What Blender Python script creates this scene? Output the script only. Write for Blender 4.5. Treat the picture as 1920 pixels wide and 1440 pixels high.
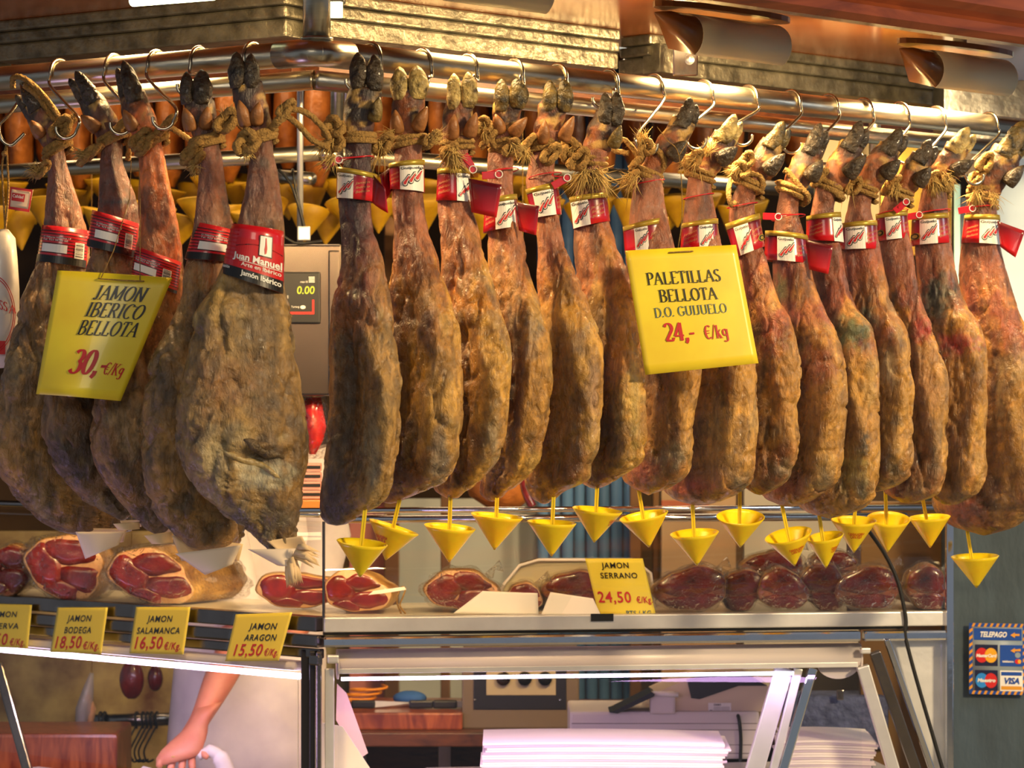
import bpy, bmesh, math, random
import numpy as np
from mathutils import Vector, Matrix, Euler

random.seed(7)
rng = np.random.default_rng(7)
SC = bpy.context.scene
COL = SC.collection
for o in list(bpy.data.objects):
    bpy.data.objects.remove(o)

# ------------------------------------------------------------------ camera
F = 5425.0          # focal length in pixels of the 1920x1440 photograph
HOR = 760.0         # row of the horizon
EYE = 1.55
cd = bpy.data.cameras.new('camera')
cam = bpy.data.objects.new('camera', cd)
COL.objects.link(cam)
cam.location = (0, 0, EYE)
cam.rotation_euler = (math.pi / 2, 0, 0)
cd.sensor_fit = 'HORIZONTAL'
cd.sensor_width = 36.0
cd.lens = F / 1920 * 36.0
cd.shift_y = (HOR - 720) / 1920
cd.clip_start = 0.1
cd.clip_end = 100
cd.dof.use_dof = True
cd.dof.focus_distance = 5.9
cd.dof.aperture_fstop = 8.0
SC.camera = cam

# ------------------------------------------------------------------ world
w = bpy.data.worlds.new('market_hall_daylight')
SC.world = w
w.use_nodes = True
nt = w.node_tree
bg = nt.nodes['Background']
bg.inputs[0].default_value = (0.80, 0.88, 1.0, 1)
bg.inputs[1].default_value = 0.24

# ------------------------------------------------------------------ exposure
vs = SC.view_settings
SC.display_settings.display_device = 'sRGB'
vs.view_transform = 'Standard'
vs.look = 'None'
vs.gamma = 1
vs.exposure = 0.0
vs.use_curve_mapping = False


def P(px, py, D):
    return Vector(((px - 960) / F * D, D, EYE - (py - HOR) / F * D))


def area_light(name, loc, target, sx, sy, power, col, spread=180):
    ld = bpy.data.lights.new(name, 'AREA')
    ld.shape = 'RECTANGLE'
    ld.size = sx
    ld.size_y = sy
    ld.energy = power
    ld.color = col
    ld.spread = math.radians(spread)
    o = bpy.data.objects.new(name, ld)
    COL.objects.link(o)
    o.location = loc
    d = Vector(target) - Vector(loc)
    o.rotation_euler = d.to_track_quat('-Z', 'Y').to_euler()
    return o


WARM = (1.0, 0.67, 0.30)
# daylight that fills the market hall behind the photographer
area_light('hall_lamps', (4.3, 2.6, 3.5), (0.3, 6.1, 1.6), .7, .5, 360, (1.0, 0.74, 0.40))
area_light('hall_daylight', (-1.2, -1.5, 3.6), (-.2, 6.2, 1.4), 2.4, 1.6, 82, (1.0, 0.86, 0.66))
# lilac light of the neighbouring counters, from below
area_light('counter_glow', (-1.5, 5.4, .62), (-.85, 5.75, 1.35), .8, .1, 3.6, (.72, .5, 1.0))
# daylight at the open right-hand side of the stall
area_light('side_daylight', (2.5, 6.6, 2.6), (1.75, 8.25, 1.9), .8, .8, 16, (.88, .95, 1.0))

# ------------------------------------------------------------------ helpers
ORIG = {}


def tag(o, label=None, cat=None, group=None, kind=None):
    if label: o['label'] = label
    if cat: o['category'] = cat
    if group: o['group'] = group
    if kind: o['kind'] = kind
    return o


def empty(name, loc, label=None, cat=None, group=None, kind=None):
    o = bpy.data.objects.new(name, None)
    COL.objects.link(o)
    o.empty_display_size = 0.05
    o.location = loc
    ORIG[o] = Vector(loc)
    return tag(o, label, cat, group, kind)


class MB:
    """collects geometry in world coordinates"""

    def __init__(s):
        s.v = []; s.f = []; s.m = []; s.sm = []; s.cur = 0; s.smooth = True

    def add(s, vs_, fs, mi=None, smooth=None):
        n = len(s.v)
        s.v.extend([tuple(v) for v in vs_])
        mi = s.cur if mi is None else mi
        sm = s.smooth if smooth is None else smooth
        for f in fs:
            s.f.append(tuple(i + n for i in f)); s.m.append(mi); s.sm.append(sm)
        return s

    # oriented box: centre, three half vectors
    def obox(s, c, a, b, d, mi=None):
        c, a, b, d = map(Vector, (c, a, b, d))
        vs_ = [c + sx * a + sy * b + sz * d for sz in (-1, 1) for sy in (-1, 1) for sx in (-1, 1)]
        fs = [(0, 1, 3, 2), (4, 6, 7, 5), (0, 4, 5, 1), (2, 3, 7, 6), (0, 2, 6, 4), (1, 5, 7, 3)]
        if a.cross(b).dot(d) < 0: fs = [f[::-1] for f in fs]
        fs = [f[::-1] for f in fs]
        fs = [f[::-1] for f in fs]
        return s.add(vs_, fs, mi, False)

    # bevelled box (chamfered edges) oriented
    def bbox(s, c, a, b, d, bev=0.003, mi=None):
        bm = bmesh.new()
        c, a, b, d = map(Vector, (c, a, b, d))
        la, lb, ld_ = a.length, b.length, d.length
        bmesh.ops.create_cube(bm, size=2)
        for v in bm.verts:
            v.co = Vector((v.co.x * la, v.co.y * lb, v.co.z * ld_))
        bmesh.ops.bevel(bm, geom=list(bm.edges), offset=min(bev, la * .9, lb * .9, ld_ * .9), segments=2, affect='EDGES', profile=0.6)
        ua, ub, ud = a.normalized(), b.normalized(), d.normalized()
        flip = ua.cross(ub).dot(ud) < 0
        vs_ = [c + ua * v.co.x + ub * v.co.y + ud * v.co.z for v in bm.verts]
        for i, v in enumerate(bm.verts): v.index = i
        fs = [tuple(v.index for v in f.verts) for f in bm.faces]
        if flip: fs = [f[::-1] for f in fs]
        bm.free()
        return s.add(vs_, fs, mi, False)

    def box(s, x0, x1, y0, y1, z0, z1, mi=None, bev=0):
        c = ((x0 + x1) / 2, (y0 + y1) / 2, (z0 + z1) / 2)
        a, b, d = ((x1 - x0) / 2, 0, 0), (0, (y1 - y0) / 2, 0), (0, 0, (z1 - z0) / 2)
        return s.bbox(c, a, b, d, bev, mi) if bev else s.obox(c, a, b, d, mi)

    # bar of rectangular section from A to B
    def bar(s, A, B, w, h, up=(0, 0, 1), bev=0.0, mi=None):
        A, B = Vector(A), Vector(B)
        d = (B - A) / 2
        u = Vector(up)
        sd = d.cross(u).normalized()
        u2 = sd.cross(d).normalized()
        if bev: return s.bbox((A + B) / 2, d, sd * w / 2, u2 * h / 2, bev, mi)
        return s.obox((A + B) / 2, d, sd * w / 2, u2 * h / 2, mi)

    def tube(s, pts, r, n=12, caps=True, lobes=0, twist=0, lobe_amp=.25, mi=None, flat=1.0):
        pts = [Vector(p) for p in pts]
        m = len(pts)
        rs = r if hasattr(r, '__len__') else [r] * m
        T = []
        for i in range(m):
            t = pts[min(i + 1, m - 1)] - pts[max(i - 1, 0)]
            T.append(t.normalized() if t.length > 1e-9 else Vector((0, 0, 1)))
        ref = Vector((0, 0, 1)) if abs(T[0].z) < .9 else Vector((1, 0, 0))
        u = T[0].cross(ref).normalized()
        vs_ = []
        L = 0
        for i in range(m):
            if i: L += (pts[i] - pts[i - 1]).length
            u = (u - T[i] * u.dot(T[i])).normalized()
            v = T[i].cross(u)
            for k in range(n):
                a = 2 * math.pi * k / n
                rr = rs[i]
                if lobes: rr = rs[i] * (1 - lobe_amp + lobe_amp * abs(math.cos(lobes / 2 * (a + twist * L))) * 1.6)
                vs_.append(pts[i] + u * math.cos(a) * rr + v * math.sin(a) * rr * flat)
        fs = []
        for i in range(m - 1):
            for k in range(n):
                k2 = (k + 1) % n
                fs.append((i * n + k, i * n + k2, (i + 1) * n + k2, (i + 1) * n + k))
        if caps:
            fs.append(tuple(range(n))[::-1]); fs.append(tuple((m - 1) * n + k for k in range(n)))
        return s.add(vs_, fs, mi)

    # rings of equal length -> skin
    def loft(s, rings, closed=True, caps=True, mi=None, smooth=None):
        n = len(rings[0]); m = len(rings)
        vs_ = [p for r_ in rings for p in r_]
        fs = []
        for i in range(m - 1):
            for k in range(n if closed else n - 1):
                k2 = (k + 1) % n
                fs.append((i * n + k, i * n + k2, (i + 1) * n + k2, (i + 1) * n + k))
        if caps and closed:
            fs.append(tuple(range(n))[::-1]); fs.append(tuple((m - 1) * n + k for k in range(n)))
        return s.add(vs_, fs, mi, smooth)

    # extruded polygon: 3d points of the outline, extrusion vector
    def prism(s, pts, ext, mi=None, smooth=False):
        n = len(pts); e = Vector(ext)
        pts = [Vector(p) for p in pts]
        vs_ = pts + [p + e for p in pts]
        fs = [tuple(range(n)), tuple(range(2 * n - 1, n - 1, -1))]
        for k in range(n):
            k2 = (k + 1) % n
            fs.append((k2, k, k + n, k2 + n))
        return s.add(vs_, fs, mi, smooth)

    def grid(s, fn, nu, nv, mi=None, smooth=True):
        vs_ = [fn(i / nu, j / nv) for j in range(nv + 1) for i in range(nu + 1)]
        fs = [(j * (nu + 1) + i, (j + 1) * (nu + 1) + i, (j + 1) * (nu + 1) + i + 1, j * (nu + 1) + i + 1)
              for j in range(nv) for i in range(nu)]
        return s.add(vs_, fs, mi, smooth)

    def sphere(s, c, rx, ry=None, rz=None, n=16, m=10, mi=None):
        ry = rx if ry is None else ry; rz = rx if rz is None else rz
        c = Vector(c)
        rings = []
        for j in range(1, m):
            t = math.pi * j / m
            rings.append([c + Vector((rx * math.sin(t) * math.cos(2 * math.pi * k / n), ry * math.sin(t) * math.sin(2 * math.pi * k / n), rz * math.cos(t))) for k in range(n)])
        return s.loft(rings, mi=mi)

    def build(s, name, mats, parent=None, label=None, cat=None, group=None, kind=None, fix=True, solid=0):
        me = bpy.data.meshes.new(name)
        V = np.array(s.v, dtype=float).reshape(-1, 3)
        if parent is not None:
            org = ORIG[parent]
        else:
            mn, mx = V.min(0), V.max(0)
            org = Vector(((mn[0] + mx[0]) / 2, (mn[1] + mx[1]) / 2, mn[2]))
        me.from_pydata((V - np.array(org)).tolist(), [], s.f)
        if not isinstance(mats, (list, tuple)): mats = [mats]
        for m_ in mats: me.materials.append(m_)
        me.polygons.foreach_set('material_index', s.m)
        me.polygons.foreach_set('use_smooth', s.sm)
        me.update()
        if fix:
            bm = bmesh.new(); bm.from_mesh(me)
            bmesh.ops.recalc_face_normals(bm, faces=bm.faces)
            bm.to_mesh(me); bm.free()
        o = bpy.data.objects.new(name, me)
        COL.objects.link(o)
        if parent is not None:
            o.parent = parent
        else:
            o.location = org
        ORIG[o] = Vector(org)
        if solid:
            md = o.modifiers.new('thickness', 'SOLIDIFY'); md.thickness = solid; md.offset = 0
        return tag(o, label, cat, group, kind)


def copy_tree(o, loc=None, label=None):
    c = o.copy(); COL.objects.link(c)
    if loc is not None: c.location = loc
    if label: c['label'] = label
    for ch in list(o.children):
        d = ch.copy(); COL.objects.link(d); d.parent = c
        for g in list(ch.children):
            e = g.copy(); COL.objects.link(e); e.parent = d
    return c


# value noise, vectorised
_tab = rng.random(4096)


def vnoise(Pn):
    Pn = np.asarray(Pn, float)
    i = np.floor(Pn).astype(np.int64); f = Pn - i
    f = f * f * (3 - 2 * f)
    out = 0
    for dx in (0, 1):
        for dy in (0, 1):
            for dz in (0, 1):
                h = (i[:, 0] + dx) * 73856093 ^ (i[:, 1] + dy) * 19349663 ^ (i[:, 2] + dz) * 83492791
                val = _tab[np.abs(h) % 4096]
                w_ = (f[:, 0] if dx else 1 - f[:, 0]) * (f[:, 1] if dy else 1 - f[:, 1]) * (f[:, 2] if dz else 1 - f[:, 2])
                out = out + val * w_
    return out


def fbm(Pn, oct=3):
    Pn = np.asarray(Pn, float)
    s = 0; a = 1; t = 0
    for k in range(oct):
        s = s + a * vnoise(Pn * (2 ** k) + 17.3 * k); t += a; a *= .5
    return s / t


# ------------------------------------------------------------------ materials
def srgb(h):
    if isinstance(h, str):
        h = h.lstrip('#'); c = [int(h[i:i + 2], 16) / 255 for i in (0, 2, 4)]
    else:
        c = list(h)
    return tuple((x / 12.92 if x <= .04045 else ((x + .055) / 1.055) ** 2.4) for x in c)


def newmat(name):
    m = bpy.data.materials.new(name); m.use_nodes = True
    return m, m.node_tree, m.node_tree.nodes['Principled BSDF']


def mat(name, col, rough=.5, metal=0, spec=.5, coat=0, trans=0, alpha=1, noise=0, nscale=20, bump=0, bscale=60, col2=None, stretch=None, emit=None, estr=0, sss=0, ndetail=4, ncon=1.0, ior=None):
    m, t, b = newmat(name)
    c = srgb(col) + (1,)
    b.inputs['Base Color'].default_value = c
    b.inputs['Roughness'].default_value = rough
    b.inputs['Metallic'].default_value = metal
    b.inputs['Specular IOR Level'].default_value = spec
    b.inputs['Coat Weight'].default_value = coat
    b.inputs['Transmission Weight'].default_value = trans
    b.inputs['Alpha'].default_value = alpha
    if ior: b.inputs['IOR'].default_value = ior
    if sss:
        b.inputs['Subsurface Weight'].default_value = sss
        b.inputs['Subsurface Scale'].default_value = .01
    if emit:
        b.inputs['Emission Color'].default_value = srgb(emit) + (1,)
        b.inputs['Emission Strength'].default_value = estr
    if noise or bump:
        tc = t.nodes.new('ShaderNodeTexCoord')
        mp = t.nodes.new('ShaderNodeMapping')
        t.links.new(tc.outputs['Object'], mp.inputs[0])
        if stretch: mp.inputs['Scale'].default_value = stretch
    if noise:
        n = t.nodes.new('ShaderNodeTexNoise'); n.inputs['Scale'].default_value = nscale; n.inputs['Detail'].default_value = ndetail
        t.links.new(mp.outputs[0], n.inputs['Vector'])
        r = t.nodes.new('ShaderNodeValToRGB')
        k = .5 - .22 / ncon
        r.color_ramp.elements[0].position = k; r.color_ramp.elements[1].position = 1 - k
        c2 = srgb(col2) + (1,) if col2 else tuple(x * (1 - noise) for x in c[:3]) + (1,)
        r.color_ramp.elements[0].color = c2; r.color_ramp.elements[1].color = c
        t.links.new(n.outputs['Fac'], r.inputs[0]); t.links.new(r.outputs[0], b.inputs['Base Color'])
    if bump:
        n2 = t.nodes.new('ShaderNodeTexNoise'); n2.inputs['Scale'].default_value = bscale; n2.inputs['Detail'].default_value = 5
        t.links.new(mp.outputs[0], n2.inputs['Vector'])
        bn = t.nodes.new('ShaderNodeBump'); bn.inputs['Strength'].default_value = bump; bn.inputs['Distance'].default_value = .01
        t.links.new(n2.outputs['Fac'], bn.inputs['Height']); t.links.new(bn.outputs[0], b.inputs['Normal'])
    return m


def glassmat(name, tint=(1, 1, 1), rough=.02, refl=.08, wrinkle=0, milky=0.0, bscale=25):
    """thin clear sheet: sees through, mirrors at the fresnel rate"""
    m = bpy.data.materials.new(name); m.use_nodes = True
    t = m.node_tree; t.nodes.clear()
    out = t.nodes.new('ShaderNodeOutputMaterial')
    tr = t.nodes.new('ShaderNodeBsdfTransparent'); tr.inputs[0].default_value = tuple(tint) + (1,)
    gl = t.nodes.new('ShaderNodeBsdfGlossy'); gl.inputs['Roughness'].default_value = rough
    # mirror share after Schlick, the same from both sides of the sheet
    ge = t.nodes.new('ShaderNodeNewGeometry'); dt = t.nodes.new('ShaderNodeVectorMath'); dt.operation = 'DOT_PRODUCT'
    t.links.new(ge.outputs['Incoming'], dt.inputs[0]); t.links.new(ge.outputs['Normal'], dt.inputs[1])
    ab = t.nodes.new('ShaderNodeMath'); ab.operation = 'ABSOLUTE'; t.links.new(dt.outputs['Value'], ab.inputs[0])
    om = t.nodes.new('ShaderNodeMath'); om.operation = 'SUBTRACT'; om.inputs[0].default_value = 1; t.links.new(ab.outputs[0], om.inputs[1])
    pw = t.nodes.new('ShaderNodeMath'); pw.operation = 'POWER'; pw.inputs[1].default_value = 5; t.links.new(om.outputs[0], pw.inputs[0])
    fr = t.nodes.new('ShaderNodeMath'); fr.operation = 'MULTIPLY'; fr.inputs[1].default_value = .9; t.links.new(pw.outputs[0], fr.inputs[0])
    ad = t.nodes.new('ShaderNodeMath'); ad.operation = 'ADD'; ad.inputs[1].default_value = refl
    mx = t.nodes.new('ShaderNodeMixShader')
    t.links.new(fr.outputs[0], ad.inputs[0]); t.links.new(ad.outputs[0], mx.inputs[0])
    t.links.new(tr.outputs[0], mx.inputs[1]); t.links.new(gl.outputs[0], mx.inputs[2])
    last = mx
    if milky:
        df = t.nodes.new('ShaderNodeBsdfDiffuse'); df.inputs[0].default_value = (.9, .9, .92, 1)
        m2 = t.nodes.new('ShaderNodeMixShader'); m2.inputs[0].default_value = milky
        t.links.new(mx.outputs[0], m2.inputs[1]); t.links.new(df.outputs[0], m2.inputs[2]); last = m2
    if wrinkle:
        tc = t.nodes.new('ShaderNodeTexCoord')
        n = t.nodes.new('ShaderNodeTexNoise'); n.inputs['Scale'].default_value = bscale; n.inputs['Detail'].default_value = 2; n.inputs['Distortion'].default_value = 1.5
        t.links.new(tc.outputs['Object'], n.inputs['Vector'])
        bn = t.nodes.new('ShaderNodeBump'); bn.inputs['Strength'].default_value = wrinkle; bn.inputs['Distance'].default_value = .03
        t.links.new(n.outputs['Fac'], bn.inputs['Height'])
        t.links.new(bn.outputs[0], gl.inputs['Normal']); t.links.new(bn.outputs[0], dt.inputs[1])
    t.links.new(last.outputs[0], out.inputs[0])
    return m


def emitmat(name, col, strength):
    m, t, b = newmat(name)
    b.inputs['Base Color'].default_value = srgb(col) + (1,)
    b.inputs['Emission Color'].default_value = srgb(col) + (1,)
    b.inputs['Emission Strength'].default_value = strength
    return m


def vcolmat(name, rough=.33, coat=.65, bump=.85, bscale=42, fine=.5, spec=.5, nscale=55, sparkle=True):
    """colour comes from a per-vertex attribute, broken up by fine procedural mottling"""
    m, t, b = newmat(name)
    at = t.nodes.new('ShaderNodeAttribute'); at.attribute_name = 'Col'
    tc = t.nodes.new('ShaderNodeTexCoord')
    mp = t.nodes.new('ShaderNodeMapping'); mp.inputs['Scale'].default_value = (1, 1, .55)
    t.links.new(tc.outputs['Object'], mp.inputs[0])
    n = t.nodes.new('ShaderNodeTexNoise'); n.inputs['Scale'].default_value = nscale; n.inputs['Detail'].default_value = 8; n.inputs['Roughness'].default_value = .68; n.inputs['Distortion'].default_value = .6
    t.links.new(mp.outputs[0], n.inputs['Vector'])
    r = t.nodes.new('ShaderNodeMapRange'); r.inputs['From Min'].default_value = .32; r.inputs['From Max'].default_value = .68
    r.inputs['To Min'].default_value = 1 - fine; r.inputs['To Max'].default_value = 1 + fine * .85
    t.links.new(n.outputs['Fac'], r.inputs[0])
    vm = t.nodes.new('ShaderNodeVectorMath'); vm.operation = 'SCALE'
    t.links.new(at.outputs['Color'], vm.inputs[0]); t.links.new(r.outputs[0], vm.inputs['Scale'])
    t.links.new(vm.outputs[0], b.inputs['Base Color'])
    n3 = t.nodes.new('ShaderNodeTexNoise'); n3.inputs['Scale'].default_value = 16; n3.inputs['Detail'].default_value = 4
    t.links.new(tc.outputs['Object'], n3.inputs['Vector'])
    rr = t.nodes.new('ShaderNodeMapRange'); rr.inputs['From Min'].default_value = .35; rr.inputs['From Max'].default_value = .65
    rr.inputs['To Min'].default_value = rough - .14; rr.inputs['To Max'].default_value = rough + .2
    t.links.new(n3.outputs['Fac'], rr.inputs[0]); t.links.new(rr.outputs[0], b.inputs['Roughness'])
    b.inputs['Coat Weight'].default_value = coat; b.inputs['Coat Roughness'].default_value = .16
    b.inputs['Specular IOR Level'].default_value = spec
    n2 = t.nodes.new('ShaderNodeTexNoise'); n2.inputs['Scale'].default_value = bscale; n2.inputs['Detail'].default_value = 9; n2.inputs['Roughness'].default_value = .62; n2.inputs['Distortion'].default_value = .9
    mp2 = t.nodes.new('ShaderNodeMapping'); mp2.inputs['Scale'].default_value = (1.2, 1.2, .6); mp2.inputs['Rotation'].default_value = (0, .3, 0)
    t.links.new(tc.outputs['Object'], mp2.inputs[0]); t.links.new(mp2.outputs[0], n2.inputs['Vector'])
    bn = t.nodes.new('ShaderNodeBump'); bn.inputs['Strength'].default_value = bump; bn.inputs['Distance'].default_value = .012
    t.links.new(n2.outputs['Fac'], bn.inputs['Height'])
    n4 = t.nodes.new('ShaderNodeTexNoise'); n4.inputs['Scale'].default_value = 210; n4.inputs['Detail'].default_value = 4; n4.inputs['Roughness'].default_value = .6
    t.links.new(mp2.outputs[0], n4.inputs['Vector'])
    bn2 = t.nodes.new('ShaderNodeBump'); bn2.inputs['Strength'].default_value = .55; bn2.inputs['Distance'].default_value = .0035
    t.links.new(n4.outputs['Fac'], bn2.inputs['Height']); t.links.new(bn.outputs[0], bn2.inputs['Normal'])
    t.links.new(bn2.outputs[0], b.inputs['Normal'])
    t.links.new(bn2.outputs[0], b.inputs['Coat Normal'])
    return m


def woodmat(name, c1, c2, scale=6, stretch=(1, 1, 1), rough=.3, coat=.3, dist=2.5):
    m, t, b = newmat(name)
    tc = t.nodes.new('ShaderNodeTexCoord'); mp = t.nodes.new('ShaderNodeMapping'); mp.inputs['Scale'].default_value = stretch
    t.links.new(tc.outputs['Object'], mp.inputs[0])
    n = t.nodes.new('ShaderNodeTexNoise'); n.inputs['Scale'].default_value = scale; n.inputs['Detail'].default_value = 8; n.inputs['Distortion'].default_value = dist
    t.links.new(mp.outputs[0], n.inputs['Vector'])
    r = t.nodes.new('ShaderNodeValToRGB'); r.color_ramp.elements[0].position = .3; r.color_ramp.elements[1].position = .7
    r.color_ramp.elements[0].color = srgb(c2) + (1,); r.color_ramp.elements[1].color = srgb(c1) + (1,)
    t.links.new(n.outputs['Fac'], r.inputs[0]); t.links.new(r.outputs[0], b.inputs['Base Color'])
    b.inputs['Roughness'].default_value = rough; b.inputs['Coat Weight'].default_value = coat; b.inputs['Coat Roughness'].default_value = .15
    return m


M = {}
M['rail'] = mat('polished_steel_rail', '#d2cbb8', rough=.3, metal=1, noise=.35, nscale=9, stretch=(1, 1, 6), bump=.05, bscale=30)
M['steel'] = mat('brushed_steel', '#e2e2e4', rough=.42, metal=.8, noise=.15, nscale=14, bump=.04, bscale=50)
M['chrome'] = mat('chrome', '#dcdce0', rough=.08, metal=1, bump=.03, bscale=14)
M['alu'] = mat('weathered_aluminium', '#7d7868', rough=.36, metal=.7, noise=.75, nscale=22, bump=.5, bscale=45, ndetail=8)
M['hook'] = mat('steel_hook', '#b5ac98', rough=.22, metal=1)
M['body'] = vcolmat('cured_ham_skin')
M['foot'] = vcolmat('dried_trotter_skin', rough=.4, coat=.3, bump=.45, bscale=60, fine=.3)
M['hoof_dark'] = mat('dark_hoof_horn', '#5a4c3a', rough=.42, noise=1, nscale=46, col2='#100d0b', bump=1.0, bscale=90, coat=.15, ncon=1.0, ndetail=8)
M['hoof_pale'] = mat('waxy_pale_hoof', '#e2c67a', rough=.42, noise=1, nscale=45, col2='#4a3a22', bump=.9, bscale=80, ncon=1.3)
M['hoof_mix'] = mat('patchy_hoof_horn', '#86703e', rough=.4, noise=1, nscale=42, col2='#1c1a17', bump=.8, bscale=75, ncon=1.5)
M['claw'] = mat('dewclaw_horn', '#a8703f', rough=.45, noise=.5, nscale=50, bump=.4)
M['rope'] = mat('sisal_rope', '#b98f4c', rough=.85, noise=.5, nscale=180, bump=.8, bscale=250)
M['fibre'] = mat('frayed_sisal', '#d9b468', rough=.8, noise=.4, nscale=60)
M['red'] = mat('label_red', '#c41220', rough=.3, coat=.4)
M['red_stripe'] = mat('stripe_red', '#c8202a', rough=.32, coat=.4)
M['dred'] = mat('label_dark_red', '#5e0d1c', rough=.3, coat=.4)
M['black'] = mat('ink_black', '#15120f', rough=.4)
M['white'] = mat('print_white', '#efece2', rough=.45)
M['gold'] = mat('label_gold', '#b59a3c', rough=.34, metal=.35)
M['goldprint'] = mat('print_gold', '#c08a5a', rough=.5)
M['paperback'] = mat('label_back', '#d8d0c0', rough=.6)
M['yellow'] = mat('price_sheet_yellow', '#efdc30', rough=.35, coat=.15, noise=.12, nscale=9, col2='#e4c22a', bump=.04, bscale=12)
M['pyellow'] = mat('price_card_yellow', '#ead242', rough=.45)
M['redink'] = mat('ink_red', '#c01418', rough=.5)
M['blueink'] = mat('ink_blue_grey', '#24506c', rough=.4)
M['funnel'] = mat('yellow_plastic', '#f2d418', rough=.34, sss=.2, coat=.1, noise=.12, nscale=30, col2='#e8c210')
M['funnel_back'] = mat('darker_yellow_plastic', '#c8a010', rough=.5, noise=.3, nscale=20, col2='#a87c0c')  # darker, browner yellow than the front funnels
M['sleeve'] = glassmat('card_sleeve', refl=.06)
M['glass'] = glassmat('cabinet_glass', tint=(.97, .985, .975), refl=.05)
M['film'] = glassmat('plastic_wrap', tint=(.97, .96, .94), rough=.1, refl=.045, wrinkle=1.0, bscale=50)
M['wood_fascia'] = woodmat('varnished_red_wood', '#7c3c1a', '#55240e', 3, (1, 1, 5), .26, .5)
M['wood_under'] = woodmat('varnished_soffit', '#a8602a', '#7c3c14', 2.2, (1, 1, 1), .16, .7, dist=1)
M['wood_dark'] = woodmat('dark_brown_wood', '#6a3a1c', '#3a1c0c', 5, (1, 1, 4), .4, .1)
M['wood_block'] = woodmat('butcher_block', '#a5562c', '#6a2614', 7, (3, 3, .6), .35, .3)
M['putty'] = mat('grey_beige_enamel', '#d6cfb4', rough=.42, spec=.4)
M['brown_cap'] = mat('brown_lamp_end', '#7a4a22', rough=.3, coat=.3)
M['blackplastic'] = mat('black_plastic', '#17171a', rough=.35)
M['rubber'] = mat('black_rubber', '#0b0b0c', rough=.5)
M['whiteplastic'] = mat('white_plastic', '#ded9d6', rough=.4)
M['greyplastic'] = mat('light_grey_plastic', '#c9c0bf', rough=.45)
M['tube_on'] = emitmat('violet_white_tube', '#f0dcff', 9)
M['warm_on'] = emitmat('warm_lamp', '#ffe9a0', 14)
M['green_on'] = emitmat('fluorescent_tube', '#f2ffd0', 7)
M['digit'] = emitmat('display_digits', '#9aa82a', .8)
M['redled'] = emitmat('display_red_line', '#e02018', .8)
M['paper'] = mat('butcher_paper', '#f0e8df', rough=.7)
M['wpaper'] = mat('waxed_drip_paper', '#f0d8bc', rough=.6)
M['cream'] = mat('cream_paper', '#ecc997', rough=.65, noise=.12, nscale=12)
M['meat'] = mat('cut_ham_meat', '#8a1d18', rough=.3, noise=1, nscale=24, col2='#4c0d0e', coat=.5, bump=.3, bscale=40)
M['meat_dark'] = mat('dark_cut_ham', '#741218', rough=.26, noise=1, nscale=18, col2='#300609', coat=.6, bump=.3, bscale=30)
M['fat'] = mat('ham_fat', '#e0b88e', rough=.4, noise=.35, nscale=20, col2='#c98a5c', coat=.3, bump=.2)
M['fat_dark'] = mat('stained_fat', '#9a5a38', rough=.4, noise=.6, nscale=26, col2='#5a1c18', coat=.4)
M['rind'] = mat('yellow_ham_rind', '#c59a4e', rough=.45, noise=.6, nscale=14, col2='#6e4218', coat=.3, bump=.5, bscale=30)
M['oldham'] = mat('golden_ham_skin', '#b8702e', rough=.45, noise=.8, nscale=14, col2='#5e3014', coat=.2, bump=.9, bscale=22, ndetail=8)
M['skin'] = mat('hand_skin', '#c98464', rough=.5, noise=.2, nscale=18, col2='#b86a50', sss=.15, bump=.1, bscale=60)
M['apron'] = mat('white_cotton', '#dcd2cc', rough=.8, noise=.2, nscale=7, col2='#b9aeae', bump=.2, bscale=9)
M['hair'] = mat('dark_hair', '#2a1c12', rough=.6)
M['navy'] = mat('dark_trousers', '#20242c', rough=.8)

# ------------------------------------------------------------------ lettering
_tcache = {}


def sans(text, bold=0.0, shear=0.0, space=1.0):
    """flat triangles of a line of plain lettering; origin at baseline left, cap height ~1"""
    key = (text, bold, shear, space)
    if key in _tcache: return _tcache[key]
    cu = bpy.data.curves.new('t', 'FONT')
    cu.body = text; cu.size = 1.38; cu.offset = bold; cu.shear = shear; cu.space_character = space
    cu.resolution_u = 3
    o = bpy.data.objects.new('t', cu); COL.objects.link(o)
    dg = bpy.context.evaluated_depsgraph_get()
    me = o.evaluated_get(dg).to_mesh()
    V = [(v.co.x, v.co.y) for v in me.vertices]
    Fc = [tuple(p.vertices) for p in me.polygons]
    o.evaluated_get(dg).to_mesh_clear()
    bpy.data.objects.remove(o); bpy.data.curves.remove(cu)
    wd = max([v[0] for v in V] or [1])
    _tcache[key] = (V, Fc, wd)
    return _tcache[key]


def arc(cx, cy, rx, ry, a0, a1, n=12):
    return [(cx + rx * math.cos(math.radians(a0 + (a1 - a0) * k / n)), cy + ry * math.sin(math.radians(a0 + (a1 - a0) * k / n))) for k in range(n + 1)]


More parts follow.
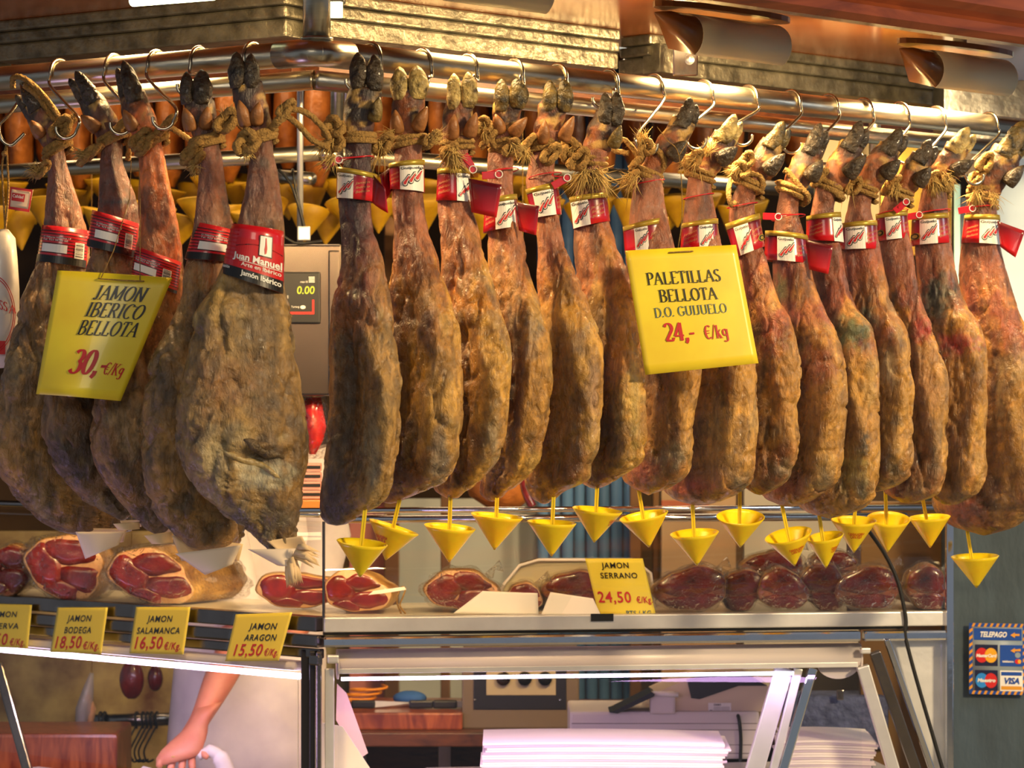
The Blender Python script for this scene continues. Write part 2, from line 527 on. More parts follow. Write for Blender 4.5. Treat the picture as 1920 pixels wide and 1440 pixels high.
# (advance, pen strokes, serifs as (x, y)) of a roman alphabet drawn with a broad pen
G = {
    'A': (.80, [[(.06, 0), (.38, 1)], [(.38, 1), (.70, 0)], [(.18, .36), (.58, .36)]], [(.06, 0), (.70, 0)]),
    'B': (.72, [[(.16, 0), (.16, 1)], [(.16, 1), (.34, 1)] + arc(.34, .77, .22, .23, 90, -90), [(.16, .53), (.36, .53)] + arc(.36, .265, .26, .265, 90, -90) + [(.16, 0)]], [(.14, 0), (.14, 1)]),
    'C': (.76, [arc(.42, .5, .32, .5, 50, 310, 20)], [(.64, .86)]),
    'D': (.80, [[(.16, 0), (.16, 1)], [(.16, 1), (.34, 1)] + arc(.34, .5, .36, .5, 90, -90, 16) + [(.16, 0)]], [(.14, 0), (.14, 1)]),
    'E': (.68, [[(.16, 0), (.16, 1)], [(.16, 1), (.58, 1), (.58, .86)], [(.16, .52), (.46, .52)], [(.16, 0), (.60, 0), (.62, .16)]], [(.14, 0), (.14, 1)]),
    'G': (.82, [arc(.43, .5, .33, .5, 50, 320, 20), [(.68, .42), (.68, .12)]], [(.68, .42), (.64, .86)]),
    'I': (.38, [[(.19, 0), (.19, 1)]], [(.19, 0), (.19, 1)]),
    'J': (.48, [[(.30, 1), (.30, .2)] + arc(.17, .2, .13, .2, 0, -150, 8)], [(.30, 1)]),
    'L': (.66, [[(.16, 0), (.16, 1)], [(.16, 0), (.58, 0), (.60, .2)]], [(.16, 0), (.16, 1)]),
    'M': (.98, [[(.14, 0), (.14, 1)], [(.14, 1), (.48, .1)], [(.48, .1), (.82, 1)], [(.82, 1), (.82, 0)]], [(.14, 0), (.82, 0), (.12, 1), (.84, 1)]),
    'N': (.82, [[(.14, 0), (.14, 1)], [(.14, 1), (.66, 0)], [(.66, 0), (.66, 1)]], [(.14, 0), (.12, 1), (.66, 1)]),
    'O': (.82, [arc(.41, .5, .32, .5, 0, 360, 24)], []),
    'P': (.66, [[(.16, 0), (.16, 1)], [(.16, 1), (.34, 1)] + arc(.34, .74, .24, .26, 90, -90) + [(.16, .48)]], [(.16, 0), (.14, 1)]),
    'R': (.76, [[(.16, 0), (.16, 1)], [(.16, 1), (.34, 1)] + arc(.34, .75, .22, .25, 90, -90) + [(.16, .5)], [(.34, .5), (.66, 0)]], [(.16, 0), (.14, 1), (.68, 0)]),
    'S': (.60, [arc(.30, .75, .20, .25, 30, 200, 12) + [(.22, .58), (.42, .44)] + arc(.30, .25, .20, .25, 20, -160, 12)], []),
    'T': (.70, [[(.35, 0), (.35, 1)], [(.06, .84), (.06, 1), (.64, 1), (.64, .84)]], [(.35, 0)]),
    'U': (.80, [[(.16, 1), (.16, .28)] + arc(.41, .28, .25, .28, 180, 360, 12) + [(.66, 1)]], [(.16, 1), (.66, 1)]),
    '.': (.28, [[(.12, .0), (.12, .12)]], []),
    ',': (.28, [[(.14, .14), (.14, 0), (.06, -.16)]], []),
    '-': (.36, [[(.04, .38), (.32, .38)], [(.04, .33), (.32, .33)]], []),
    '/': (.36, [[(.02, -.05), (.34, 1.05)]], []),
    '0': (.62, [arc(.31, .5, .22, .5, 0, 360, 24)], []),
    '2': (.60, [arc(.30, .72, .21, .28, 160, -20, 12) + [(.10, .04)], [(.08, .03), (.52, .03), (.54, .2)], [(.08, .07), (.5, .07)]], []),
    '3': (.60, [arc(.28, .75, .20, .25, 150, -80, 12), arc(.28, .27, .24, .27, 80, -155, 14)], []),
    '4': (.62, [[(.42, 0), (.42, 1)], [(.42, 1), (.06, .3), (.58, .3)], [(.06, .26), (.58, .26)]], []),
    'k': (.62, [[(.16, 0), (.16, 1)], [(.48, .66), (.18, .32)], [(.26, .4), (.52, 0)]], [(.16, 0), (.52, 0)]),
    'K': (.78, [[(.16, 0), (.16, 1)], [(.62, 1), (.18, .42)], [(.3, .56), (.66, 0)]], [(.16, 0), (.16, 1), (.62, 1), (.66, 0)]),
    'g': (.60, [arc(.27, .42, .18, .24, 0, 360, 18), [(.46, .66), (.46, -.1)] + arc(.28, -.12, .18, .16, 0, -150, 10)], []),
    '€': (.70, [arc(.42, .5, .28, .5, 50, 310, 18), [(.02, .6), (.54, .6)], [(.02, .42), (.52, .42)]], []),
    ' ': (.34, [], []),
}


def serif(text, wt=.14, shear=.0, xs=1.0):
    key = ('S', text, wt, shear, xs)
    if key in _tcache: return _tcache[key]
    V = []; Fc = []; X = 0
    for ch in text:
        adv, strokes, sf = G[ch]
        segs = []
        for st in strokes:
            pts = [Vector((p[0], p[1])) for p in st]
            n = len(pts); closed = (pts[0] - pts[-1]).length < 1e-6 and n > 3
            L = []; R = []
            for i in range(n):
                a = pts[i - 1] if i else (pts[-2] if closed else pts[0])
                b = pts[i + 1] if i < n - 1 else (pts[1] if closed else pts[-1])
                d = (b - a)
                d = d.normalized() if d.length > 1e-9 else Vector((0, 1))
                if d.y < 0: ang = math.atan2(-d.y, -d.x)
                else: ang = math.atan2(d.y, d.x)
                k = abs(math.sin(ang)) ** 1.5
                if 0.3 < ang < math.pi / 2 - .12 and len(st) == 2: k *= .35
                wdt = wt * (.30 + .70 * k) / 2
                nn = Vector((-d.y, d.x)) * wdt
                L.append(pts[i] + nn); R.append(pts[i] - nn)
            b0 = len(V)
            for a_, c_ in zip(L, R):
                V.append((X + a_.x * xs, a_.y)); V.append((X + c_.x * xs, c_.y))
            for i in range(n - 1): Fc.append((b0 + 2 * i, b0 + 2 * i + 1, b0 + 2 * i + 3, b0 + 2 * i + 2))
        for (sx, sy) in sf:
            h = .024; ww = .13 + wt * .3
            b0 = len(V)
            for q in ((-ww, -h), (ww, -h), (ww, h), (-ww, h)):
                V.append((X + (sx + q[0]) * xs, min(max(sy + q[1], -.0), 1.0) if sy in (0, 1) else sy + q[1]))
            Fc.append((b0, b0 + 1, b0 + 2, b0 + 3))
        X += adv * xs
    V = [(x + y * shear, y) for x, y in V]
    _tcache[key] = (V, Fc, X)
    return _tcache[key]


class Print:
    """flat ink on a surface: surf(u, v, lift) -> world point, u right, v down, both 0..1"""

    def __init__(s, surf, asp=1.0, lift=.0006):
        s.s = surf; s.asp = asp; s.mb = MB(); s.mats = []; s.l = lift

    def mi(s, m):
        if m not in s.mats: s.mats.append(m)
        return s.mats.index(m)

    def rect(s, u0, u1, v0, v1, m, n=None, lift=1):
        n = n or max(2, int(abs(u1 - u0) * 16) + 1)
        nv = max(1, int(abs(v1 - v0) * 6))
        s.mb.grid(lambda a, b: s.s(u0 + (u1 - u0) * a, v0 + (v1 - v0) * b, s.l * lift), n, nv, s.mi(m), False)

    def quad(s, pts, m, lift=1):
        s.mb.add([s.s(u, v, s.l * lift) for u, v in pts], [tuple(range(len(pts)))], s.mi(m), False)

    def disc(s, u, v, ru, rv, m, lift=1, n=20, a0=0, a1=360):
        s.quad([(u + ru * math.cos(math.radians(a0 + (a1 - a0) * k / n)), v + rv * math.sin(math.radians(a0 + (a1 - a0) * k / n))) for k in range(n + (0 if a1 - a0 == 360 else 1))], m, lift)

    def text(s, glyphs, u, v, h, m, width=None, skew=0.0, lift=2, center=False, slope=0.0):
        """u, v baseline left in surface units; h cap height in v units; width in u units"""
        V, Fc, wd = glyphs
        kx = (width / wd) if width else h / s.asp
        if center: u = u - wd * kx / 2
        s.mb.add([s.s(u + x * kx + y * skew * h, v - y * h + slope * (x * kx), s.l * lift) for x, y in V], Fc, s.mi(m), False)

    def done(s, name, parent, label=None):
        return s.mb.build(name, s.mats, parent, label, fix=False)


def sheet_surf(TL, TR, BR, BL, bend=0.0, sag=0.0, curl=None, wob=0.0):
    """curved sheet spanned by four world corners; bend bulges towards the viewer across its width"""
    TL, TR, BR, BL = map(Vector, (TL, TR, BR, BL))
    nrm = (TR - TL).cross(BL - TL).normalized()
    if nrm.y > 0: nrm = -nrm

    def f(u, v, lift=0):
        p = TL * (1 - u) * (1 - v) + TR * u * (1 - v) + BR * u * v + BL * (1 - u) * v
        k = bend * math.sin(math.pi * u) * (.35 + .65 * v)
        p = p + nrm * (k + lift + wob * math.sin(3 * v + 5 * u))
        p.z -= sag * math.sin(math.pi * u) * v
        return p
    return f


# ------------------------------------------------------------------ rails (world frame)
RC = P(590, 98, 5.4)
DR = Vector((1.558, 1.47, 0)).normalized()
DL = Vector((-.666, .44, 0)).normalized()
NR = Vector((DR.y, -DR.x, 0))           # towards the viewer, right run
NL = Vector((-DL.y * -1, 0, 0))
NL = Vector((DL.y, -DL.x, 0))
if NL.y > 0: NL = -NL
if NR.y > 0: NR = -NR


def on_line(px, A, d):
    """depth at which the column px meets the vertical plane through A along d"""
    k = (px - 960) / F
    t = (k * A.y - A.x) / (d.x - k * d.y)
    return A.y + t * d.y


def rail_pt(side, px, off=0.0, dz=0.0):
    d, n = (DR, NR) if side == 'R' else (DL, NL)
    A = RC + n * off
    D = on_line(px, A, d)
    return Vector(((px - 960) / F * D, D, RC.z + dz))


# ------------------------------------------------------------------ room shell
mb = MB(); mb.box(-6, 6, -3, 13, -.05, 0)
mb.build('floor', mat('market_floor_stone', '#8a8578', rough=.5, noise=.3, nscale=3), kind='structure')

M['back'] = mat('stall_back_wall', '#6b4a26', rough=.6, noise=.6, nscale=2.5, col2='#3a2612')
mb = MB(); mb.box(-6, 6, 12.0, 12.1, 0, 3.6)
mb.build('wall_back', M['back'], kind='structure')
# soffit of the canopy: one plate per run, mitred at the rail corner
ZS = 2.443
mit = (NR + NL).normalized()


def mitre(off):
    """point on the mitre line at perpendicular distance off (towards the viewer)"""
    return RC + mit * (off / mit.dot(NR))


OV = .52     # overhang in front of the rail
IN = -.68    # face of the shutter box behind the rail
mb = MB()
for d, LEN in ((DR, 3.2), (DL, 2.4)):
    a, b = mitre(OV), mitre(IN - .2)
    pts = [a, a + d * LEN, b + d * LEN, b]
    for p in pts: p.z = ZS
    mb.prism(pts, (0, 0, .03))
mb.build('ceiling', M['wood_under'], kind='structure')
# inside of the stall, higher ceiling
mb = MB(); mb.box(-5, 5, 6.9, 12.1, 2.75, 2.8)
mb.build('ceiling_inner', M['wood_dark'], kind='structure')

# varnished fascia board with moulded lower edge (right run)
t = empty('trim_1', mitre(OV + .03), kind='structure')
FZ = 2.297
for nm, prof in (('fascia_board', [(0, .06), (.05, .06), (.05, 1.0), (0, 1.0)]),
                 ('moulding', [(0, 0.0), (.03, 0.0), (.045, .012), (.05, .03), (.038, .04), (.05, .05), (.062, .062), (.06, .085), (.05, .095), (.0, .095)])):
    mb = MB()
    for d, n, LEN in ((DR, NR, 3.2), (DL, NL, 2.4)):
        r0 = []; r1 = []
        for (q, z) in prof:
            base = mitre(OV + q); base.z = FZ + z
            r0.append(base.copy()); r1.append(base + d * LEN)
        mb.loft([r0, r1], smooth=False)
    mb.build(nm, M['wood_fascia'], t)

# roller shutter box: stepped aluminium slats behind the rail
t = empty('shutter_box', mitre(IN), 'grey aluminium shutter box of three stepped slats under the wooden canopy', 'shutter')
for d, n, LEN, first in ((DR, NR, 2.15, .06), (DL, NL, 2.2, .06)):
    for k, (zk, hk) in enumerate(((-.012, .0235), (-.037, .0245), (-.0695, .039))):
        mb = MB()
        A = mitre(IN + (.034, .018, .0)[k]); A.z = ZS + zk
        c0 = A + d * first
        segs = [(c0, c0 + d * (.90 if d is DR else .86)), (c0 + d * (1.0 if d is DR else .90), c0 + d * LEN)]
        for a, b in segs:
            mb.bar(a - n * .05, b - n * .05, .1, hk, bev=.005)
        mb.build('slat', M['alu'], t)
mb = MB()
Dk = 7.0
c = P(1240, 112, 7.0); mb.bbox(c + NR * .0, DR * .035, NR * .03, (0, 0, .035), .003)
mb.build('end_bracket', M['alu'], t)
c = P(1285, 116, 6.93)
mb = MB(); mb.bbox(c, (.030, .0, 0), (0, .006, 0), (0, 0, .034), .003)
lk = mb.build('lock_plate', M['chrome'], t)
mb = MB(); mb.tube([c + Vector((.01, -.006, .004)), c + Vector((.01, -.012, .004))], .011, n=20)
mb.obox(c + Vector((.01, -.013, .004)), (.0015, 0, 0), (0, .001, 0), (0, 0, .006))
mb.build('key_cylinder', M['steel'], lk)

# lower timber beam seen beneath the shutter box
mb = MB()
for d, n, LEN in ((DR, NR, 3.2), (DL, NL, 2.2)):
    A = mitre(IN - .25); A.z = 2.335
    mb.bar(A, A + d * LEN, .1, .06)
mb.build('trim_2', M['wood_dark'], kind='structure')

# ------------------------------------------------------------------ the rails
t = empty('hanging_rail', RC, 'double polished steel ham rail with angled corner under the canopy', 'rail')
R0 = .0245
mb = MB()
cn = mitre(0); cn.z = RC.z
mb.tube([cn + DR * .0, cn + DR * 2.6], R0, n=28)
mb.build('upper_tube', M['rail'], t)
mb = MB(); mb.tube([cn, cn + DL * 1.6], R0, n=28)
mb.build('upper_tube', M['rail'], t)
mb = MB(); mb.tube([cn + DR * .085, cn + DR * .004, cn + DL * .004, cn + DL * .085], R0 * 1.07, n=28)
mb.build('corner_elbow', M['rail'], t)
lo = mitre(-.06); lo.z = RC.z - .043
for d, L in ((DR, 2.6), (DL, 1.6)):
    mb = MB(); mb.tube([lo, lo + d * L], .019, n=22)
    mb.build('lower_tube', M['rail'], t)
# hanging post of the rail
mb = MB(); c = P(594, 60, 5.42); mb.tube([Vector((c.x, c.y, RC.z + .01)), Vector((c.x, c.y, ZS + .01))], .026, n=24)
mb.tube([Vector((c.x, c.y, RC.z + .024)), Vector((c.x, c.y, RC.z + .03))], .031, n=24)
mb.build('hanger_post', M['rail'], t)
for side, px in (('R', 1640),):
    c = rail_pt(side, px, -.80)
    mb = MB(); mb.tube([Vector((c.x, c.y, RC.z - .03)), Vector((c.x, c.y, ZS))], .016, n=16)
    mb.build('hanger_post', M['rail'], t)

# second rail inside the stall
BC = P(600, 287, 7.53)
t = empty('inner_rail', BC, 'thinner steel rail inside the stall behind the hanging hams', 'rail')
for d, L in ((DR, 2.6), (DL, 2.0)):
    mb = MB(); mb.tube([BC, BC + d * L], .021, n=20)
    mb.build('tube', M['rail'], t)
for px, D in ((632, 7.56), (650, 7.7)):
    c = P(px, 280, D)
    mb = MB(); mb.tube([Vector((c.x, c.y, BC.z - .01)), Vector((c.x, c.y, 2.8))], .018 if px == 632 else .012, n=18)
    mb.build('post', M['rail'], t)
mb = MB()
c = P(640, 320, 7.5)
mb.tube([P(515, 330, 7.6), P(585, 335, 7.5)], .017, n=16)
mb.build('stub_tube', M['rail'], t)

# ------------------------------------------------------------------ canopy lamps
def canopy_lamp(px, py, D, label, L=.27, lit=True, power=24):
    """half-round steel housing that throws its light back on to the hams"""
    c = P(px, py, D)
    t = empty('canopy_lamp', c, label, 'lamp', 'half-round lamps under the canopy')
    d, n = DR, NR
    # housing: curved plate facing the viewer; section in (n, z): from top back to bottom front
    sec = []
    for k in range(11):
        a = math.radians(200 - 110 * k / 10 + 10)
        sec.append((-math.cos(a) * .075 - .02, .05 - math.sin(a - math.pi) * 0 - (.095 * k / 10)))
    prof = [(.075 * math.sin(math.pi * .5 * min(1, k / 7)) + .005 * 0, .045 - .0095 * k) for k in range(11)]
    prof = []
    for k in range(13):
        a = math.radians(90 - 150 * k / 12)
        prof.append((.048 * math.cos(a) + .012, .046 * math.sin(a)))
    mb = MB()
    r0 = [c - d * L / 2 + n * q + Vector((0, 0, z)) for q, z in prof]
    r1 = [c + d * L / 2 + n * q + Vector((0, 0, z)) for q, z in prof]
    mb.loft([r0, r1], closed=False, caps=False)
    o = mb.build('housing', M['putty'], t, solid=.003)
    for sgn, m_ in ((-1, M['brown_cap']), (1, M['putty'])):
        e = c + d * (L / 2 * sgn)
        pts = [e + n * q + Vector((0, 0, z)) for q, z in prof] + [e - n * .04 + Vector((0, 0, -.02)), e - n * .05 + Vector((0, 0, .05))]
        if sgn < 0:   # the brown end runs out into a point under the soffit
            tip = e - d * .085 + Vector((0, 0, .044))
            mb = MB(); mb.loft([pts, [p.lerp(tip, .55) + Vector((0, 0, .004)) for p in pts], [p.lerp(tip, .96) for p in pts]])
        else:
            mb = MB(); mb.prism(pts, d * (.004 * sgn))
        mb.build('end_cap', m_, t)
    # mounting plate: long pointed oval under the soffit
    mb = MB()
    pts = []
    for k in range(24):
        a = 2 * math.pi * k / 24
        pts.append(c + d * (math.cos(a) * (L / 2 + .07)) + n * (math.sin(a) * .05 - .01) + Vector((0, 0, .058)))
    mb.prism(pts, (0, 0, .012))
    mb.build('mounting_plate', M['brown_cap'], t)
    mb = MB(); mb.tube([c + Vector((0, 0, .06)), Vector((c.x, c.y, ZS))], .016, n=12)
    mb.build('stem', M['putty'], t)
    if lit:
        mb = MB(); mb.tube([c - d * L * .42 - n * .005, c + d * L * .42 - n * .005], .012, n=12)
        mb.build('lamp_tube', M['warm_on'], t)
        tgt = c - n * .5 + Vector((0, 0, -.45))
        area_light('canopy_lamp_light', c - n * .035 - Vector((0, 0, .012)), tgt, L * .9, .05, power, WARM, 170)
    return t


canopy_lamp(1362, 80, 6.05, 'grey half-round lamp under the canopy, left of the two near the key lock', power=30)
canopy_lamp(1800, 142, 6.62, 'grey half-round lamp at the right edge of the photo under the canopy', power=40)
canopy_lamp(905, -22, 5.62, 'grey half-round lamp at the top edge above the hams facing us', power=9)
# fluorescent fitting at the top left
t = empty('fluorescent_lamp', P(320, 0, 5.6), 'bright fluorescent strip light at the top left under the soffit', 'lamp')
a, b = P(240, 4, 5.75), P(410, -8, 5.6)
mb = MB(); mb.bar(a + Vector((0, 0, .02)), b + Vector((0, 0, .02)), .08, .03, bev=.004); mb.build('housing', M['blackplastic'], t)
mb = MB(); mb.tube([a + Vector((.01, 0, .002)), b + Vector((-.01, 0, .002))], .011, n=14); mb.build('lamp_tube', M['green_on'], t)
area_light('strip_light', (a + b) / 2 - Vector((0, 0, .02)), (a + b) / 2 + Vector((.1, .45, -.8)), .2, .04, 26, WARM, 170)
# lamp behind the corner post
t = empty('small_lamp', P(632, 20, 6.2), 'small glowing lamp just right of the rail corner post', 'lamp')
mb = MB(); mb.bbox(P(630, 18, 6.2), (.014, 0, 0), (0, .01, 0), (0, 0, .017), .003); mb.build('bulb', M['green_on'], t)
mb = MB(); mb.bbox(P(630, -4, 6.21), (.02, 0, 0), (0, .02, 0), (0, 0, .012), .003); mb.build('holder', M['blackplastic'], t)
# warm lamps of the stall interior
area_light('stall_lamp', (-.9, 8.3, 2.6), (-.9, 8.0, 1.2), 1.2, .3, 8, (1, .68, .36))
area_light('stall_lamp', (.9, 9.0, 2.6), (.8, 8.6, 1.2), 1.4, .3, 14, (1, .76, .48))

# ------------------------------------------------------------------ hams
C = lambda h: np.array(srgb(h))
PAL = {
    # leg, upper thigh, belly, bottom, secondary tone, dark mottle, pale bloom
    'near': ('#4a2a26', '#8a4a34', '#8a6030', '#55401f', '#b08040', '#33241a', '#b8a070'),
    'gold': ('#a8684a', '#b26c30', '#b07622', '#8a501a', '#dca23a', '#5a3212', '#c0a460'),
    'rosy': ('#945a3c', '#a25636', '#b87e30', '#a8622c', '#d89c40', '#5a3218', '#c0a068'),
    'grey': ('#84503a', '#8a6238', '#866436', '#6c4e2c', '#a87c3c', '#2e2418', '#a48c5c'),
    'orange': ('#e07c3c', '#c06e3a', '#845e36', '#6a4e30', '#a0743c', '#30241a', '#a08a60'),
    'grey2': ('#70402e', '#805634', '#785632', '#60462a', '#946c36', '#2a1e14', '#8c7648'),
    'front': ('#7c4c36', '#907040', '#8c6a38', '#705636', '#b08a48', '#3a2c1c', '#b8a474'),
}


def interp_st(st, ys):
    st = np.array(st, float)
    y, a, b = st[:, 0], st[:, 1], st[:, 2]

    def ev(q, v):
        # monotone-ish cubic (finite difference tangents)
        m = np.gradient(v, y)
        i = np.clip(np.searchsorted(y, q) - 1, 0, len(y) - 2)
        h = y[i + 1] - y[i]; s = (q - y[i]) / h
        return ((2 * s**3 - 3 * s**2 + 1) * v[i] + (s**3 - 2 * s**2 + s) * h * m[i] + (-2 * s**3 + 3 * s**2) * v[i + 1] + (s**3 - s**2) * h * m[i + 1])
    return ev(ys, a), ev(ys, b)


def add_col(o, cols):
    at = o.data.color_attributes.new('Col', 'FLOAT_COLOR', 'POINT')
    arr = np.ones((len(cols), 4)); arr[:, :3] = np.clip(cols, 0, 1)
    at.data.foreach_set('color', arr.ravel())


class Ham:
    def __init__(s, side, x0, st, e1, off, bcap, ratio, yawtop=None):
        s.side = side
        d, n = (DR, NR) if side == 'R' else (DL, NL)
        s.x0 = x0; s.st = st
        s.D0 = on_line(x0, RC + n * off, d)
        s.e1 = Vector(e1).normalized()
        s.e2 = Vector((-s.e1.y, s.e1.x, 0))
        if s.e2.y > 0: s.e2 = -s.e2        # e2 towards the viewer
        s.kd = s.e1.y / s.e1.x             # depth change per x shift, inside the plane of the ham
        s.bcap = bcap; s.ratio = ratio

    def depth(s, px, py=None):
        return s.D0 + s.kd * ((px - s.x0) / F * s.D0)

    def at(s, y):
        xl, xr = interp_st(s.st, np.array([float(y)]))
        return float(xl[0]), float(xr[0])


def make_ham(name, side, x0, st, foot, toes, hoof, claws, pal, label, e1=None, off=.062, bcap=.055, ratio=.6, spots=(), dents=(), seed=0, amp=1.0, ropes=None, group=None, nexp=2.5):
    if e1 is None: e1 = (NR.x, NR.y, 0) if side == 'R' else (-.80, -.60, 0)
    H = Ham(side, x0, st, e1, off, bcap, ratio)
    org = P(x0, st[0][0], H.D0)
    root = empty('cured_ham', org, label, 'ham', group or ('cured hams hanging on the right run of the rail' if side == 'R' else 'cured hams hanging on the left run of the rail'))
    y0, y1 = st[0][0], st[-1][0]
    NS, NA = 190, 92
    q = np.linspace(0, 1, NS)
    ys = y0 + (y1 - y0) * q
    # denser rings near the bottom
    ys = y0 + (y1 - y0) * (1 - (1 - q) ** 1.25)
    xl, xr = interp_st(st, ys)
    xc = (xl + xr) / 2; hw = np.maximum((xr - xl) / 2, 1)
    D = H.D0 + H.kd * ((xc - x0) / F * H.D0)
    X = (xc - 960) / F * D; Z = EYE - (ys - HOR) / F * D
    wm = hw / F * D
    length = (y1 - y0)
    t = (ys - y0) / length
    rt = 0.9 + (ratio - .9) * np.clip((t - .12) / .35, 0, 1)
    b = np.minimum(bcap, rt * wm)
    e1x, e2x = abs(H.e1.x), abs(H.e2.x)
    a = np.sqrt(np.maximum(wm**2 - (b * e2x)**2, (.45 * wm)**2)) / e1x
    a = np.minimum(a, np.maximum(wm * 1.7, b))
    ph = np.linspace(0, 2 * math.pi, NA, endpoint=False)
    nn = 2 + (nexp - 2) * np.clip((t - .15) / .3, 0, 1)
    cs, sn = np.cos(ph), np.sin(ph)
    V = np.zeros((NS, NA, 3))
    for i in range(NS):
        c_ = np.sign(cs) * np.abs(cs) ** (2 / nn[i]); s_ = np.sign(sn) * np.abs(sn) ** (2 / nn[i])
        # teardrop: the leading (fat) edge is fuller than the trailing one
        u1 = c_ * a[i]; u2 = s_ * b[i]
        px_ = H.e1.x * u1 + H.e2.x * u2; py_ = H.e1.y * u1 + H.e2.y * u2
        k = wm[i] / max(np.abs(px_).max(), 1e-6)
        V[i, :, 0] = X[i] + px_ * k; V[i, :, 1] = D[i] + py_ * k; V[i, :, 2] = Z[i]
    # caps
    top = np.array([X[0], D[0], Z[0] + .012]); bot = np.array([X[-1], D[-1], Z[-1] - .003])
    cen = np.stack([X, D, Z], 1)[:, None, :]
    dirv = V - cen; ln = np.linalg.norm(dirv, axis=2, keepdims=True); dirn = dirv / np.maximum(ln, 1e-6)
    Pn = V.reshape(-1, 3) * np.array([1, 1, .55])
    n1 = fbm(Pn * 9 + seed * 7.1, 2) - .5
    n2 = fbm(Pn * 34 + seed * 3.3, 3) - .5
    ridge = 1 - 2 * np.abs(fbm(V.reshape(-1, 3) * np.array([26, 26, 11]) + seed * 5.7, 2) - .5)
    env = np.repeat(np.clip((t - .10) / .35, .16, 1) * np.clip((1 - t) / .03, 0, 1), NA)
    n3 = fbm(V.reshape(-1, 3) * np.array([80, 80, 55]) + seed * 1.3, 3) - .5
    ridge2 = 1 - 2 * np.abs(fbm(V.reshape(-1, 3) * np.array([60, 60, 24]) + seed * 9.7, 3) - .5)
    disp = amp * env * (.020 * n1 + .0075 * n2 + .0026 * n3 - .007 * np.clip(ridge - .84, 0, 1) / .16 - .0035 * np.clip(ridge2 - .86, 0, 1) / .14)
    # the cut face and the rind of a ham meet in a wandering ridge
    sx_ = (V[:, :, 0] - X[:, None]) / np.maximum(wm[:, None], 1e-4)
    frontm = (V[:, :, 1] < D[:, None]).astype(float)
    wv = .22 + .22 * np.sin(t * 9 + seed)[:, None] + .25 * (np.clip((t - .45) / .5, 0, 1))[:, None]
    wv = wv if side == 'R' else wv * 0 + .55
    rdg = np.exp(-((sx_ - wv) / .20) ** 2) * .011 - np.exp(-((sx_ - wv + .55) / .34) ** 2) * .010
    tw = (np.clip((t - .40) / .10, 0, 1) * np.clip((.99 - t) / .08, 0, 1))[:, None]
    tw2 = (np.exp(-((t - .43) / .035) ** 2))[:, None] * .008 * (.6 + .8 * np.sin(sx_ * 3 + seed))
    disp = disp + ((rdg * tw * (1.0 if side == 'R' else .35) + tw2) * frontm).reshape(-1) * (b.max() / .055)
    # tendons run down the leg
    aa = np.tile(ph, NS); disp = disp + np.repeat(np.exp(-((t - .2) / .16) ** 2), NA) * .0022 * np.cos(5 * aa + seed)
    for (dx, dy, rx, ry, dep) in dents:
        front = V[:, :, 1] < (D[:, None] + .01)
        pxv = V[:, :, 0] / V[:, :, 1] * F + 960; pyv = HOR - (V[:, :, 2] - EYE) / V[:, :, 1] * F
        g = np.exp(-(((pxv - dx) / rx) ** 2 + ((pyv - dy) / ry) ** 2)) * front
        disp = disp + (g * dep).reshape(-1)
    V2 = V.reshape(-1, 3) + dirn.reshape(-1, 3) * disp[:, None]
    H.V2 = V2; H.fr = V2[:, 1] < np.repeat(D, NA)
    mb = MB()
    fs = []
    for i in range(NS - 1):
        for k in range(NA):
            k2 = (k + 1) % NA
            fs.append((i * NA + k, i * NA + k2, (i + 1) * NA + k2, (i + 1) * NA + k))
    nv = NS * NA
    vs_ = V2.tolist() + [top.tolist(), bot.tolist()]
    for k in range(NA):
        k2 = (k + 1) % NA
        fs.append((nv, k2, k)); fs.append((nv + 1, (NS - 1) * NA + k, (NS - 1) * NA + k2))
    mb.add(vs_, fs)
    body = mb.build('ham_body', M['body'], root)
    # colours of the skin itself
    leg, th, be, bo, sec, dk, bl = [C(h) for h in PAL[pal]]
    tt = np.repeat(t, NA)[:, None]
    def sm(x, e0, e1_): 
        s_ = np.clip((x - e0) / (e1_ - e0), 0, 1); return s_ * s_ * (3 - 2 * s_)
    wob = (fbm(V2 * 14 + seed, 2) - .5)[:, None] * .35
    c = leg * (1 - sm(tt + wob, .16, .36)) + th * sm(tt + wob, .16, .36)
    k = sm(tt + wob, .34, .58); c = c * (1 - k) + be * k
    k = sm(tt + wob, .82, 1.0); c = c * (1 - k) + bo * k
    f1 = fbm(V2 * np.array([22, 22, 10]) + 11 + seed, 3)[:, None]
    k = sm(f1, .46, .62) * .8 * sm(tt, .2, .4); c = c * (1 - k) + sec * k
    f2 = fbm(V2 * np.array([30, 30, 16]) + 31 + seed, 3)[:, None]
    k = sm(f2, .56, .68) * .65; c = c * (1 - k) + dk * k
    f3 = fbm(V2 * np.array([24, 24, 14]) + 57 + seed, 3)[:, None]
    k = sm(f3, .60, .72) * .45 * sm(tt, .25, .5); c = c * (1 - k) + bl * k
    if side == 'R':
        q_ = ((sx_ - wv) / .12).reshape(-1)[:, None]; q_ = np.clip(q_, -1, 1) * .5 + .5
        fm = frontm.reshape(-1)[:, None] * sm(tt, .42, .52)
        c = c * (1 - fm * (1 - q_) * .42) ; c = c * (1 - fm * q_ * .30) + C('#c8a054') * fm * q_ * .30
    # thin dark creases where the surface folds in
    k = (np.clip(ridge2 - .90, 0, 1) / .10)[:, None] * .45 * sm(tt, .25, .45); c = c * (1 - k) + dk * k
    pxv = V2[:, 0] / V2[:, 1] * F + 960; pyv = HOR - (V2[:, 2] - EYE) / V2[:, 1] * F
    front = V2[:, 1] < np.repeat(D, NA) + .012
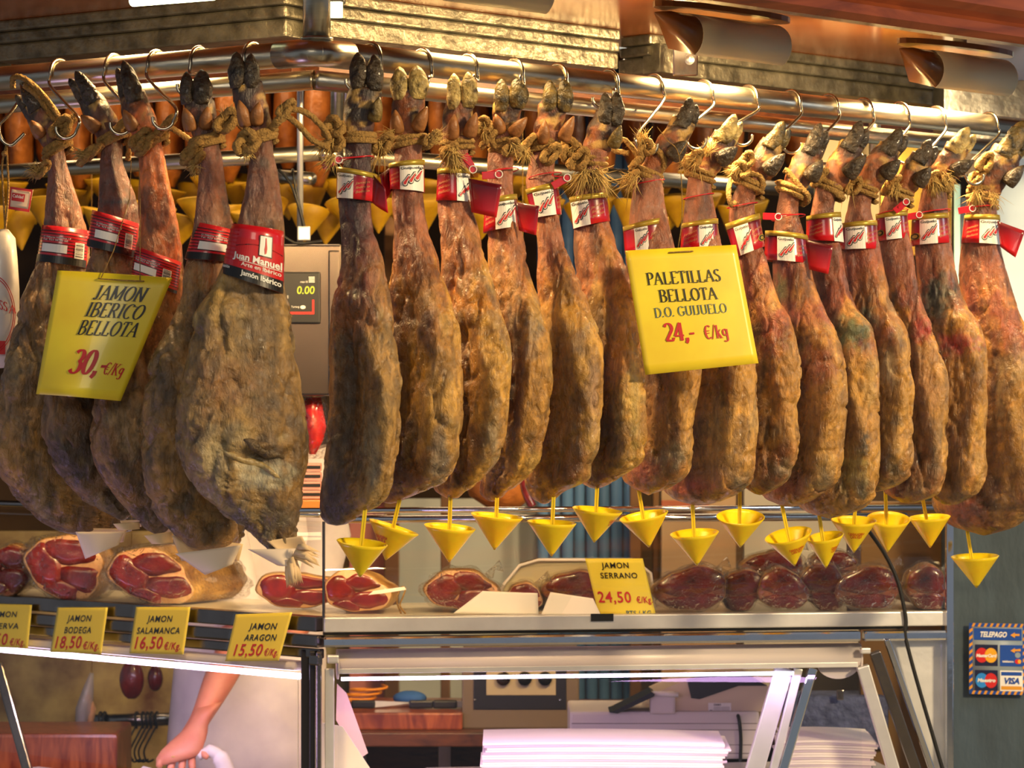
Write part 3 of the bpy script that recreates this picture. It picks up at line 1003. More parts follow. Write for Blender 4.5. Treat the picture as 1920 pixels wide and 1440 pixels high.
    for sp in spots:
        sx, sy, rx, ry, hexc, st_ = sp
        nz = (fbm(V2 * 70 + seed + sx, 4) - .5) * 2.2
        g = np.clip(1.35 - np.sqrt(((pxv - sx) / rx) ** 2 + ((pyv - sy) / ry) ** 2) + nz, 0, 1) * front * st_
        g = np.clip(g, 0, 1)[:, None]
        c = c * (1 - g) + C(hexc) * g
    c = np.vstack([c, leg[None], bo[None]])
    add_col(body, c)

    # foot: tapering pastern
    fp = np.array(foot, float)
    m_ = 22
    s_ = np.linspace(0, len(fp) - 1, m_)
    fx = np.interp(s_, range(len(fp)), fp[:, 0]); fy = np.interp(s_, range(len(fp)), fp[:, 1]); fh = np.interp(s_, range(len(fp)), fp[:, 2])
    Df = H.D0
    rings = []
    pts = [P(x_, y_, Df) for x_, y_ in zip(fx, fy)]
    NF = 28
    for i in range(m_):
        T = (pts[min(i + 1, m_ - 1)] - pts[max(i - 1, 0)]).normalized()
        u = Vector((0, 1, 0)).cross(T).normalized()
        r_ = fh[i] / F * Df
        ring = []
        for k in range(NF):
            an = 2 * math.pi * k / NF
            # a groove runs up the middle between the two toes
            gr = 1 - .16 * math.exp(-((math.sin(an) + 1) * 6)) * (i / m_)
            ring.append(pts[i] + u * math.cos(an) * r_ * gr + Vector((0, 1, 0)) * math.sin(an) * r_ * .86 * gr)
        rings.append(ring)
    fv = np.array([p for r in rings for p in r]).reshape(-1, 3)
    cen = np.repeat(np.array(pts), NF, axis=0)
    dv = fv - cen
    nz = fbm(fv * 45 + seed * 2.2, 3) - .5
    fv2 = fv + dv * (nz[:, None] * .38)
    mb = MB(); mb.loft([[Vector(p) for p in fv2[i * NF:(i + 1) * NF]] for i in range(m_)])
    fo = mb.build('foot', M['foot'], root)
    tt = np.repeat(np.linspace(0, 1, m_), NF)[:, None]
    dark = C('#241a15'); lg = C(PAL[pal][0])
    if side == 'R' and pal != 'near': lg = C('#8c4c22')
    if hoof == 'dark' and pal == 'near': lg = C('#40201c')
    wob = (fbm(fv2 * 60 + seed, 3) - .5)[:, None]
    k = sm(tt + wob * 1.8, .30, .75) * .9
    c = lg * (1 - k) + dark * k
    k = sm(fbm(fv2 * 70 + 5 + seed, 3)[:, None], .55, .7) * .6; c = c * (1 - k) + C('#5a3018') * k
    k = sm(fbm(fv2 * 55 + 9 + seed, 3)[:, None], .56, .68) * .7; c = c * (1 - k) + C('#d8ac58') * k
    add_col(fo, c)

    # toes
    hm = {'dark': M['hoof_dark'], 'pale': M['hoof_pale'], 'mix': M['hoof_mix']}[hoof]

    def toe(bx, by, tx, ty, w_, dd, pointed):
        A = P(bx, by, Df + dd); B = P(tx, ty, Df + dd * .6)
        T = (B - A); L_ = T.length; T.normalize()
        u = Vector((0, 1, 0)).cross(T).normalized()
        wr = w_ / F * Df
        rings = []
        for i in range(15):
            q_ = i / 14
            if pointed: pr = (1 - q_) ** .62 * (.78 + .55 * q_) + .03
            else: pr = max(.08, math.sin(math.pi * (.16 + .84 * q_)) ** .55 if q_ < .999 else .08)
            bow = (u * (.10 * w_ / F * Df) * math.sin(math.pi * q_))
            cpt = A + T * L_ * q_ + bow + Vector((0, -.004 * math.sin(math.pi * q_), 0))
            ring = []
            for k in range(18):
                an = 2 * math.pi * k / 18
                sq = 1 - .12 * max(0, -math.sin(an)) ** 2     # flattened sole
                ring.append(cpt + u * math.cos(an) * wr * pr + Vector((0, 1, 0)) * math.sin(an) * wr * pr * (.78 if pointed else .95) * sq)
            rings.append(ring)
        vv = np.array([tuple(p) for r in rings for p in r]); cc = np.repeat(np.array([tuple(np.mean([tuple(p) for p in r], axis=0)) for r in rings]), 18, axis=0)
        vv = vv + (vv - cc) * ((fbm(vv * 75 + seed, 3) - .5)[:, None] * .6)
        mb = MB(); mb.loft([[Vector(p) for p in vv[i * 18:(i + 1) * 18]] for i in range(15)])
        return mb.build('hoof', hm, root)

    if toes[0] == 'front':
        for (x0_, y0_, x1_, y1_) in toes[1:]:
            toe((x0_ + x1_) / 2, y1_ + 6, (x0_ + x1_) / 2, y0_, (x1_ - x0_) / 2 * 1.12, -.014, False)
    else:
        (tx, ty) = toes[1]
        bx, by, bh = foot[-1]
        dx, dy = tx - bx, ty - by; L_ = math.hypot(dx, dy); dx /= L_; dy /= L_
        sgn = 1 if side == 'R' else -1
        # near toe follows the outer edge, far toe peeks out behind it
        toe(bx - dx * 14 - sgn * 3, by - dy * 14, tx - sgn * 3, ty, bh * .92, -.012, True)
        toe(bx - dx * 12 + sgn * 9, by - dy * 12 + 4, tx + sgn * 9, ty + 14, bh * .72, .016, True)
    for (bx, by, tx, ty) in claws:
        A = P(bx, by, Df - .020); B = P(tx, ty, Df - .034)
        n_ = 9
        pts2 = [A.lerp(B, k / (n_ - 1)) + Vector((0, -.005 * math.sin(math.pi * k / (n_ - 1)), 0)) for k in range(n_)]
        cw_ = .0175 if toes[0] == 'side' and side == 'R' else .0125
        mb = MB(); mb.tube(pts2, [cw_ * (1 - (k / (n_ - 1)) ** 2.2) + .0014 for k in range(n_)], n=12)
        mb.build('dewclaw', M['hoof_dark'] if cw_ > .015 else (M['claw'] if hoof != 'dark' or side == 'L' else M['hoof_mix']), root)
    return root, H, body


# ---- rope, frayed ends
def rope_loop(parent, H, px, py, hw, tilt=0.0, turns=2, r=.0058, ddy=11, off=0.0, phase=0):
    D = H.D0 + off; c = P(px, py, D); R_ = hw / F * D + r * .6
    pts = []
    N = 22 * turns
    for k in range(N + 1):
        a = phase + 2 * math.pi * k / 22
        z = tilt * math.cos(a) * R_ + (k / N - .5) * ddy / F * D * turns
        pts.append(c + Vector((R_ * math.cos(a), R_ * .9 * math.sin(a), z)))
    mb = MB(); mb.tube(pts, r, n=12, lobes=3, twist=260)
    return mb.build('rope', M['rope'], parent)


def rope_path(parent, pxs, H=None, r=.0056, D=None, name='rope'):
    pts0 = [P(p[0], p[1], (D if D else H.D0) + (p[2] if len(p) > 2 else -.02)) for p in pxs]
    pts = catmull(pts0, 8)
    mb = MB(); mb.tube(pts, r, n=12, lobes=3, twist=260)
    return mb.build(name, M['rope'], parent)


def catmull(pts, k=8):
    out = []
    n = len(pts)
    for i in range(n - 1):
        p0 = pts[max(i - 1, 0)]; p1 = pts[i]; p2 = pts[i + 1]; p3 = pts[min(i + 2, n - 1)]
        for j in range(k):
            t = j / k
            out.append(.5 * ((2 * p1) + (p2 - p0) * t + (2 * p0 - 5 * p1 + 4 * p2 - p3) * t * t + (3 * p1 - p0 - 3 * p2 + p3) * t**3))
    out.append(pts[-1])
    return out


def knot(parent, H, px, py, s=1.0, off=-.030):
    c = P(px, py, H.D0 + off)
    pts = []
    ph = random.random() * 6
    for k in range(49):
        a = 2 * math.pi * k / 48
        R_ = .0085 * s * (1.15 + .55 * math.cos(3 * a + ph))
        pts.append(c + Vector((R_ * math.cos(2 * a) * 1.1, R_ * .7 * math.sin(3 * a), R_ * math.sin(2 * a + ph * .3) * 1.15)))
    mb = MB(); mb.tube(pts, .0062 * s, n=10, lobes=3, twist=240)
    return mb.build('rope_knot', M['rope'], parent)


def tuft(parent, H, px, py, dx, dy, L=38, n=110, spread=.6, off=-.034, wide=8):
    D = H.D0 + off
    mb = MB()
    d0 = Vector((dx, 0, -dy)).normalized()
    for k in range(n):
        c = P(px + random.gauss(0, wide * .5), py + random.gauss(0, wide * .5), D + random.uniform(-.008, .010))
        d = (d0 + Vector((random.gauss(0, spread), random.gauss(0, spread * .6), random.gauss(0, spread)))).normalized()
        l_ = L / F * D * random.uniform(.4, 1.15)
        bend = Vector((random.gauss(0, .25), random.gauss(0, .2), random.gauss(0, .25) - .12)) * l_
        u = d.cross(Vector((0, 1, 0.3))).normalized() * random.uniform(.0006, .0013)
        v = d.cross(u).normalized() * u.length
        p0, p1, p2 = c, c + d * l_ * .55 + bend * .25, c + d * l_ + bend
        vs_ = [p0 + u, p0 - u * .5 + v, p0 - u * .5 - v, p1 + u * .8, p1 - u * .4 + v * .8, p1 - u * .4 - v * .8, p2]
        mb.add(vs_, [(0, 1, 4, 3), (1, 2, 5, 4), (2, 0, 3, 5), (3, 4, 6), (4, 5, 6), (5, 3, 6)])
    return mb.build('rope_fray', M['fibre'], parent, kind='stuff', fix=False)


# ---- wrap-around paper labels
def band_surf(H, TL, TR, BR, BL, grow=1.0):
    TL, TR, BR, BL = [np.array(p, float) for p in (TL, TR, BR, BL)]
    TL[0] -= 2; BL[0] -= 2; TR[0] += 2; BR[0] += 2

    def f(u, v, lift=0, back=False):
        uu = min(max(u, 0.0), 1.0)
        p = TL * (1 - uu) * (1 - v) + TR * uu * (1 - v) + BR * uu * v + BL * (1 - uu) * v
        l = TL * (1 - v) + BL * v; r_ = TR * (1 - v) + BR * v
        hw = np.linalg.norm(r_ - l) / 2
        D = H.D0 + H.kd * (((l[0] + r_[0]) / 2 - H.x0) / F * H.D0)
        s = 2 * uu - 1
        dep = math.sqrt(max(0, 1 - s * s)) * (hw / F * D * 1.02 + .006)
        q = P(p[0], p[1], D)
        if back: return q + Vector((0, dep, 0))
        nx = s; ny = -math.sqrt(max(0.0, 1 - s * s)) - .15
        return q + Vector((nx * lift, ny * lift - dep, 0))
    return f


def band_mesh(parent, f, m, v0=0, v1=1, name='paper_band', lift=0, nv=4, label=None):
    mb = MB(); N = 40
    rings = []
    for j in range(nv + 1):
        v = v0 + (v1 - v0) * j / nv
        ring = []
        for k in range(N):
            a = 2 * math.pi * k / N
            u = (1 + math.sin(a)) / 2
            ring.append(f(u, v, lift, back=(math.cos(a) < 0)))
        rings.append(ring)
    mb.loft(rings, caps=False)
    return mb.build(name, m, parent, label, solid=.0008, fix=True)


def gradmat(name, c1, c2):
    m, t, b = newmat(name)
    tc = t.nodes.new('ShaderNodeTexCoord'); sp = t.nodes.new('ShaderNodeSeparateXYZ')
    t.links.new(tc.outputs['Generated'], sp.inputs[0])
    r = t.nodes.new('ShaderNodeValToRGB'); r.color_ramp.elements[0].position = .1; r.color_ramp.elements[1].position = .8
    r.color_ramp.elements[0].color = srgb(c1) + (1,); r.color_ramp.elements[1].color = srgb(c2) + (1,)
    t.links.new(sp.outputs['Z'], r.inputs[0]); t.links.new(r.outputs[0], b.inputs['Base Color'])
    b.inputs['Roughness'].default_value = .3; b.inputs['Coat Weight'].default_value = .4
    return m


# printed design: bright red at the foot of the band running into wine red at its top
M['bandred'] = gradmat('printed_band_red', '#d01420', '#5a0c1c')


def ham_logo(pr, u0, u1, wpx, hpx):
    """row of three leaning leg outlines, black line, white, red core"""
    pw = (u1 - u0) * wpx
    W = pw * .13; Hh = hpx * .30
    for i in range(3):
        cx = u0 * wpx + pw * (.22 + .25 * i); cy = hpx * (.88 - .09 * i)
        for k, (sc, m_) in enumerate(((1.0, M['black']), (.72, M['white']), (.46, M['redink']))):
            pts = [(W * sc * math.cos(a), W * 1.15 * sc * math.sin(a)) for a in np.linspace(.1, math.pi + .25, 12)]
            pts += [(W * (.15 - .35 * sc) + Hh * .42, -Hh * (.6 + .4 * sc)), (W * (.15 + .35 * sc) + Hh * .42, -Hh * (.6 + .4 * sc))]
            pr.quad([((cx + x) / wpx, (cy - W + y) / hpx) for x, y in pts], m_, lift=2 + k)


def red_band(parent, H, TL, TR, BR, BL, wx0, wx1, flag=None, medal=None):
    f = band_surf(H, TL, TR, BR, BL)
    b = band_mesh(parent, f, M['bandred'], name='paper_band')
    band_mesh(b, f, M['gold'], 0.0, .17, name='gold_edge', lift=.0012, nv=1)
    w_ = TR[0] - TL[0]
    asp = math.dist(TL, TR) / math.dist(TL, BL)
    pr = Print(f, asp, .0010)
    u0 = max(.02, (wx0 - TL[0]) / w_); u1 = min(.985, (wx1 - TL[0]) / w_)
    pr.rect(u0, u1, .18, 1.0, M['white'], lift=1.4)
    try:
        pr.text(serif('GUIJUELO', .18) if False else sans('Guijuelo', .02), u0 + .02, .30, .09, M['black'], width=(u1 - u0) - .03, lift=2.2)
    except Exception:
        pass
    ham_logo(pr, u0, u1, w_, math.dist(TL, BL))
    # slanted script lines beside the panel
    if 1 - u1 > u0:
        a0, a1 = u1 + .03, .97
    else:
        a0, a1 = .04, u0 - .02
    if a1 - a0 > .12:
        for k, tx in enumerate(('Jamón', 'Ibérico', 'Bellota', 'Reserva')[:3]):
            pr.text(sans(tx, 0, .25), a0 + .02, .52 + .15 * k, .085, M['goldprint'], width=min(.34, (a1 - a0) * .85), lift=1.6, slope=-.35 * asp)
    if medal:
        pr.disc(medal, .72, .11, .11 * asp, M['gold'], 2); pr.disc(medal, .72, .08, .08 * asp, M['black'], 2.4); pr.disc(medal, .72, .05, .05 * asp, M['gold'], 2.8)
    pr.done('print', b)
    if flag:
        (a, b_, c_, d_), back = flag
        D = H.D0 + H.kd * ((a[0] - H.x0) / F * H.D0)
        g = sheet_surf(P(*a, D - .01), P(*b_, D - .035), P(*c_, D - .03), P(*d_, D - .012), bend=.004)
        mb = MB(); mb.grid(lambda u, v: g(u, .0 + v), 8, 6)
        fl = mb.build('loose_flap', M['bandred'], b, solid=.0008, label='loose end of the red label standing off the leg')
    return b


def seal(parent, H, px, py, ang, legx, legy, leghw):
    """red plastic security tag with its strap round the leg"""
    c = P(px, py, H.D0 - .034)
    a = math.radians(ang); dx = Vector((math.cos(a), 0, math.sin(a))); dz = Vector((-math.sin(a), 0, math.cos(a)))
    mb = MB(); mb.bbox(c, dx * .019, (0, .0012, 0), dz * .0075, .002)
    o = mb.build('seal_tag', M['red'], parent, label='red plastic security tag')
    ring = [c + dx * .014 + dx * math.cos(q) * .007 + dz * math.sin(q) * .007 + Vector((0, -.0025, 0)) for q in np.linspace(0, 2 * math.pi, 17)]
    mb = MB(); mb.tube(ring, .0011, n=6, caps=False); mb.build('ring', M['white'], o)
    R_ = leghw / F * H.D0 + .004
    cc = P(legx, legy, H.D0)
    pts = [cc + Vector((R_ * math.cos(q), R_ * math.sin(q) * .95, .006 * math.cos(q + .5))) for q in np.linspace(0, 2 * math.pi, 33)]
    mb = MB(); mb.tube(pts, .0012, n=6, caps=False)
    mb.tube(catmull([c + dx * .014, (c + cc) / 2 + Vector((0, -.02, .004)), cc + Vector((R_ * .5, -R_ * .9, .004))], 6), .0012, n=6)
    mb.build('strap', M['red'], parent)
    return o


def s_hook(side, px, end, label, backD=0.0, curl=1, D=None):
    """steel S hook: over the rail, down, and a curl at its foot"""
    d, n = (DR, NR) if side == 'R' else (DL, NL)
    c = rail_pt(side, px)
    r = R0 + .0042
    pts = []
    for k in range(15):
        a = math.radians(215 - 215 * k / 14 - 10)   # from low behind, over the top, to the front
        pts.append(c + n * math.cos(a) * r + Vector((0, 0, math.sin(a) * r)))
    De = D if D else on_line(end[0], RC + n * (.045 + backD), d)
    E = P(end[0], end[1], De)
    s0 = pts[-1]
    mid = s0.lerp(E, .5)
    L = []
    sgn = curl
    rr = .020
    L.append(s0 + Vector((0, 0, -.02)) + n * .002)
    L.append(mid)
    L.append(E + Vector((sgn * .004, 0, .018)))
    for k in range(7):
        a = math.radians(-20 - 28 * k)
        L.append(E + Vector((-sgn * rr + sgn * rr * math.cos(a), 0, rr * math.sin(a))))
    pts2 = catmull([pts[-1]] + L, 6)
    mb = MB(); mb.tube(pts + pts2[1:], .0034, n=10)
    return mb.build('steel_hook', M['hook'], None, label, 'hook', 'steel S hooks on the rail')

# ------------------------------------------------------------------ the hams of the right run
HR = []
RD = [
 dict(x0=672, st=[(250,646,700),(290,647,697),(333,637,697),(430,639,700),(480,641,715),(520,633,722),(570,622,733),(635,611,745),(704,608,758),(770,608,759),(823,609,756),(884,606,745),(917,603,737),(942,601,720),(960,600,688),(975,604,665),(983,614,648)],
  foot=[(672,268,24),(672,245,28),(674,220,30),(680,190,31),(686,165,29)], toes=('front',(655,98,686,160),(686,102,717,165)), hoof='dark', claws=[(702,222,712,182)], pal='near', off=.075,
  spots=[(645,720,30,190,'#3f2c18',.8),(630,880,30,120,'#2e2618',.8),(700,860,18,90,'#a89a7a',.6),(722,800,14,120,'#c89a4c',.7),(662,590,26,40,'#8a5a30',.6),(700,470,16,90,'#9a5a4a',.5),(655,450,16,90,'#33222a',.7),(690,940,22,30,'#c0963e',.6)],
  dents=[(668,640,14,60,.010),(650,760,22,90,-.014),(715,800,22,150,.010)],
  label='first ham right of the rail corner, dark leg and black hoof facing us'),
 dict(x0=765, st=[(258,737,793),(300,738,791),(360,734,791),(430,737,802),(490,735,822),(552,724,835),(606,716,857),(697,712,867),(754,712,870),(823,712,867),(855,712,861),(884,712,845),(906,712,827),(928,714,780),(942,718,745)],
  foot=[(765,275,25),(765,245,28),(766,215,30),(767,190,31),(767,165,29)], toes=('front',(733,125,764,182),(764,123,799,180)), hoof='pale', claws=[(745,245,741,206),(783,240,801,200)], pal='gold',
  spots=[(780,700,26,60,'#c8902c',.6),(825,860,20,60,'#8c8678',.6),(760,590,30,30,'#7a4c1e',.7),(800,560,26,26,'#d0a05a',.5),(740,800,26,100,'#5e3c18',.7)],
  dents=[(800,620,26,40,.010),(790,720,26,60,-.010),(838,800,20,120,.010)],
  label='second ham right of the rail corner, pale waxy hoof above a pleated label'),
 dict(x0=856, st=[(258,832,884),(300,831,877),(377,822,881),(430,825,898),(480,827,911),(534,826,926),(599,820,943),(635,815,957),(704,810,959),(780,808,954),(812,808,950),(856,806,939),(881,806,920),(903,808,900),(921,815,875),(933,835,860)],
  foot=[(857,275,24),(857,245,26),(859,215,27),(864,190,27)], toes=('front',(838,137,864,200),(863,135,892,196)), hoof='pale', claws=[(848,257,852,214),(880,252,893,211)], pal='gold',
  spots=[(880,565,50,16,'#e0942c',.8),(850,620,26,30,'#5a4020',.7),(890,700,16,90,'#c89038',.6),(860,800,26,110,'#6a421c',.8),(925,830,14,60,'#94886a',.6),(860,925,40,10,'#d09a3c',.7)],
  dents=[(880,590,40,26,.014),(868,640,24,26,-.012),(935,720,18,120,.009)],
  label='third ham right of the rail corner, pale hoof above a straw-coloured rope tuft'),
 dict(x0=943, st=[(248,922,966),(300,913,962),(350,913,960),(410,911,972),(467,912,984),(541,914,1001),(588,913,1019),(632,908,1030),(704,903,1035),(776,900,1030),(827,898,1019),(870,896,1008),(892,896,993),(912,897,970),(928,900,948),(938,912,932)],
  foot=[(944,268,20),(946,240,24),(950,215,27),(955,192,27)], toes=('front',(927,148,954,204),(953,147,985,198)), hoof='mix', claws=[(963,250,988,220),(937,245,929,214)], pal='gold',
  spots=[(960,545,36,40,'#cc9444',.6),(975,680,14,60,'#5a3a1a',.7),(960,740,16,80,'#5e2c12',.7),(1000,620,16,50,'#94887a',.5),(930,860,30,60,'#5a3c1c',.7)],
  dents=[(970,600,20,40,.010),(965,740,14,80,-.014)],
  label='fourth ham right of the rail corner, speckled hoof, low label with loose flap'),
 dict(x0=1022, st=[(248,1001,1052),(290,997,1043),(337,988,1041),(400,1000,1048),(467,1008,1062),(534,1003,1088),(588,998,1103),(632,993,1122),(704,988,1132),(754,986,1132),(805,984,1127),(848,982,1120),(870,981,1109),(906,982,1094),(921,987,1058),(936,1000,1040),(943,1012,1028)],
  foot=[(1023,272,23),(1027,245,27),(1035,215,28),(1043,192,27)], toes=('front',(1018,150,1044,205),(1043,148,1072,204)), hoof='mix', claws=[(1018,265,1022,225),(1056,260,1076,218)], pal='gold',
  spots=[(1055,590,34,30,'#d49a34',.7),(1050,700,30,90,'#8a6428',.6),(1060,830,36,60,'#7a5226',.7),(1112,740,12,100,'#b48e70',.5),(1040,925,50,10,'#c8923a',.7)],
  dents=[(1065,600,34,34,.010),(1040,700,26,90,-.008),(1112,740,16,120,.008)],
  label='fifth ham right of the rail corner, grey patched hoof with two pointed dewclaws'),
 dict(x0=1108, st=[(285,1092,1138),(333,1084,1130),(370,1078,1135),(417,1078,1140),(467,1078,1158),(534,1082,1181),(599,1085,1191),(661,1085,1202),(715,1083,1207),(787,1080,1208),(841,1078,1206),(870,1078,1196),(892,1082,1167),(906,1090,1145),(914,1105,1128)],
  foot=[(1112,305,22),(1119,275,26),(1130,245,27),(1142,215,25)], toes=('front',(1122,173,1147,228),(1144,172,1168,230)), hoof='dark', claws=[(1150,272,1164,235)], pal='gold',
  spots=[(1160,670,20,60,'#cc8434',.7),(1150,820,30,60,'#4e3a20',.8),(1190,760,12,100,'#c8ac5c',.6),(1120,700,20,100,'#6e4a20',.6)],
  dents=[(1160,680,18,60,.010),(1140,800,20,60,-.010)],
  label='sixth ham right of the corner, black hoof above a wide fan of frayed rope'),
 dict(x0=1214, st=[(318,1192,1236),(350,1189,1243),(394,1184,1250),(450,1180,1262),(520,1176,1280),(600,1172,1300),(698,1170,1315),(746,1168,1308),(802,1166,1297),(859,1163,1295),(891,1160,1285),(911,1175,1258),(922,1200,1235),(926,1210,1222)],
  foot=[(1214,332,20),(1232,302,24),(1255,275,26),(1272,248,25),(1283,225,22)], toes=('side',(1298,182)), hoof='dark', claws=[(1262,292,1288,264)], pal='rosy',
  spots=[(1265,850,26,26,'#7c7658',.7),(1200,890,40,30,'#b0604a',.6),(1230,780,40,50,'#a8743a',.5)],
  label='ham behind the left half of the PALETILLAS price sheet, black hoof pointing up right'),
 dict(x0=1312, st=[(318,1292,1334),(350,1287,1333),(400,1281,1340),(460,1275,1352),(530,1270,1375),(600,1266,1398),(682,1262,1412),(746,1258,1416),(827,1252,1418),(875,1248,1414),(907,1245,1402),(930,1258,1372),(941,1275,1345),(946,1295,1325)],
  foot=[(1312,335,20),(1330,306,25),(1346,280,27),(1360,254,23)], toes=('side',(1382,214)), hoof='pale', claws=[(1352,300,1383,276)], pal='rosy',
  spots=[(1390,905,16,20,'#6a6450',.8),(1300,915,40,20,'#b4604c',.7),(1340,780,30,70,'#8a7a50',.5),(1330,860,60,40,'#a07a48',.5)],
  label='ham behind the right half of the PALETILLAS price sheet, bushy rope at its ankle'),
 dict(x0=1403, st=[(338,1385,1426),(380,1370,1416),(420,1368,1420),(472,1378,1434),(529,1385,1448),(585,1388,1466),(621,1388,1484),(665,1386,1496),(714,1383,1502),(782,1380,1501),(843,1376,1500),(875,1375,1490),(899,1385,1478),(915,1400,1455),(926,1415,1435)],
  foot=[(1404,350,20),(1420,320,24),(1436,293,25),(1450,266,22)], toes=('side',(1473,227)), hoof='mix', claws=[(1440,320,1472,288)], pal='rosy',
  spots=[(1450,620,30,40,'#a84a34',.7),(1420,620,12,30,'#4c4a34',.7),(1460,720,24,70,'#cc8c38',.6),(1465,880,26,20,'#8c7a58',.7),(1430,540,20,60,'#9a5a48',.5)],
  label='ham just right of the PALETILLAS sheet with a skewed red label'),
 dict(x0=1482, st=[(354,1462,1505),(394,1455,1496),(440,1448,1506),(499,1446,1519),(545,1448,1530),(601,1452,1551),(649,1455,1569),(698,1455,1579),(754,1453,1582),(822,1450,1579),(875,1445,1575),(907,1435,1563),(925,1428,1540),(940,1445,1515),(948,1465,1495)],
  foot=[(1483,366,20),(1497,332,24),(1512,304,26),(1524,276,22)], toes=('side',(1542,230)), hoof='dark', claws=[(1520,332,1542,300)], pal='rosy',
  spots=[(1510,590,40,26,'#a04a3c',.6),(1530,680,36,46,'#9c5038',.6),(1465,545,14,26,'#6a7a44',.6),(1520,760,40,40,'#b87c34',.5),(1545,900,24,26,'#6c6046',.7),(1470,920,40,16,'#b0624a',.6)],
  label='ham with a stiff square flap on its low label, third right of the PALETILLAS sheet'),
 dict(x0=1550, st=[(346,1533,1575),(394,1523,1563),(430,1518,1570),(464,1518,1577),(520,1520,1588),(573,1525,1604),(613,1528,1627),(657,1528,1640),(722,1526,1643),(802,1522,1645),(855,1515,1646),(903,1505,1639),(935,1500,1631),(955,1508,1608),(966,1530,1580),(970,1545,1565)],
  foot=[(1551,362,20),(1567,328,25),(1584,297,26),(1598,270,22)], toes=('side',(1618,226)), hoof='dark', claws=[(1590,327,1624,290)], pal='rosy',
  spots=[(1600,625,30,34,'#56684a',.9),(1614,645,8,12,'#5a2018',1),(1600,720,20,50,'#e0a444',.7),(1620,830,10,22,'#2e2a1c',.9),(1600,880,24,40,'#c0a860',.7),(1618,920,12,20,'#6c6448',.8),(1560,950,40,16,'#b88a34',.6),(1540,500,20,60,'#5e4238',.6)],
  label='ham with a grey-green mould patch at mid height, its black hoof pointing up right'),
 dict(x0=1616, st=[(348,1598,1640),(394,1588,1631),(430,1582,1640),(468,1580,1647),(533,1585,1661),(589,1590,1675),(621,1594,1694),(674,1596,1702),(722,1597,1710),(794,1594,1709),(875,1590,1706),(899,1595,1696),(912,1610,1675),(920,1630,1655)],
  foot=[(1619,364,20),(1636,330,25),(1654,302,26),(1670,276,22)], toes=('side',(1693,240)), hoof='dark', claws=[(1660,327,1688,300)], pal='rosy',
  spots=[(1650,620,26,30,'#b0603c',.6),(1630,590,16,24,'#4c5a44',.8),(1665,690,18,36,'#ccb488',.7),(1680,790,16,16,'#3a3424',.8),(1675,880,26,26,'#453c26',.8),(1660,760,40,50,'#b08440',.5)],
  label='ham with a blackened patch low on its side and a black pointed hoof'),
 dict(x0=1684, st=[(354,1665,1706),(394,1650,1691),(420,1648,1697),(456,1650,1708),(520,1654,1718),(593,1660,1736),(641,1664,1754),(690,1667,1770),(738,1668,1776),(802,1666,1774),(875,1662,1772),(907,1660,1764),(930,1668,1748),(942,1690,1718)],
  foot=[(1686,370,19),(1702,342,23),(1717,317,24),(1730,293,20)], toes=('side',(1748,261)), hoof='dark', claws=[(1722,342,1745,314)], pal='rosy',
  spots=[(1730,615,18,22,'#b84038',.9),(1735,720,24,90,'#c08a58',.6),(1755,860,14,50,'#907a58',.6),(1672,565,8,14,'#48503c',.8)],
  label='ham with a small bright red bruise at knee height, third from the right edge'),
 dict(x0=1752, st=[(343,1733,1775),(394,1722,1775),(456,1716,1780),(508,1718,1789),(569,1725,1809),(609,1730,1833),(649,1734,1844),(698,1736,1845),(782,1735,1843),(843,1733,1841),(903,1735,1837),(930,1748,1820),(945,1768,1795)],
  foot=[(1755,358,20),(1769,328,25),(1784,301,26),(1796,274,22)], toes=('side',(1820,238)), hoof='pale', claws=[(1790,322,1826,300)], pal='rosy',
  spots=[(1758,560,30,46,'#37402e',.95),(1770,540,10,30,'#b0a080',.5),(1800,645,34,22,'#b03a34',.9),(1790,760,40,90,'#b87c3c',.5),(1800,935,34,12,'#3c2c1c',.7)],
  label='ham with a dark green mould patch above a red bruise, second from the right edge'),
 dict(x0=1843, st=[(362,1820,1864),(400,1812,1868),(472,1804,1877),(533,1800,1893),(609,1798,1915),(680,1790,1945),(760,1780,1962),(840,1772,1965),(900,1760,1958),(940,1755,1945),(968,1765,1918),(990,1795,1890),(1002,1835,1855)],
  foot=[(1842,378,22),(1856,345,28),(1873,313,31),(1890,282,29)], toes=('side',(1924,226)), hoof='mix', claws=[(1890,342,1920,310)], pal='rosy',
  spots=[(1875,740,6,50,'#dcc080',.9),(1870,600,40,50,'#9c5038',.5),(1880,800,60,80,'#b07c30',.5),(1860,950,40,14,'#3a2c18',.7),(1800,950,40,14,'#a85a48',.6)],
  label='large ham at the right edge of the photo, its foot leaning out of frame', bcap=.07),
]
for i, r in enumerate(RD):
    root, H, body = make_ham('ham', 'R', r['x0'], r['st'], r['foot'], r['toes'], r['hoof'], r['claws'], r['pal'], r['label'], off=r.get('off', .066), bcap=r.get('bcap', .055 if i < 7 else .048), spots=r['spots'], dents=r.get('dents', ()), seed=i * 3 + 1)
    H.root = root; HR.append(H)

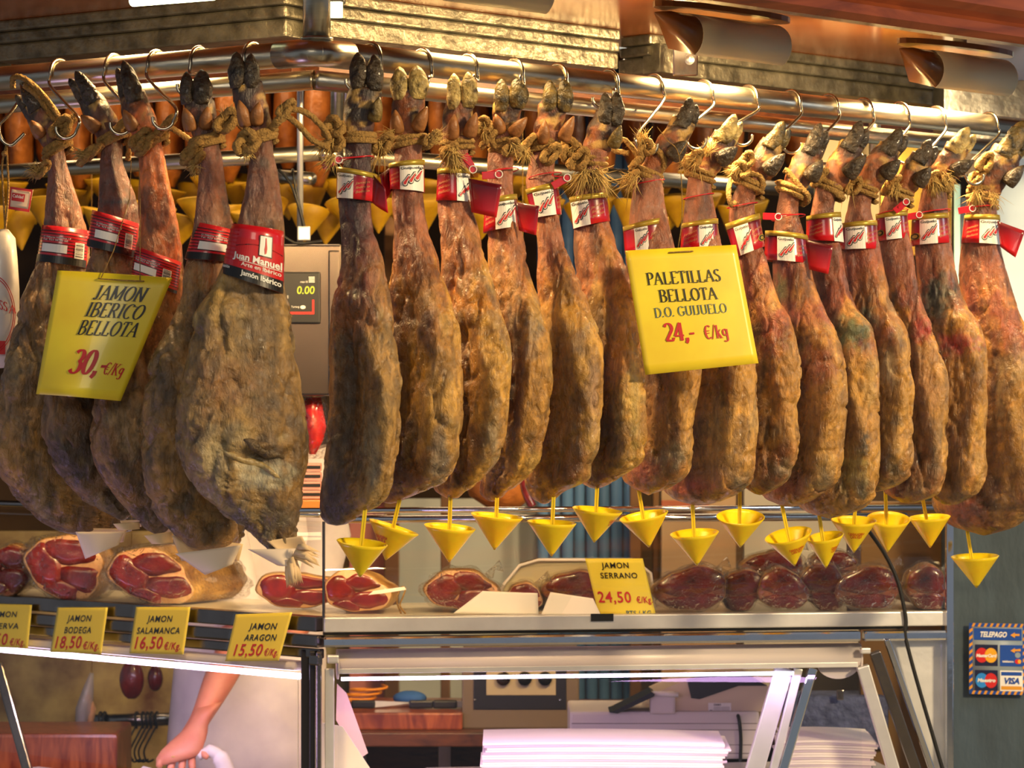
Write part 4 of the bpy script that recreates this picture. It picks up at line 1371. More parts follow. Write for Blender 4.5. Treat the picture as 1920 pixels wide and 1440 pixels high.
HL = []
LDt = [
 dict(x0=488, st=[(240,462,512),(270,468,510),(333,462,520),(400,450,527),(440,438,529),(504,415,527),(548,396,529),(601,374,541),(661,356,552),(722,342,564),(790,333,572),(855,336,572),(895,354,569),(935,387,567),(971,427,562),(1000,472,558),(1024,496,550),(1036,508,540),(1042,516,528)],
  foot=[(487,268,21),(483,240,27),(476,208,30),(468,182,30),(462,160,28)], toes=('front',(428,97,459,160),(455,100,485,160)), hoof='dark', claws=[(462,232,448,188),(480,228,486,192)], pal='front', e1=(-1,-.22,0), off=.135, bcap=.072,
  spots=[(490,850,40,20,'#3e2e20',.9),(500,890,50,26,'#c8c0a0',.8),(400,870,30,50,'#bca87c',.5),(400,560,40,60,'#b8944c',.6),(480,640,50,120,'#6a5638',.6),(430,720,50,60,'#8a5c2c',.7),(510,980,30,40,'#5c543e',.7),(515,1025,18,14,'#1c1812',.8),(440,960,40,30,'#7a7460',.5)],
  dents=[(495,835,34,12,.012),(500,862,40,12,-.016),(450,800,50,30,.010),(420,600,30,60,.008)],
  label='big grey-brown ham left of the rail corner, widest of all, frayed paper below'),
 dict(x0=392, st=[(240,360,412),(270,364,412),(300,370,416),(333,372,420),(380,368,428),(420,363,437),(480,352,440),(520,344,442),(560,341,445),(621,314,450),(681,287,455),(738,280,458),(802,277,460),(883,278,462),(935,290,462),(987,318,460),(1010,340,455),(1024,354,440),(1033,380,405)],
  foot=[(389,268,21),(383,240,27),(376,210,29),(370,188,27)], toes=('front',(337,134,362,190),(361,130,394,190)), hoof='dark', claws=[(358,240,346,202),(386,236,389,200)], pal='grey', e1=(-.80,-.60,0), off=.08,
  spots=[(310,720,24,90,'#3a2c1c',.6),(330,600,26,70,'#8a6a38',.5)],
  label='ham with a rough brown wrinkled side, second left of the rail corner'),
 dict(x0=284, st=[(240,248,298),(270,258,305),(300,262,310),(366,262,322),(400,262,330),(450,260,337),(500,250,340),(560,240,344),(620,215,350),(700,190,354),(786,175,356),(842,177,358),(899,197,358),(947,230,352),(979,258,340),(995,278,318),(1001,290,304)],
  foot=[(284,272,21),(270,238,27),(256,205,28),(246,178,24)], toes=('side',(228,113)), hoof='dark', claws=[(250,240,232,206)], pal='orange', e1=(-.80,-.60,0), off=.07,
  spots=[(300,960,40,40,'#7a6a6a',.4),(322,440,12,30,'#4a5a48',.5)],
  label='ham with a bright orange leg behind the right edge of the JAMON sheet'),
 dict(x0=211, st=[(232,186,232),(262,190,230),(300,187,230),(383,183,257),(420,178,260),(480,165,262),(560,140,262),(640,110,262),(700,92,264),(762,85,266),(822,87,268),(875,105,270),(915,133,268),(947,173,258),(967,210,245),(974,222,236)],
  foot=[(212,266,20),(198,236,26),(181,207,27),(166,181,22)], toes=('side',(138,133)), hoof='dark', claws=[(180,240,152,216)], pal='grey2', e1=(-.80,-.60,0), off=.07,
  spots=[(130,860,40,60,'#33261c',.7),(218,378,34,7,'#3a4248',.7)],
  label='ham with a dark cracked underside behind the middle of the JAMON IBERICO sheet'),
 dict(x0=108, st=[(245,78,128),(280,88,122),(333,92,133),(380,88,148),(417,85,160),(470,76,165),(504,64,165),(560,46,165),(641,20,165),(722,0,170),(800,-8,175),(883,0,190),(923,24,205),(963,64,225),(985,95,238),(998,125,240),(1004,150,205)],
  foot=[(107,275,21),(91,244,28),(72,214,26),(58,196,20)], toes=('side',(38,164)), hoof='dark', claws=[(76,252,58,226)], pal='grey', e1=(-.80,-.60,0), off=.07,
  spots=[(60,560,30,70,'#96703c',.5),(40,760,40,80,'#6a5a48',.5)],
  label='leftmost ham on the rail, cut off low by the left edge of the photo'),
]
for i, r in enumerate(LDt):
    root, H, body = make_ham('ham', 'L', r['x0'], r['st'], r['foot'], r['toes'], r['hoof'], r['claws'], r['pal'], r['label'], e1=r['e1'], off=r['off'], bcap=r.get('bcap', .052), spots=r['spots'], dents=r.get('dents', ()), seed=60 + i * 3, amp=1.25)
    H.root = root; HL.append(H)

# bone end and cut lip on the front ham
def surf_depth(H, px, py):
    V = H.V2[H.fr]; x = V[:, 0] / V[:, 1] * F + 960; y = HOR - (V[:, 2] - EYE) / V[:, 1] * F
    return V[np.argmin((x - px) ** 2 + (y - py) ** 2), 1]


H = HL[0]
for (bx, by, ln, wd_, ang, m_, nm, lab, rs) in ((492, 842, 40, 10, 27, 'bone', 'bone_end', 'dark rough bone end', 3), (470, 868, 62, 8, 24, 'fatty', 'cut_lip', 'pale lip of fat', 5)):
    ca, sa = math.cos(math.radians(ang)), math.sin(math.radians(ang))
    pts = []; rr = []
    for k in range(14):
        q = k / 13; o_ = (q - .5) * 2 * ln
        x, y = bx + o_ * ca + 4 * math.sin(q * 5 + rs), by + o_ * sa + 3 * math.sin(q * 9 + rs)
        D = surf_depth(H, x, y); pts.append(P(x, y, D + .002)); rr.append(max(.0012, wd_ / F * D * math.sin(math.pi * (.04 + .92 * q)) ** .7 * (1 + .18 * math.sin(q * 17 + rs))))
    mb = MB(); mb.tube(pts, rr, n=14)
    mm = mat('dried_bone', '#7a6446', rough=.5, noise=1, nscale=50, col2='#2c2218', bump=.9, bscale=90) if m_ == 'bone' else mat('dried_fat_lip', '#b8a06c', rough=.4, noise=.8, nscale=36, col2='#7a6238', bump=.6, bscale=60, coat=.3)
    mb.build(nm, mm, H.root, lab)

# ------------------------------------------------------------------ ropes
for H, (x, y, hw, tl) in zip(HR, [(672,262,27,-.1),(765,268,27,.1),(857,275,25,.0),(944,272,21,.2),(1021,275,24,.1),(1108,305,24,-.1),(1214,330,22,-.5),(1312,330,22,-.4),(1404,348,22,-.5),(1483,360,22,-.5),(1552,352,22,-.5),(1618,358,22,-.4),(1686,366,21,-.4),(1756,350,22,-.3),(1842,372,24,-.3)]):
    rope_loop(H.root, H, x, y, hw, tl)
for H, (x, y, hw, tl) in zip(HL, [(486,262,26,-.3),(388,268,26,-.2),(285,268,24,.5),(212,262,22,.4),(108,280,20,.5)]):
    rope_loop(H.root, H, x, y, hw, -tl if tl < 0 else tl, r=.0066)
KN = [('R',0,628,268),('R',0,625,240),('R',1,718,272),('R',1,808,262),('R',2,842,285),('R',3,907,236),('R',3,918,258),('R',3,960,278),('R',4,985,272),('R',4,1032,290),('R',5,1070,282),('R',5,1085,300),('R',6,1212,278),('R',6,1196,300),('R',6,1182,335),('R',7,1300,300),('R',8,1388,320),('R',8,1400,300),('R',9,1432,312),('R',10,1536,332),('R',11,1600,350),('R',12,1672,345),('R',13,1745,335),('R',14,1832,338),('R',14,1846,305),
      ('L',0,463,268),('L',0,525,222),('L',0,535,205),('L',1,367,300),('L',1,358,285),('L',1,425,228),('L',2,275,270),('L',2,262,262),('L',2,308,238),('L',3,163,290),('L',3,178,282),('L',3,226,236),('L',4,116,240),('L',4,124,232),('L',4,78,318)]
for sd, i, x, y in KN:
    H = (HR if sd == 'R' else HL)[i]
    knot(H.root, H, x, y, random.uniform(.9, 1.25))
TF = [('R',0,618,262,-.6,1,40,60),('R',0,622,295,-.7,1.2,36,70),('R',1,712,268,-.4,1,60,70),('R',1,735,250,-1,.3,30,40),('R',1,808,262,.3,-.2,26,90),('R',2,845,278,.1,.35,26,160),('R',2,848,290,.2,1,44,110),('R',3,908,240,0,.8,24,50),('R',3,962,272,.3,.3,24,130),
      ('R',4,985,285,.2,.8,26,60),('R',5,1096,320,-.35,1,50,160),('R',5,1118,322,.4,1,48,140),('R',5,1072,280,-.3,.2,20,40),('R',6,1188,330,-.6,.6,38,130),('R',6,1206,268,-.1,-.8,28,70),('R',7,1305,298,-.6,.2,36,130),('R',7,1325,288,.2,-1,26,70),('R',8,1384,318,-.6,.3,26,80),('R',9,1425,312,-1,0,26,70),
      ('R',11,1592,340,-.5,.5,40,120),('R',12,1678,348,.1,.7,26,90),('R',12,1660,335,-.6,-.1,22,50),('R',13,1750,335,.1,.9,36,130),('R',13,1772,330,.6,.8,30,90),('R',14,1832,360,-.1,.8,34,110),('R',14,1860,368,.3,.7,26,80),
      ('L',0,462,285,.1,.8,18,50),('L',0,528,218,.4,-.6,24,30),('L',1,364,312,-.1,.8,20,60),('L',1,425,215,-.1,-.8,24,30),('L',3,156,288,-.8,.1,20,80),('L',4,72,318,-.8,.3,24,80)]
for sd, i, x, y, dx, dy, L_, n_ in TF:
    H = (HR if sd == 'R' else HL)[i]
    tuft(H.root, H, x, y, dx, dy, L_, n_, spread=.45)
# rope bights between legs
H = HL[0]; rope_path(H.root, [(520,232,-.03),(540,206,-.03),(575,212,-.02),(606,240,.0),(618,262,.01)], H)
rope_path(H.root, [(535,215,-.02),(560,235,-.01),(585,262,.0),(612,275,.01)], H)
H = HL[2]; rope_path(H.root, [(262,268),(290,256),(312,238),(340,252,.0),(362,268,.02)], H)
H = HL[1]; rope_path(H.root, [(398,258),(420,230),(440,228,0),(455,240,.03)], H)
H = HL[4]; rope_path(H.root, [(112,275),(122,245),(90,190),(50,150),(26,145),(24,165,-.01)], H)
rope_path(H.root, [(118,240),(95,215),(70,180),(45,160)], H)
H = HL[3]; rope_path(H.root, [(188,262),(215,245),(232,232),(242,262,0),(240,300,.02)], H)
H = HR[3]; rope_path(H.root, [(915,240),(922,262),(930,278),(950,284),(962,276)], H, r=.0062)
H = HR[6]; rope_path(H.root, [(1208,268),(1225,275),(1245,300),(1236,325,0),(1220,334,.02)], H, r=.0066)
rope_path(H.root, [(1196,292),(1170,262),(1150,280),(1180,288)], H)
H = HR[8]; rope_path(H.root, [(1402,325),(1424,330),(1430,350),(1414,362,0),(1404,350,.02)], H, r=.0064)
rope_path(H.root, [(1372,335,.02),(1366,360),(1372,385),(1385,372,.02)], H)
H = HR[9]; rope_path(H.root, [(1470,318),(1480,325),(1500,350),(1515,368),(1510,380,0),(1492,372,.02)], H, r=.0064)
H = HR[10]; rope_path(H.root, [(1538,325),(1552,345),(1570,365),(1580,372,0),(1562,372,.02)], H, r=.0064)
H = HR[14]; rope_path(H.root, [(1838,322),(1820,332),(1826,350),(1852,352),(1866,362,0)], H, r=.0066)

# ------------------------------------------------------------------ labels on the right hams
BD = [
 ((634,314),(704,328),(702,380),(633,372),637,666,(((700,328),(722,352),(728,400),(698,380)),0),None),
 ((732,308),(793,300),(794,361),(733,356),752,791,(((733,312),(712,328),(722,378),(736,352)),0),None),
 ((823,317),(878,316),(882,380),(820,377),856,881,(((878,334),(941,346),(931,408),(884,398)),0),None),
 ((911,376),(966,364),(973,425),(908,437),930,960,(((966,378),(1011,386),(1005,441),(973,432)),0),None),
 ((988,356),(1044,343),(1051,402),(1001,411),998,1033,None,None),
 ((1070,371),(1135,362),(1142,415),(1077,430),1071,1100,None,None),
 ((1170,426),(1250,407),(1254,470),(1174,476),1188,1211,None,.88),
 ((1280,420),(1343,410),(1348,468),(1278,470),1308,1331,None,None),
 ((1362,421),(1421,400),(1432,462),(1380,484),1372,1396,None,.90),
 ((1437,433),(1511,442),(1517,496),(1435,488),1455,1483,(((1510,449),(1562,461),(1553,514),(1517,505)),0),None),
 ((1514,406),(1573,398),(1579,455),(1514,452),1555,1578,None,None),
 ((1577,420),(1641,414),(1646,468),(1576,469),1584,1615,None,None),
 ((1644,402),(1698,396),(1703,446),(1648,453),1656,1681,None,.07),
 ((1712,405),(1775,400),(1781,456),(1711,461),1722,1749,None,.07),
 ((1811,404),(1871,404),(1877,461),(1805,456),1832,1865,(((1870,414),(1922,433),(1904,483),(1876,463)),0),None),
]
for H, bd in zip(HR, BD):
    red_band(H.root, H, bd[0], bd[1], bd[2], bd[3], bd[4], bd[5], bd[6], bd[7])
for i, x, y, an, lx, ly, lh in ((0,622,304,20,670,300,27),(3,922,328,5,940,322,28),(9,1447,406,-2,1478,408,28),(12,1690,386,40,1674,398,25),(14,1812,393,10,1842,390,27),(13,1712,405,10,1750,398,29),(2,880,306,-60,856,300,25),(4,1052,340,30,1022,330,27)):
    seal(HR[i].root, HR[i], x, y, an, lx, ly, lh)
for i, lx, ly, lh in ((7,1310,368,26),(6,1216,342,27),(8,1392,385,26)):
    H = HR[i]; R_ = lh / F * H.D0 + .003; cc = P(lx, ly, H.D0)
    mb = MB(); mb.tube([cc + Vector((R_ * math.cos(q), R_ * math.sin(q) * .95, .006 * math.cos(q))) for q in np.linspace(0, 2 * math.pi, 33)], .0012, n=6, caps=False)
    mb.build('strap', M['red'], H.root)

# ------------------------------------------------------------------ labels on the left hams
def striped_band(H, TL, TR, BR, BL, box=None, code=None, black=.80):
    f = band_surf(H, TL, TR, BR, BL)
    b = band_mesh(H.root, f, M['red_stripe'], name='paper_band')
    asp = math.dist(TL, TR) / math.dist(TL, BL)
    pr = Print(f, asp, .0010)
    for k in range(9):
        v = .12 + .085 * k
        if v < black - .02: pr.rect(.01, .99, v, v + .022, M['black'], n=20, lift=1.4)
    pr.rect(.01, .99, black, 1, M['black'], n=20, lift=1.6)
    if box:
        u0, u1 = box
        pr.text(sans('C/ Filiberto Villalobos 17', .0), u0, .33, .05, M['white'], width=(u1 - u0) * 1.1, lift=2.2)
        pr.text(sans('Tel. 923 58 00 00', .0), u0, .40, .05, M['white'], width=(u1 - u0), lift=2.2)
        pts = []
        hu, hv = (u1 - u0) / 2, .13
        for qx, qy, a0 in ((1, -1, -90), (1, 1, 0), (-1, 1, 90), (-1, -1, 180)):
            for k in range(5):
                a = math.radians(a0 + 22.5 * k)
                pts.append(((u0 + u1) / 2 + qx * (hu - .03) + .03 * math.cos(a), .60 + qy * (hv - .04) + .04 * math.sin(a)))
        n = len(pts)
        pr.rect(u0, u1, .49, .71, M['white'], n=8, lift=2.4)
    if code:
        u0, u1 = code
        pr.rect(u0, u1, .38, .80, M['white'], n=4, lift=2.4)
        for k in range(12):
            v = .40 + .033 * k
            pr.rect(u0 + .01, u1 - .015, v, v + random.choice((.01, .016, .022)), M['black'], n=3, lift=3)
    pr.done('print', b)
    return b


striped_band(HL[1], (369,417), (437,432), (424,492), (349,486), (.30, .92))
striped_band(HL[2], (257,462), (338,492), (330,552), (247,520), (.10, .58), (.70, .86), .9)
striped_band(HL[3], (176,394), (258,420), (252,484), (166,462), (.20, .68), (.80, .93))
striped_band(HL[4], (82,423), (164,433), (160,503), (72,490), (.14, .66), (.80, .95))
# brand band of the front ham
H = HL[0]
f = band_surf(H, (437, 420), (530, 434), (530, 552), (418, 512))
b = band_mesh(H.root, f, M['red'], name='paper_band', nv=8)
pr = Print(f, 93 / 110, .0010)
pr.rect(.01, .99, .80, 1.0, M['black'], n=24, lift=1.5)
for k in range(8): pr.rect(.0, .20, .10 + .08 * k, .13 + .08 * k, M['redink'], n=6, lift=1.6)
pr.rect(.20, .985, .24, .80, M['redink'], n=20, lift=1.3)
pr.quad([(.20 + .78 * k / 12, .40 - .08 * math.sin(math.pi * k / 12)) for k in range(13)] + [(.98 - .78 * k / 12, .412 - .08 * math.sin(math.pi * (1 - k / 12))) for k in range(13)], M['black'], 2)
pr.rect(.60, .82, .14, .50, M['black'], n=3, lift=2.2)
pr.rect(.615, .805, .155, .485, M['white'], n=3, lift=2.8)
pr.quad([(.70, .18), (.715, .18), (.735, .36), (.725, .44), (.70, .46), (.69, .38), (.70, .3)], M['redink'], 3.4)
pr.text(sans('Juan Manuel', .035), .20, .64, .12, M['white'], width=.77, lift=2.4)
pr.text(sans('Arte en Ibérico', .01), .34, .745, .07, M['white'], width=.62, lift=2.4)
pr.rect(.30, .97, .655, .665, M['white'], n=10, lift=2.4)
pr.text(sans('Jamón Ibérico', .03), .36, .91, .09, M['white'], width=.60, lift=2.6)
pr.text(sans('uación', .02), .03, .86, .06, M['white'], width=.13, lift=2.6)
pr.done('print', b)

# ------------------------------------------------------------------ hooks
hooks = [
 ('R', 695, (688,150), 'steel hook behind the first black hoof right of the rail corner', .0, 1),
 ('R', 790, (800,165), 'steel hook behind the first pale hoof right of the rail corner', .0, 1),
 ('R', 876, (884,160), 'steel hook behind the second pale hoof right of the rail corner', .0, 1),
 ('R', 962, (972,160), 'steel hook over the rail above the speckled hoof of the fourth right ham', .0, 1),
 ('R', 1044, (1058,165), 'steel hook over the rail above the fifth right ham with the grey hoof', .0, 1),
 ('R', 1140, (1148,185), 'steel hook over the rail above the black hoof with the rope fan', .0, 1),
 ('R', 1225, (1196,272), 'long steel hook in full view above the left end of the PALETILLAS sheet', .03, -1),
 ('R', 1318, (1288,262), 'steel hook right of the black hoof above the PALETILLAS sheet', .03, -1),
 ('R', 1402, (1375,255), 'steel hook right of the bushy rope above the PALETILLAS sheet', .01, -1),
 ('R', 1482, (1468,270), 'steel hook above the ham just right of the PALETILLAS sheet', .0, -1),
 ('R', 1553, (1530,290), 'steel hook above the ham with the stiff square label flap', .0, -1),
 ('R', 1618, (1612,280), 'steel hook above the ham with the grey-green mould patch', .0, -1),
 ('R', 1686, (1680,290), 'steel hook above the ham with the blackened low patch', .0, -1),
 ('R', 1754, (1744,300), 'steel hook above the ham with the small red bruise', .0, -1),
 ('R', 1853, (1812,330), 'rightmost steel hook on the rail, its long shank slanting down left', .03, -1),
 ('L', 475, (470,140), 'steel hook right next to the elbow of the rail on its left run', .0, 1),
 ('L', 375, (372,160), 'steel hook over the rail above the second ham left of the corner', .0, 1),
 ('L', 295, (326,222), 'long bare steel hook in full view right of the orange ham leg', .04, 1),
 ('L', 215, (246,232), 'steel hook looping left of the orange leg with the black pointed hoof', .04, 1),
 ('L', 113, (144,240), 'steel hook over the rail right of the leftmost ham foot', .04, 1),
]
for sd, px, end, lab, bd, cu in hooks:
    s_hook(sd, px, end, lab, bd, cu)

# ------------------------------------------------------------------ funnels
def funnel(i, H, L, R, tip, s0, s1, op, txt=None):
    D = H.D0 + H.kd * ((s0[0] - H.x0) / F * H.D0) - .005
    PL, PR, PT = P(*L, D), P(*R, D), P(*tip, D)
    c = (PL + PR) / 2; ex = (PR - PL) / 2; ax = PT - c
    axn = ax.normalized()
    # rim ellipse: depth axis tipped so that the mouth opens by op pixels
    r = ex.length
    ez = Vector((0, 1, 0)) * math.sqrt(max(.05, 1 - (op / F * D / 2 / r) ** 2)) * r + Vector((0, 0, op / F * D / 2))
    root = empty('drip_funnel', PT, None, 'drip funnel', 'yellow drip funnels under the right hams')
    NR_, NZ = 40, 10
    def ringf(k, sc, inn=0):
        q = k
        cc = c + ax * q
        return [cc + (ex * math.cos(a) + ez * math.sin(a)) * ((1 - q) * sc + .03 * q) for a in np.linspace(0, 2 * math.pi, NR_, endpoint=False)]
    rings = [ringf(k / NZ, 1) for k in range(NZ + 1)] 
    inner = [ringf(k / NZ, .965) for k in range(NZ, -1, -1)]
    inner = [[p - axn * .001 for p in r_] for r_ in inner]
    mb = MB(); mb.loft(rings + inner, caps=False)
    n0 = len(rings + inner)
    fs = [((n0 - 1) * NR_ + k, (n0 - 1) * NR_ + (k + 1) % NR_, (k + 1) % NR_, k) for k in range(NR_)]
    mb.f.extend(fs); mb.m.extend([0] * NR_); mb.sm.extend([False] * NR_)
    cone = mb.build('cone', M['funnel'], root)
    A = P(*s0, D); B = P(*s1, D); B = B + (B - A).normalized() * .02
    A = A - (B - A).normalized() * .02
    dd = (B - A); sd = dd.cross(Vector((0, 1, 0))).normalized()
    mb = MB(); mb.bar(A + sd * .0022, B + sd * .0022, .0036, .006, up=(0, 1, 0), bev=.0008); mb.bar(A - sd * .0022, B - sd * .0022, .0036, .006, up=(0, 1, 0), bev=.0008)
    mb.bar(A, B, .003, .003, up=(0, 1, 0))
    mb.build('stem', M['funnel'], root)
    if txt:
        lines, uc, vc = txt
        def cf(u, v, lift=0):
            a = -math.pi / 2 + (u - .5) * math.pi
            q = v
            cc = c + ax * q
            out = ex * math.cos(a + 0) * 0
            vec = ex * math.sin((u - .5) * math.pi) - ez * math.cos((u - .5) * math.pi)
            return cc + vec * ((1 - q) * 1.005 + .03 * q) + Vector((0, -lift, 0))
        pr = Print(cf, 1.0, .0008)
        yy = vc
        for ln, h_, w_ in lines:
            pr.text(sans(ln, .02), uc - w_ / 2, yy, h_, M['redink'], width=w_)
            yy += h_ * 1.35
        pr.done('print', cone)
    return root


TX = lambda u, v=.34: ([('CANSALADERIA', .085, .36), ('CAN VILA', .12, .30)], u, v)
FD = [
 ((631,1012),(727,1023),(675,1082),(684,960),(678,1018),10,None,'funnel nearest the corner post, lowest of the left half'),
 ((692,973),(785,1003),(723,1050),(749,938),(738,985),2,TX(.26,.40),'funnel tilted right with red print on its left side'),
 ((795,983),(892,993),(842,1054),(845,926),(843,982),8,None,'funnel under the third ham right of the rail corner'),
 ((883,962),(981,972),(927,1031),(932,930),(931,962),6,None,'funnel under the fourth ham, its tip higher than its neighbours'),
 ((988,977),(1081,982),(1034,1043),(1038,928),(1036,978),6,None,'funnel under the fifth ham, left of the JAMON SERRANO card'),
 ((1073,951),(1167,961),(1114,1017),(1120,905),(1118,950),8,TX(.92,.30),'funnel straight above the JAMON SERRANO card, highest of all'),
 ((1161,975),(1253,958),(1217,1026),(1197,915),(1206,970),12,None,'funnel tilted left above the right side of the JAMON SERRANO card'),
 ((1256,1003),(1348,996),(1307,1060),(1298,938),(1301,1000),12,None,'funnel under the ham behind the right half of the price sheet'),
 ((1343,969),(1434,969),(1388,1026),(1387,925),(1387,975),26,None,'funnel opening wide towards us, first right of the price sheet'),
 ((1434,1013),(1522,993),(1490,1061),(1465,942),(1478,1005),22,TX(.62,.40),'funnel with red print slanting up, low between two blank ones'),
 ((1511,1012),(1582,1000),(1549,1065),(1534,955),(1542,1005),14,TX(.80,.36),'funnel with red print cut off at its right edge'),
 ((1558,975),(1644,976),(1601,1036),(1603,955),(1602,980),14,TX(.52,.38),'funnel with red print, tucked under the ham with the mould patch'),
 ((1626,971),(1707,973),(1664,1035),(1660,915),(1662,980),24,None,'wide open blank funnel left of the steel end post'),
 ((1704,972),(1782,967),(1744,1027),(1729,930),(1737,972),8,None,'funnel with a thin nose right beside the steel end post'),
 ((1783,1045),(1873,1041),(1831,1102),(1812,985),(1821,1042),6,None,'rightmost funnel, hanging lowest in front of the dark pillar'),
]
for i, (fd, H) in enumerate(zip(FD, HR)):
    r = funnel(i, H, *fd[:7])
    r['label'] = 'yellow plastic drip ' + fd[7]

# ------------------------------------------------------------------ price sheets
def uvpx(c, x, y):
    """unit-square coordinates of a pixel inside a pixel quadrilateral"""
    TL, TR, BR, BL = [np.array(p, float) for p in c]
    u = v = .5
    for _ in range(12):
        p = TL * (1 - u) * (1 - v) + TR * u * (1 - v) + BR * u * v + BL * (1 - u) * v
        du = (TR - TL) * (1 - v) + (BR - BL) * v; dv = (BL - TL) * (1 - u) + (BR - TR) * u
        J = np.array([du, dv]).T
        s = np.linalg.solve(J, np.array([x, y]) - p); u += s[0]; v += s[1]
    return u, v


def ink(pr, c, glyphs, x0, x1, y, h, m, lift=2, y1=None):
    u0, v0 = uvpx(c, x0, y); u1, v1 = uvpx(c, x1, y if y1 is None else y1)
    _, vt = uvpx(c, x0, y - h)
    pr.text(glyphs, u0, v0, v0 - vt, m, width=u1 - u0, lift=lift, slope=(v1 - v0) / (u1 - u0))


def make_sheet(name, c, D, m, label, cat, bend=.01, group=None, thick=.0012, dD=(0, 0, 0, 0), sag=0, wob=0):
    w = [P(*p, D + d) for p, d in zip(c, dD)]
    f = sheet_surf(*w, bend=bend, sag=sag, wob=wob)
    root = empty(name, (w[2] + w[3]) / 2, label, cat, group)
    mb = MB(); mb.grid(lambda u, v: f(u, v, 0), 20, 12)
    sh = mb.build('sheet', m, root, solid=thick)
    pr = Print(f, 1.0, .0012)
    return root, sh, f, pr


DS1 = HL[2].D0 - .115
c1 = ((108, 507), (323, 521), (226, 752), (68, 739))
root, sh, f1, pr = make_sheet('price_sheet', c1, DS1, M['yellow'], 'yellow curved price sheet reading JAMON IBERICO BELLOTA 30 hanging before the left hams', 'price sign', bend=.028, dD=(.0, -.0, -.02, -.01))
ink(pr, c1, serif('JAMON', .17, .2), 175, 268, 562, 27, M['black'], y1=567)
ink(pr, c1, serif('IBERICO', .17, .2), 160, 264, 594, 27, M['black'], y1=600)
ink(pr, c1, serif('BELLOTA', .17, .2), 146, 254, 628, 27, M['black'], y1=633)
ink(pr, c1, serif('30,-', .22, .15), 130, 197, 700, 44, M['redink'], y1=704)
ink(pr, c1, serif('€/Kg', .17, .15), 194, 229, 702, 22, M['redink'], y1=706)
pr.done('print', sh)
mb = MB(); mb.tube(catmull([f1(.39, .045, .0), f1(.40, .05, .006), f1(.62, .05, .008), f1(.76, .045, .006), f1(.77, .04, 0)], 6), .0012, n=8)
mb.build('string_bight', M['rope'], root)
mb = MB(); mb.tube([f1(.40, .04, .004), P(213, 470, DS1 - .01), P(243, 372, DS1 + .03), P(246, 300, DS1 + .08)], .0009, n=6)
mb.tube([f1(.74, .04, .004), P(263, 400, DS1 - .02), P(261, 315, DS1 + .0)], .0009, n=6)
mb.build('hanging_string', M['rope'], root)

DS2 = HR[5].D0 - .14
c2 = ((1172, 470), (1380, 459), (1422, 681), (1210, 703))
root, sh, f2, pr = make_sheet('price_sheet', c2, DS2, M['yellow'], 'flat yellow price sheet reading PALETILLAS BELLOTA D.O. GUIJUELO hanging before the right hams', 'price sign', bend=.006, dD=(0, .05, .04, 0))
ink(pr, c2, serif('PALETILLAS', .145), 1213, 1352, 535, 23, M['black'], y1=527)
ink(pr, c2, serif('BELLOTA', .145), 1236, 1345, 567, 23, M['black'], y1=561)
ink(pr, c2, serif('D.O. GUIJUELO', .115), 1227, 1363, 596, 18, M['blueink'], y1=586)
ink(pr, c2, serif('24,-', .20), 1246, 1303, 641, 34, M['redink'], y1=637)
ink(pr, c2, serif('€/kg', .17), 1320, 1366, 636, 25, M['redink'], y1=633)
pr.done('print', sh)
mb = MB(); mb.tube([f2(.38, .035, .0), f2(.39, .035, .005), f2(.59, .035, .005), f2(.60, .035, 0)], .0012, n=8)
mb.build('string_bight', M['rope'], root)
mb = MB(); mb.tube(catmull([f2(.47, .0, .003), P(1279, 400, DS2 + .01), P(1273, 292, DS2 + .03), P(1250, 262, DS2 + .03), P(1232, 238, DS2 + .05)], 5), .0010, n=6)
mb.tube([P(1273, 292, DS2 + .03), P(1288, 268, DS2 + .05)], .0010, n=6)
mb.build('hanging_string', M['rope'], root)

# ------------------------------------------------------------------ display counters
A0 = P(605, 1160, 6.85); BRt = P(1780, 1160, 7.06); BLf = P(0, 1160, 7.66)
UR = Vector((BRt.x - A0.x, BRt.y - A0.y, 0)).normalized(); UL = Vector((BLf.x - A0.x, BLf.y - A0.y, 0)).normalized()
VR = Vector((-UR.y, UR.x, 0)); VL = Vector((UL.y, -UL.x, 0))      # into the counters
if VR.y < 0: VR = -VR
if VL.y < 0: VL = -VL


BIS = (VR + VL).normalized()


def inner(off, v, z):
    p = A0 + BIS * (off / BIS.dot(v)); return Vector((p.x, p.y, z))


def KR(px, z, off=0.0):
    D = on_line(px, Vector((A0.x, A0.y, 0)) + VR * off, UR)
    return Vector(((px - 960) / F * D, D, z))


def KL(px, z, off=0.0):
    D = on_line(px, Vector((A0.x, A0.y, 0)) + VL * off, UL)
    return Vector(((px - 960) / F * D, D, z))


def zy(py, D=6.85): return EYE - (py - HOR) / F * D


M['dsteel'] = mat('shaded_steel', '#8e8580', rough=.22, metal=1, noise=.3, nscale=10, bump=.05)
M['paper2'] = mat('greyer_paper', '#cdbfc8', rough=.7)
M['deck'] = mat('enamel_shelf', '#d8cdb8', rough=.25, coat=.3)
M['housing'] = mat('white_lamp_housing', '#cfc6c8', rough=.35)
M['basewhite'] = mat('counter_base_white', '#cbc4c0', rough=.4)

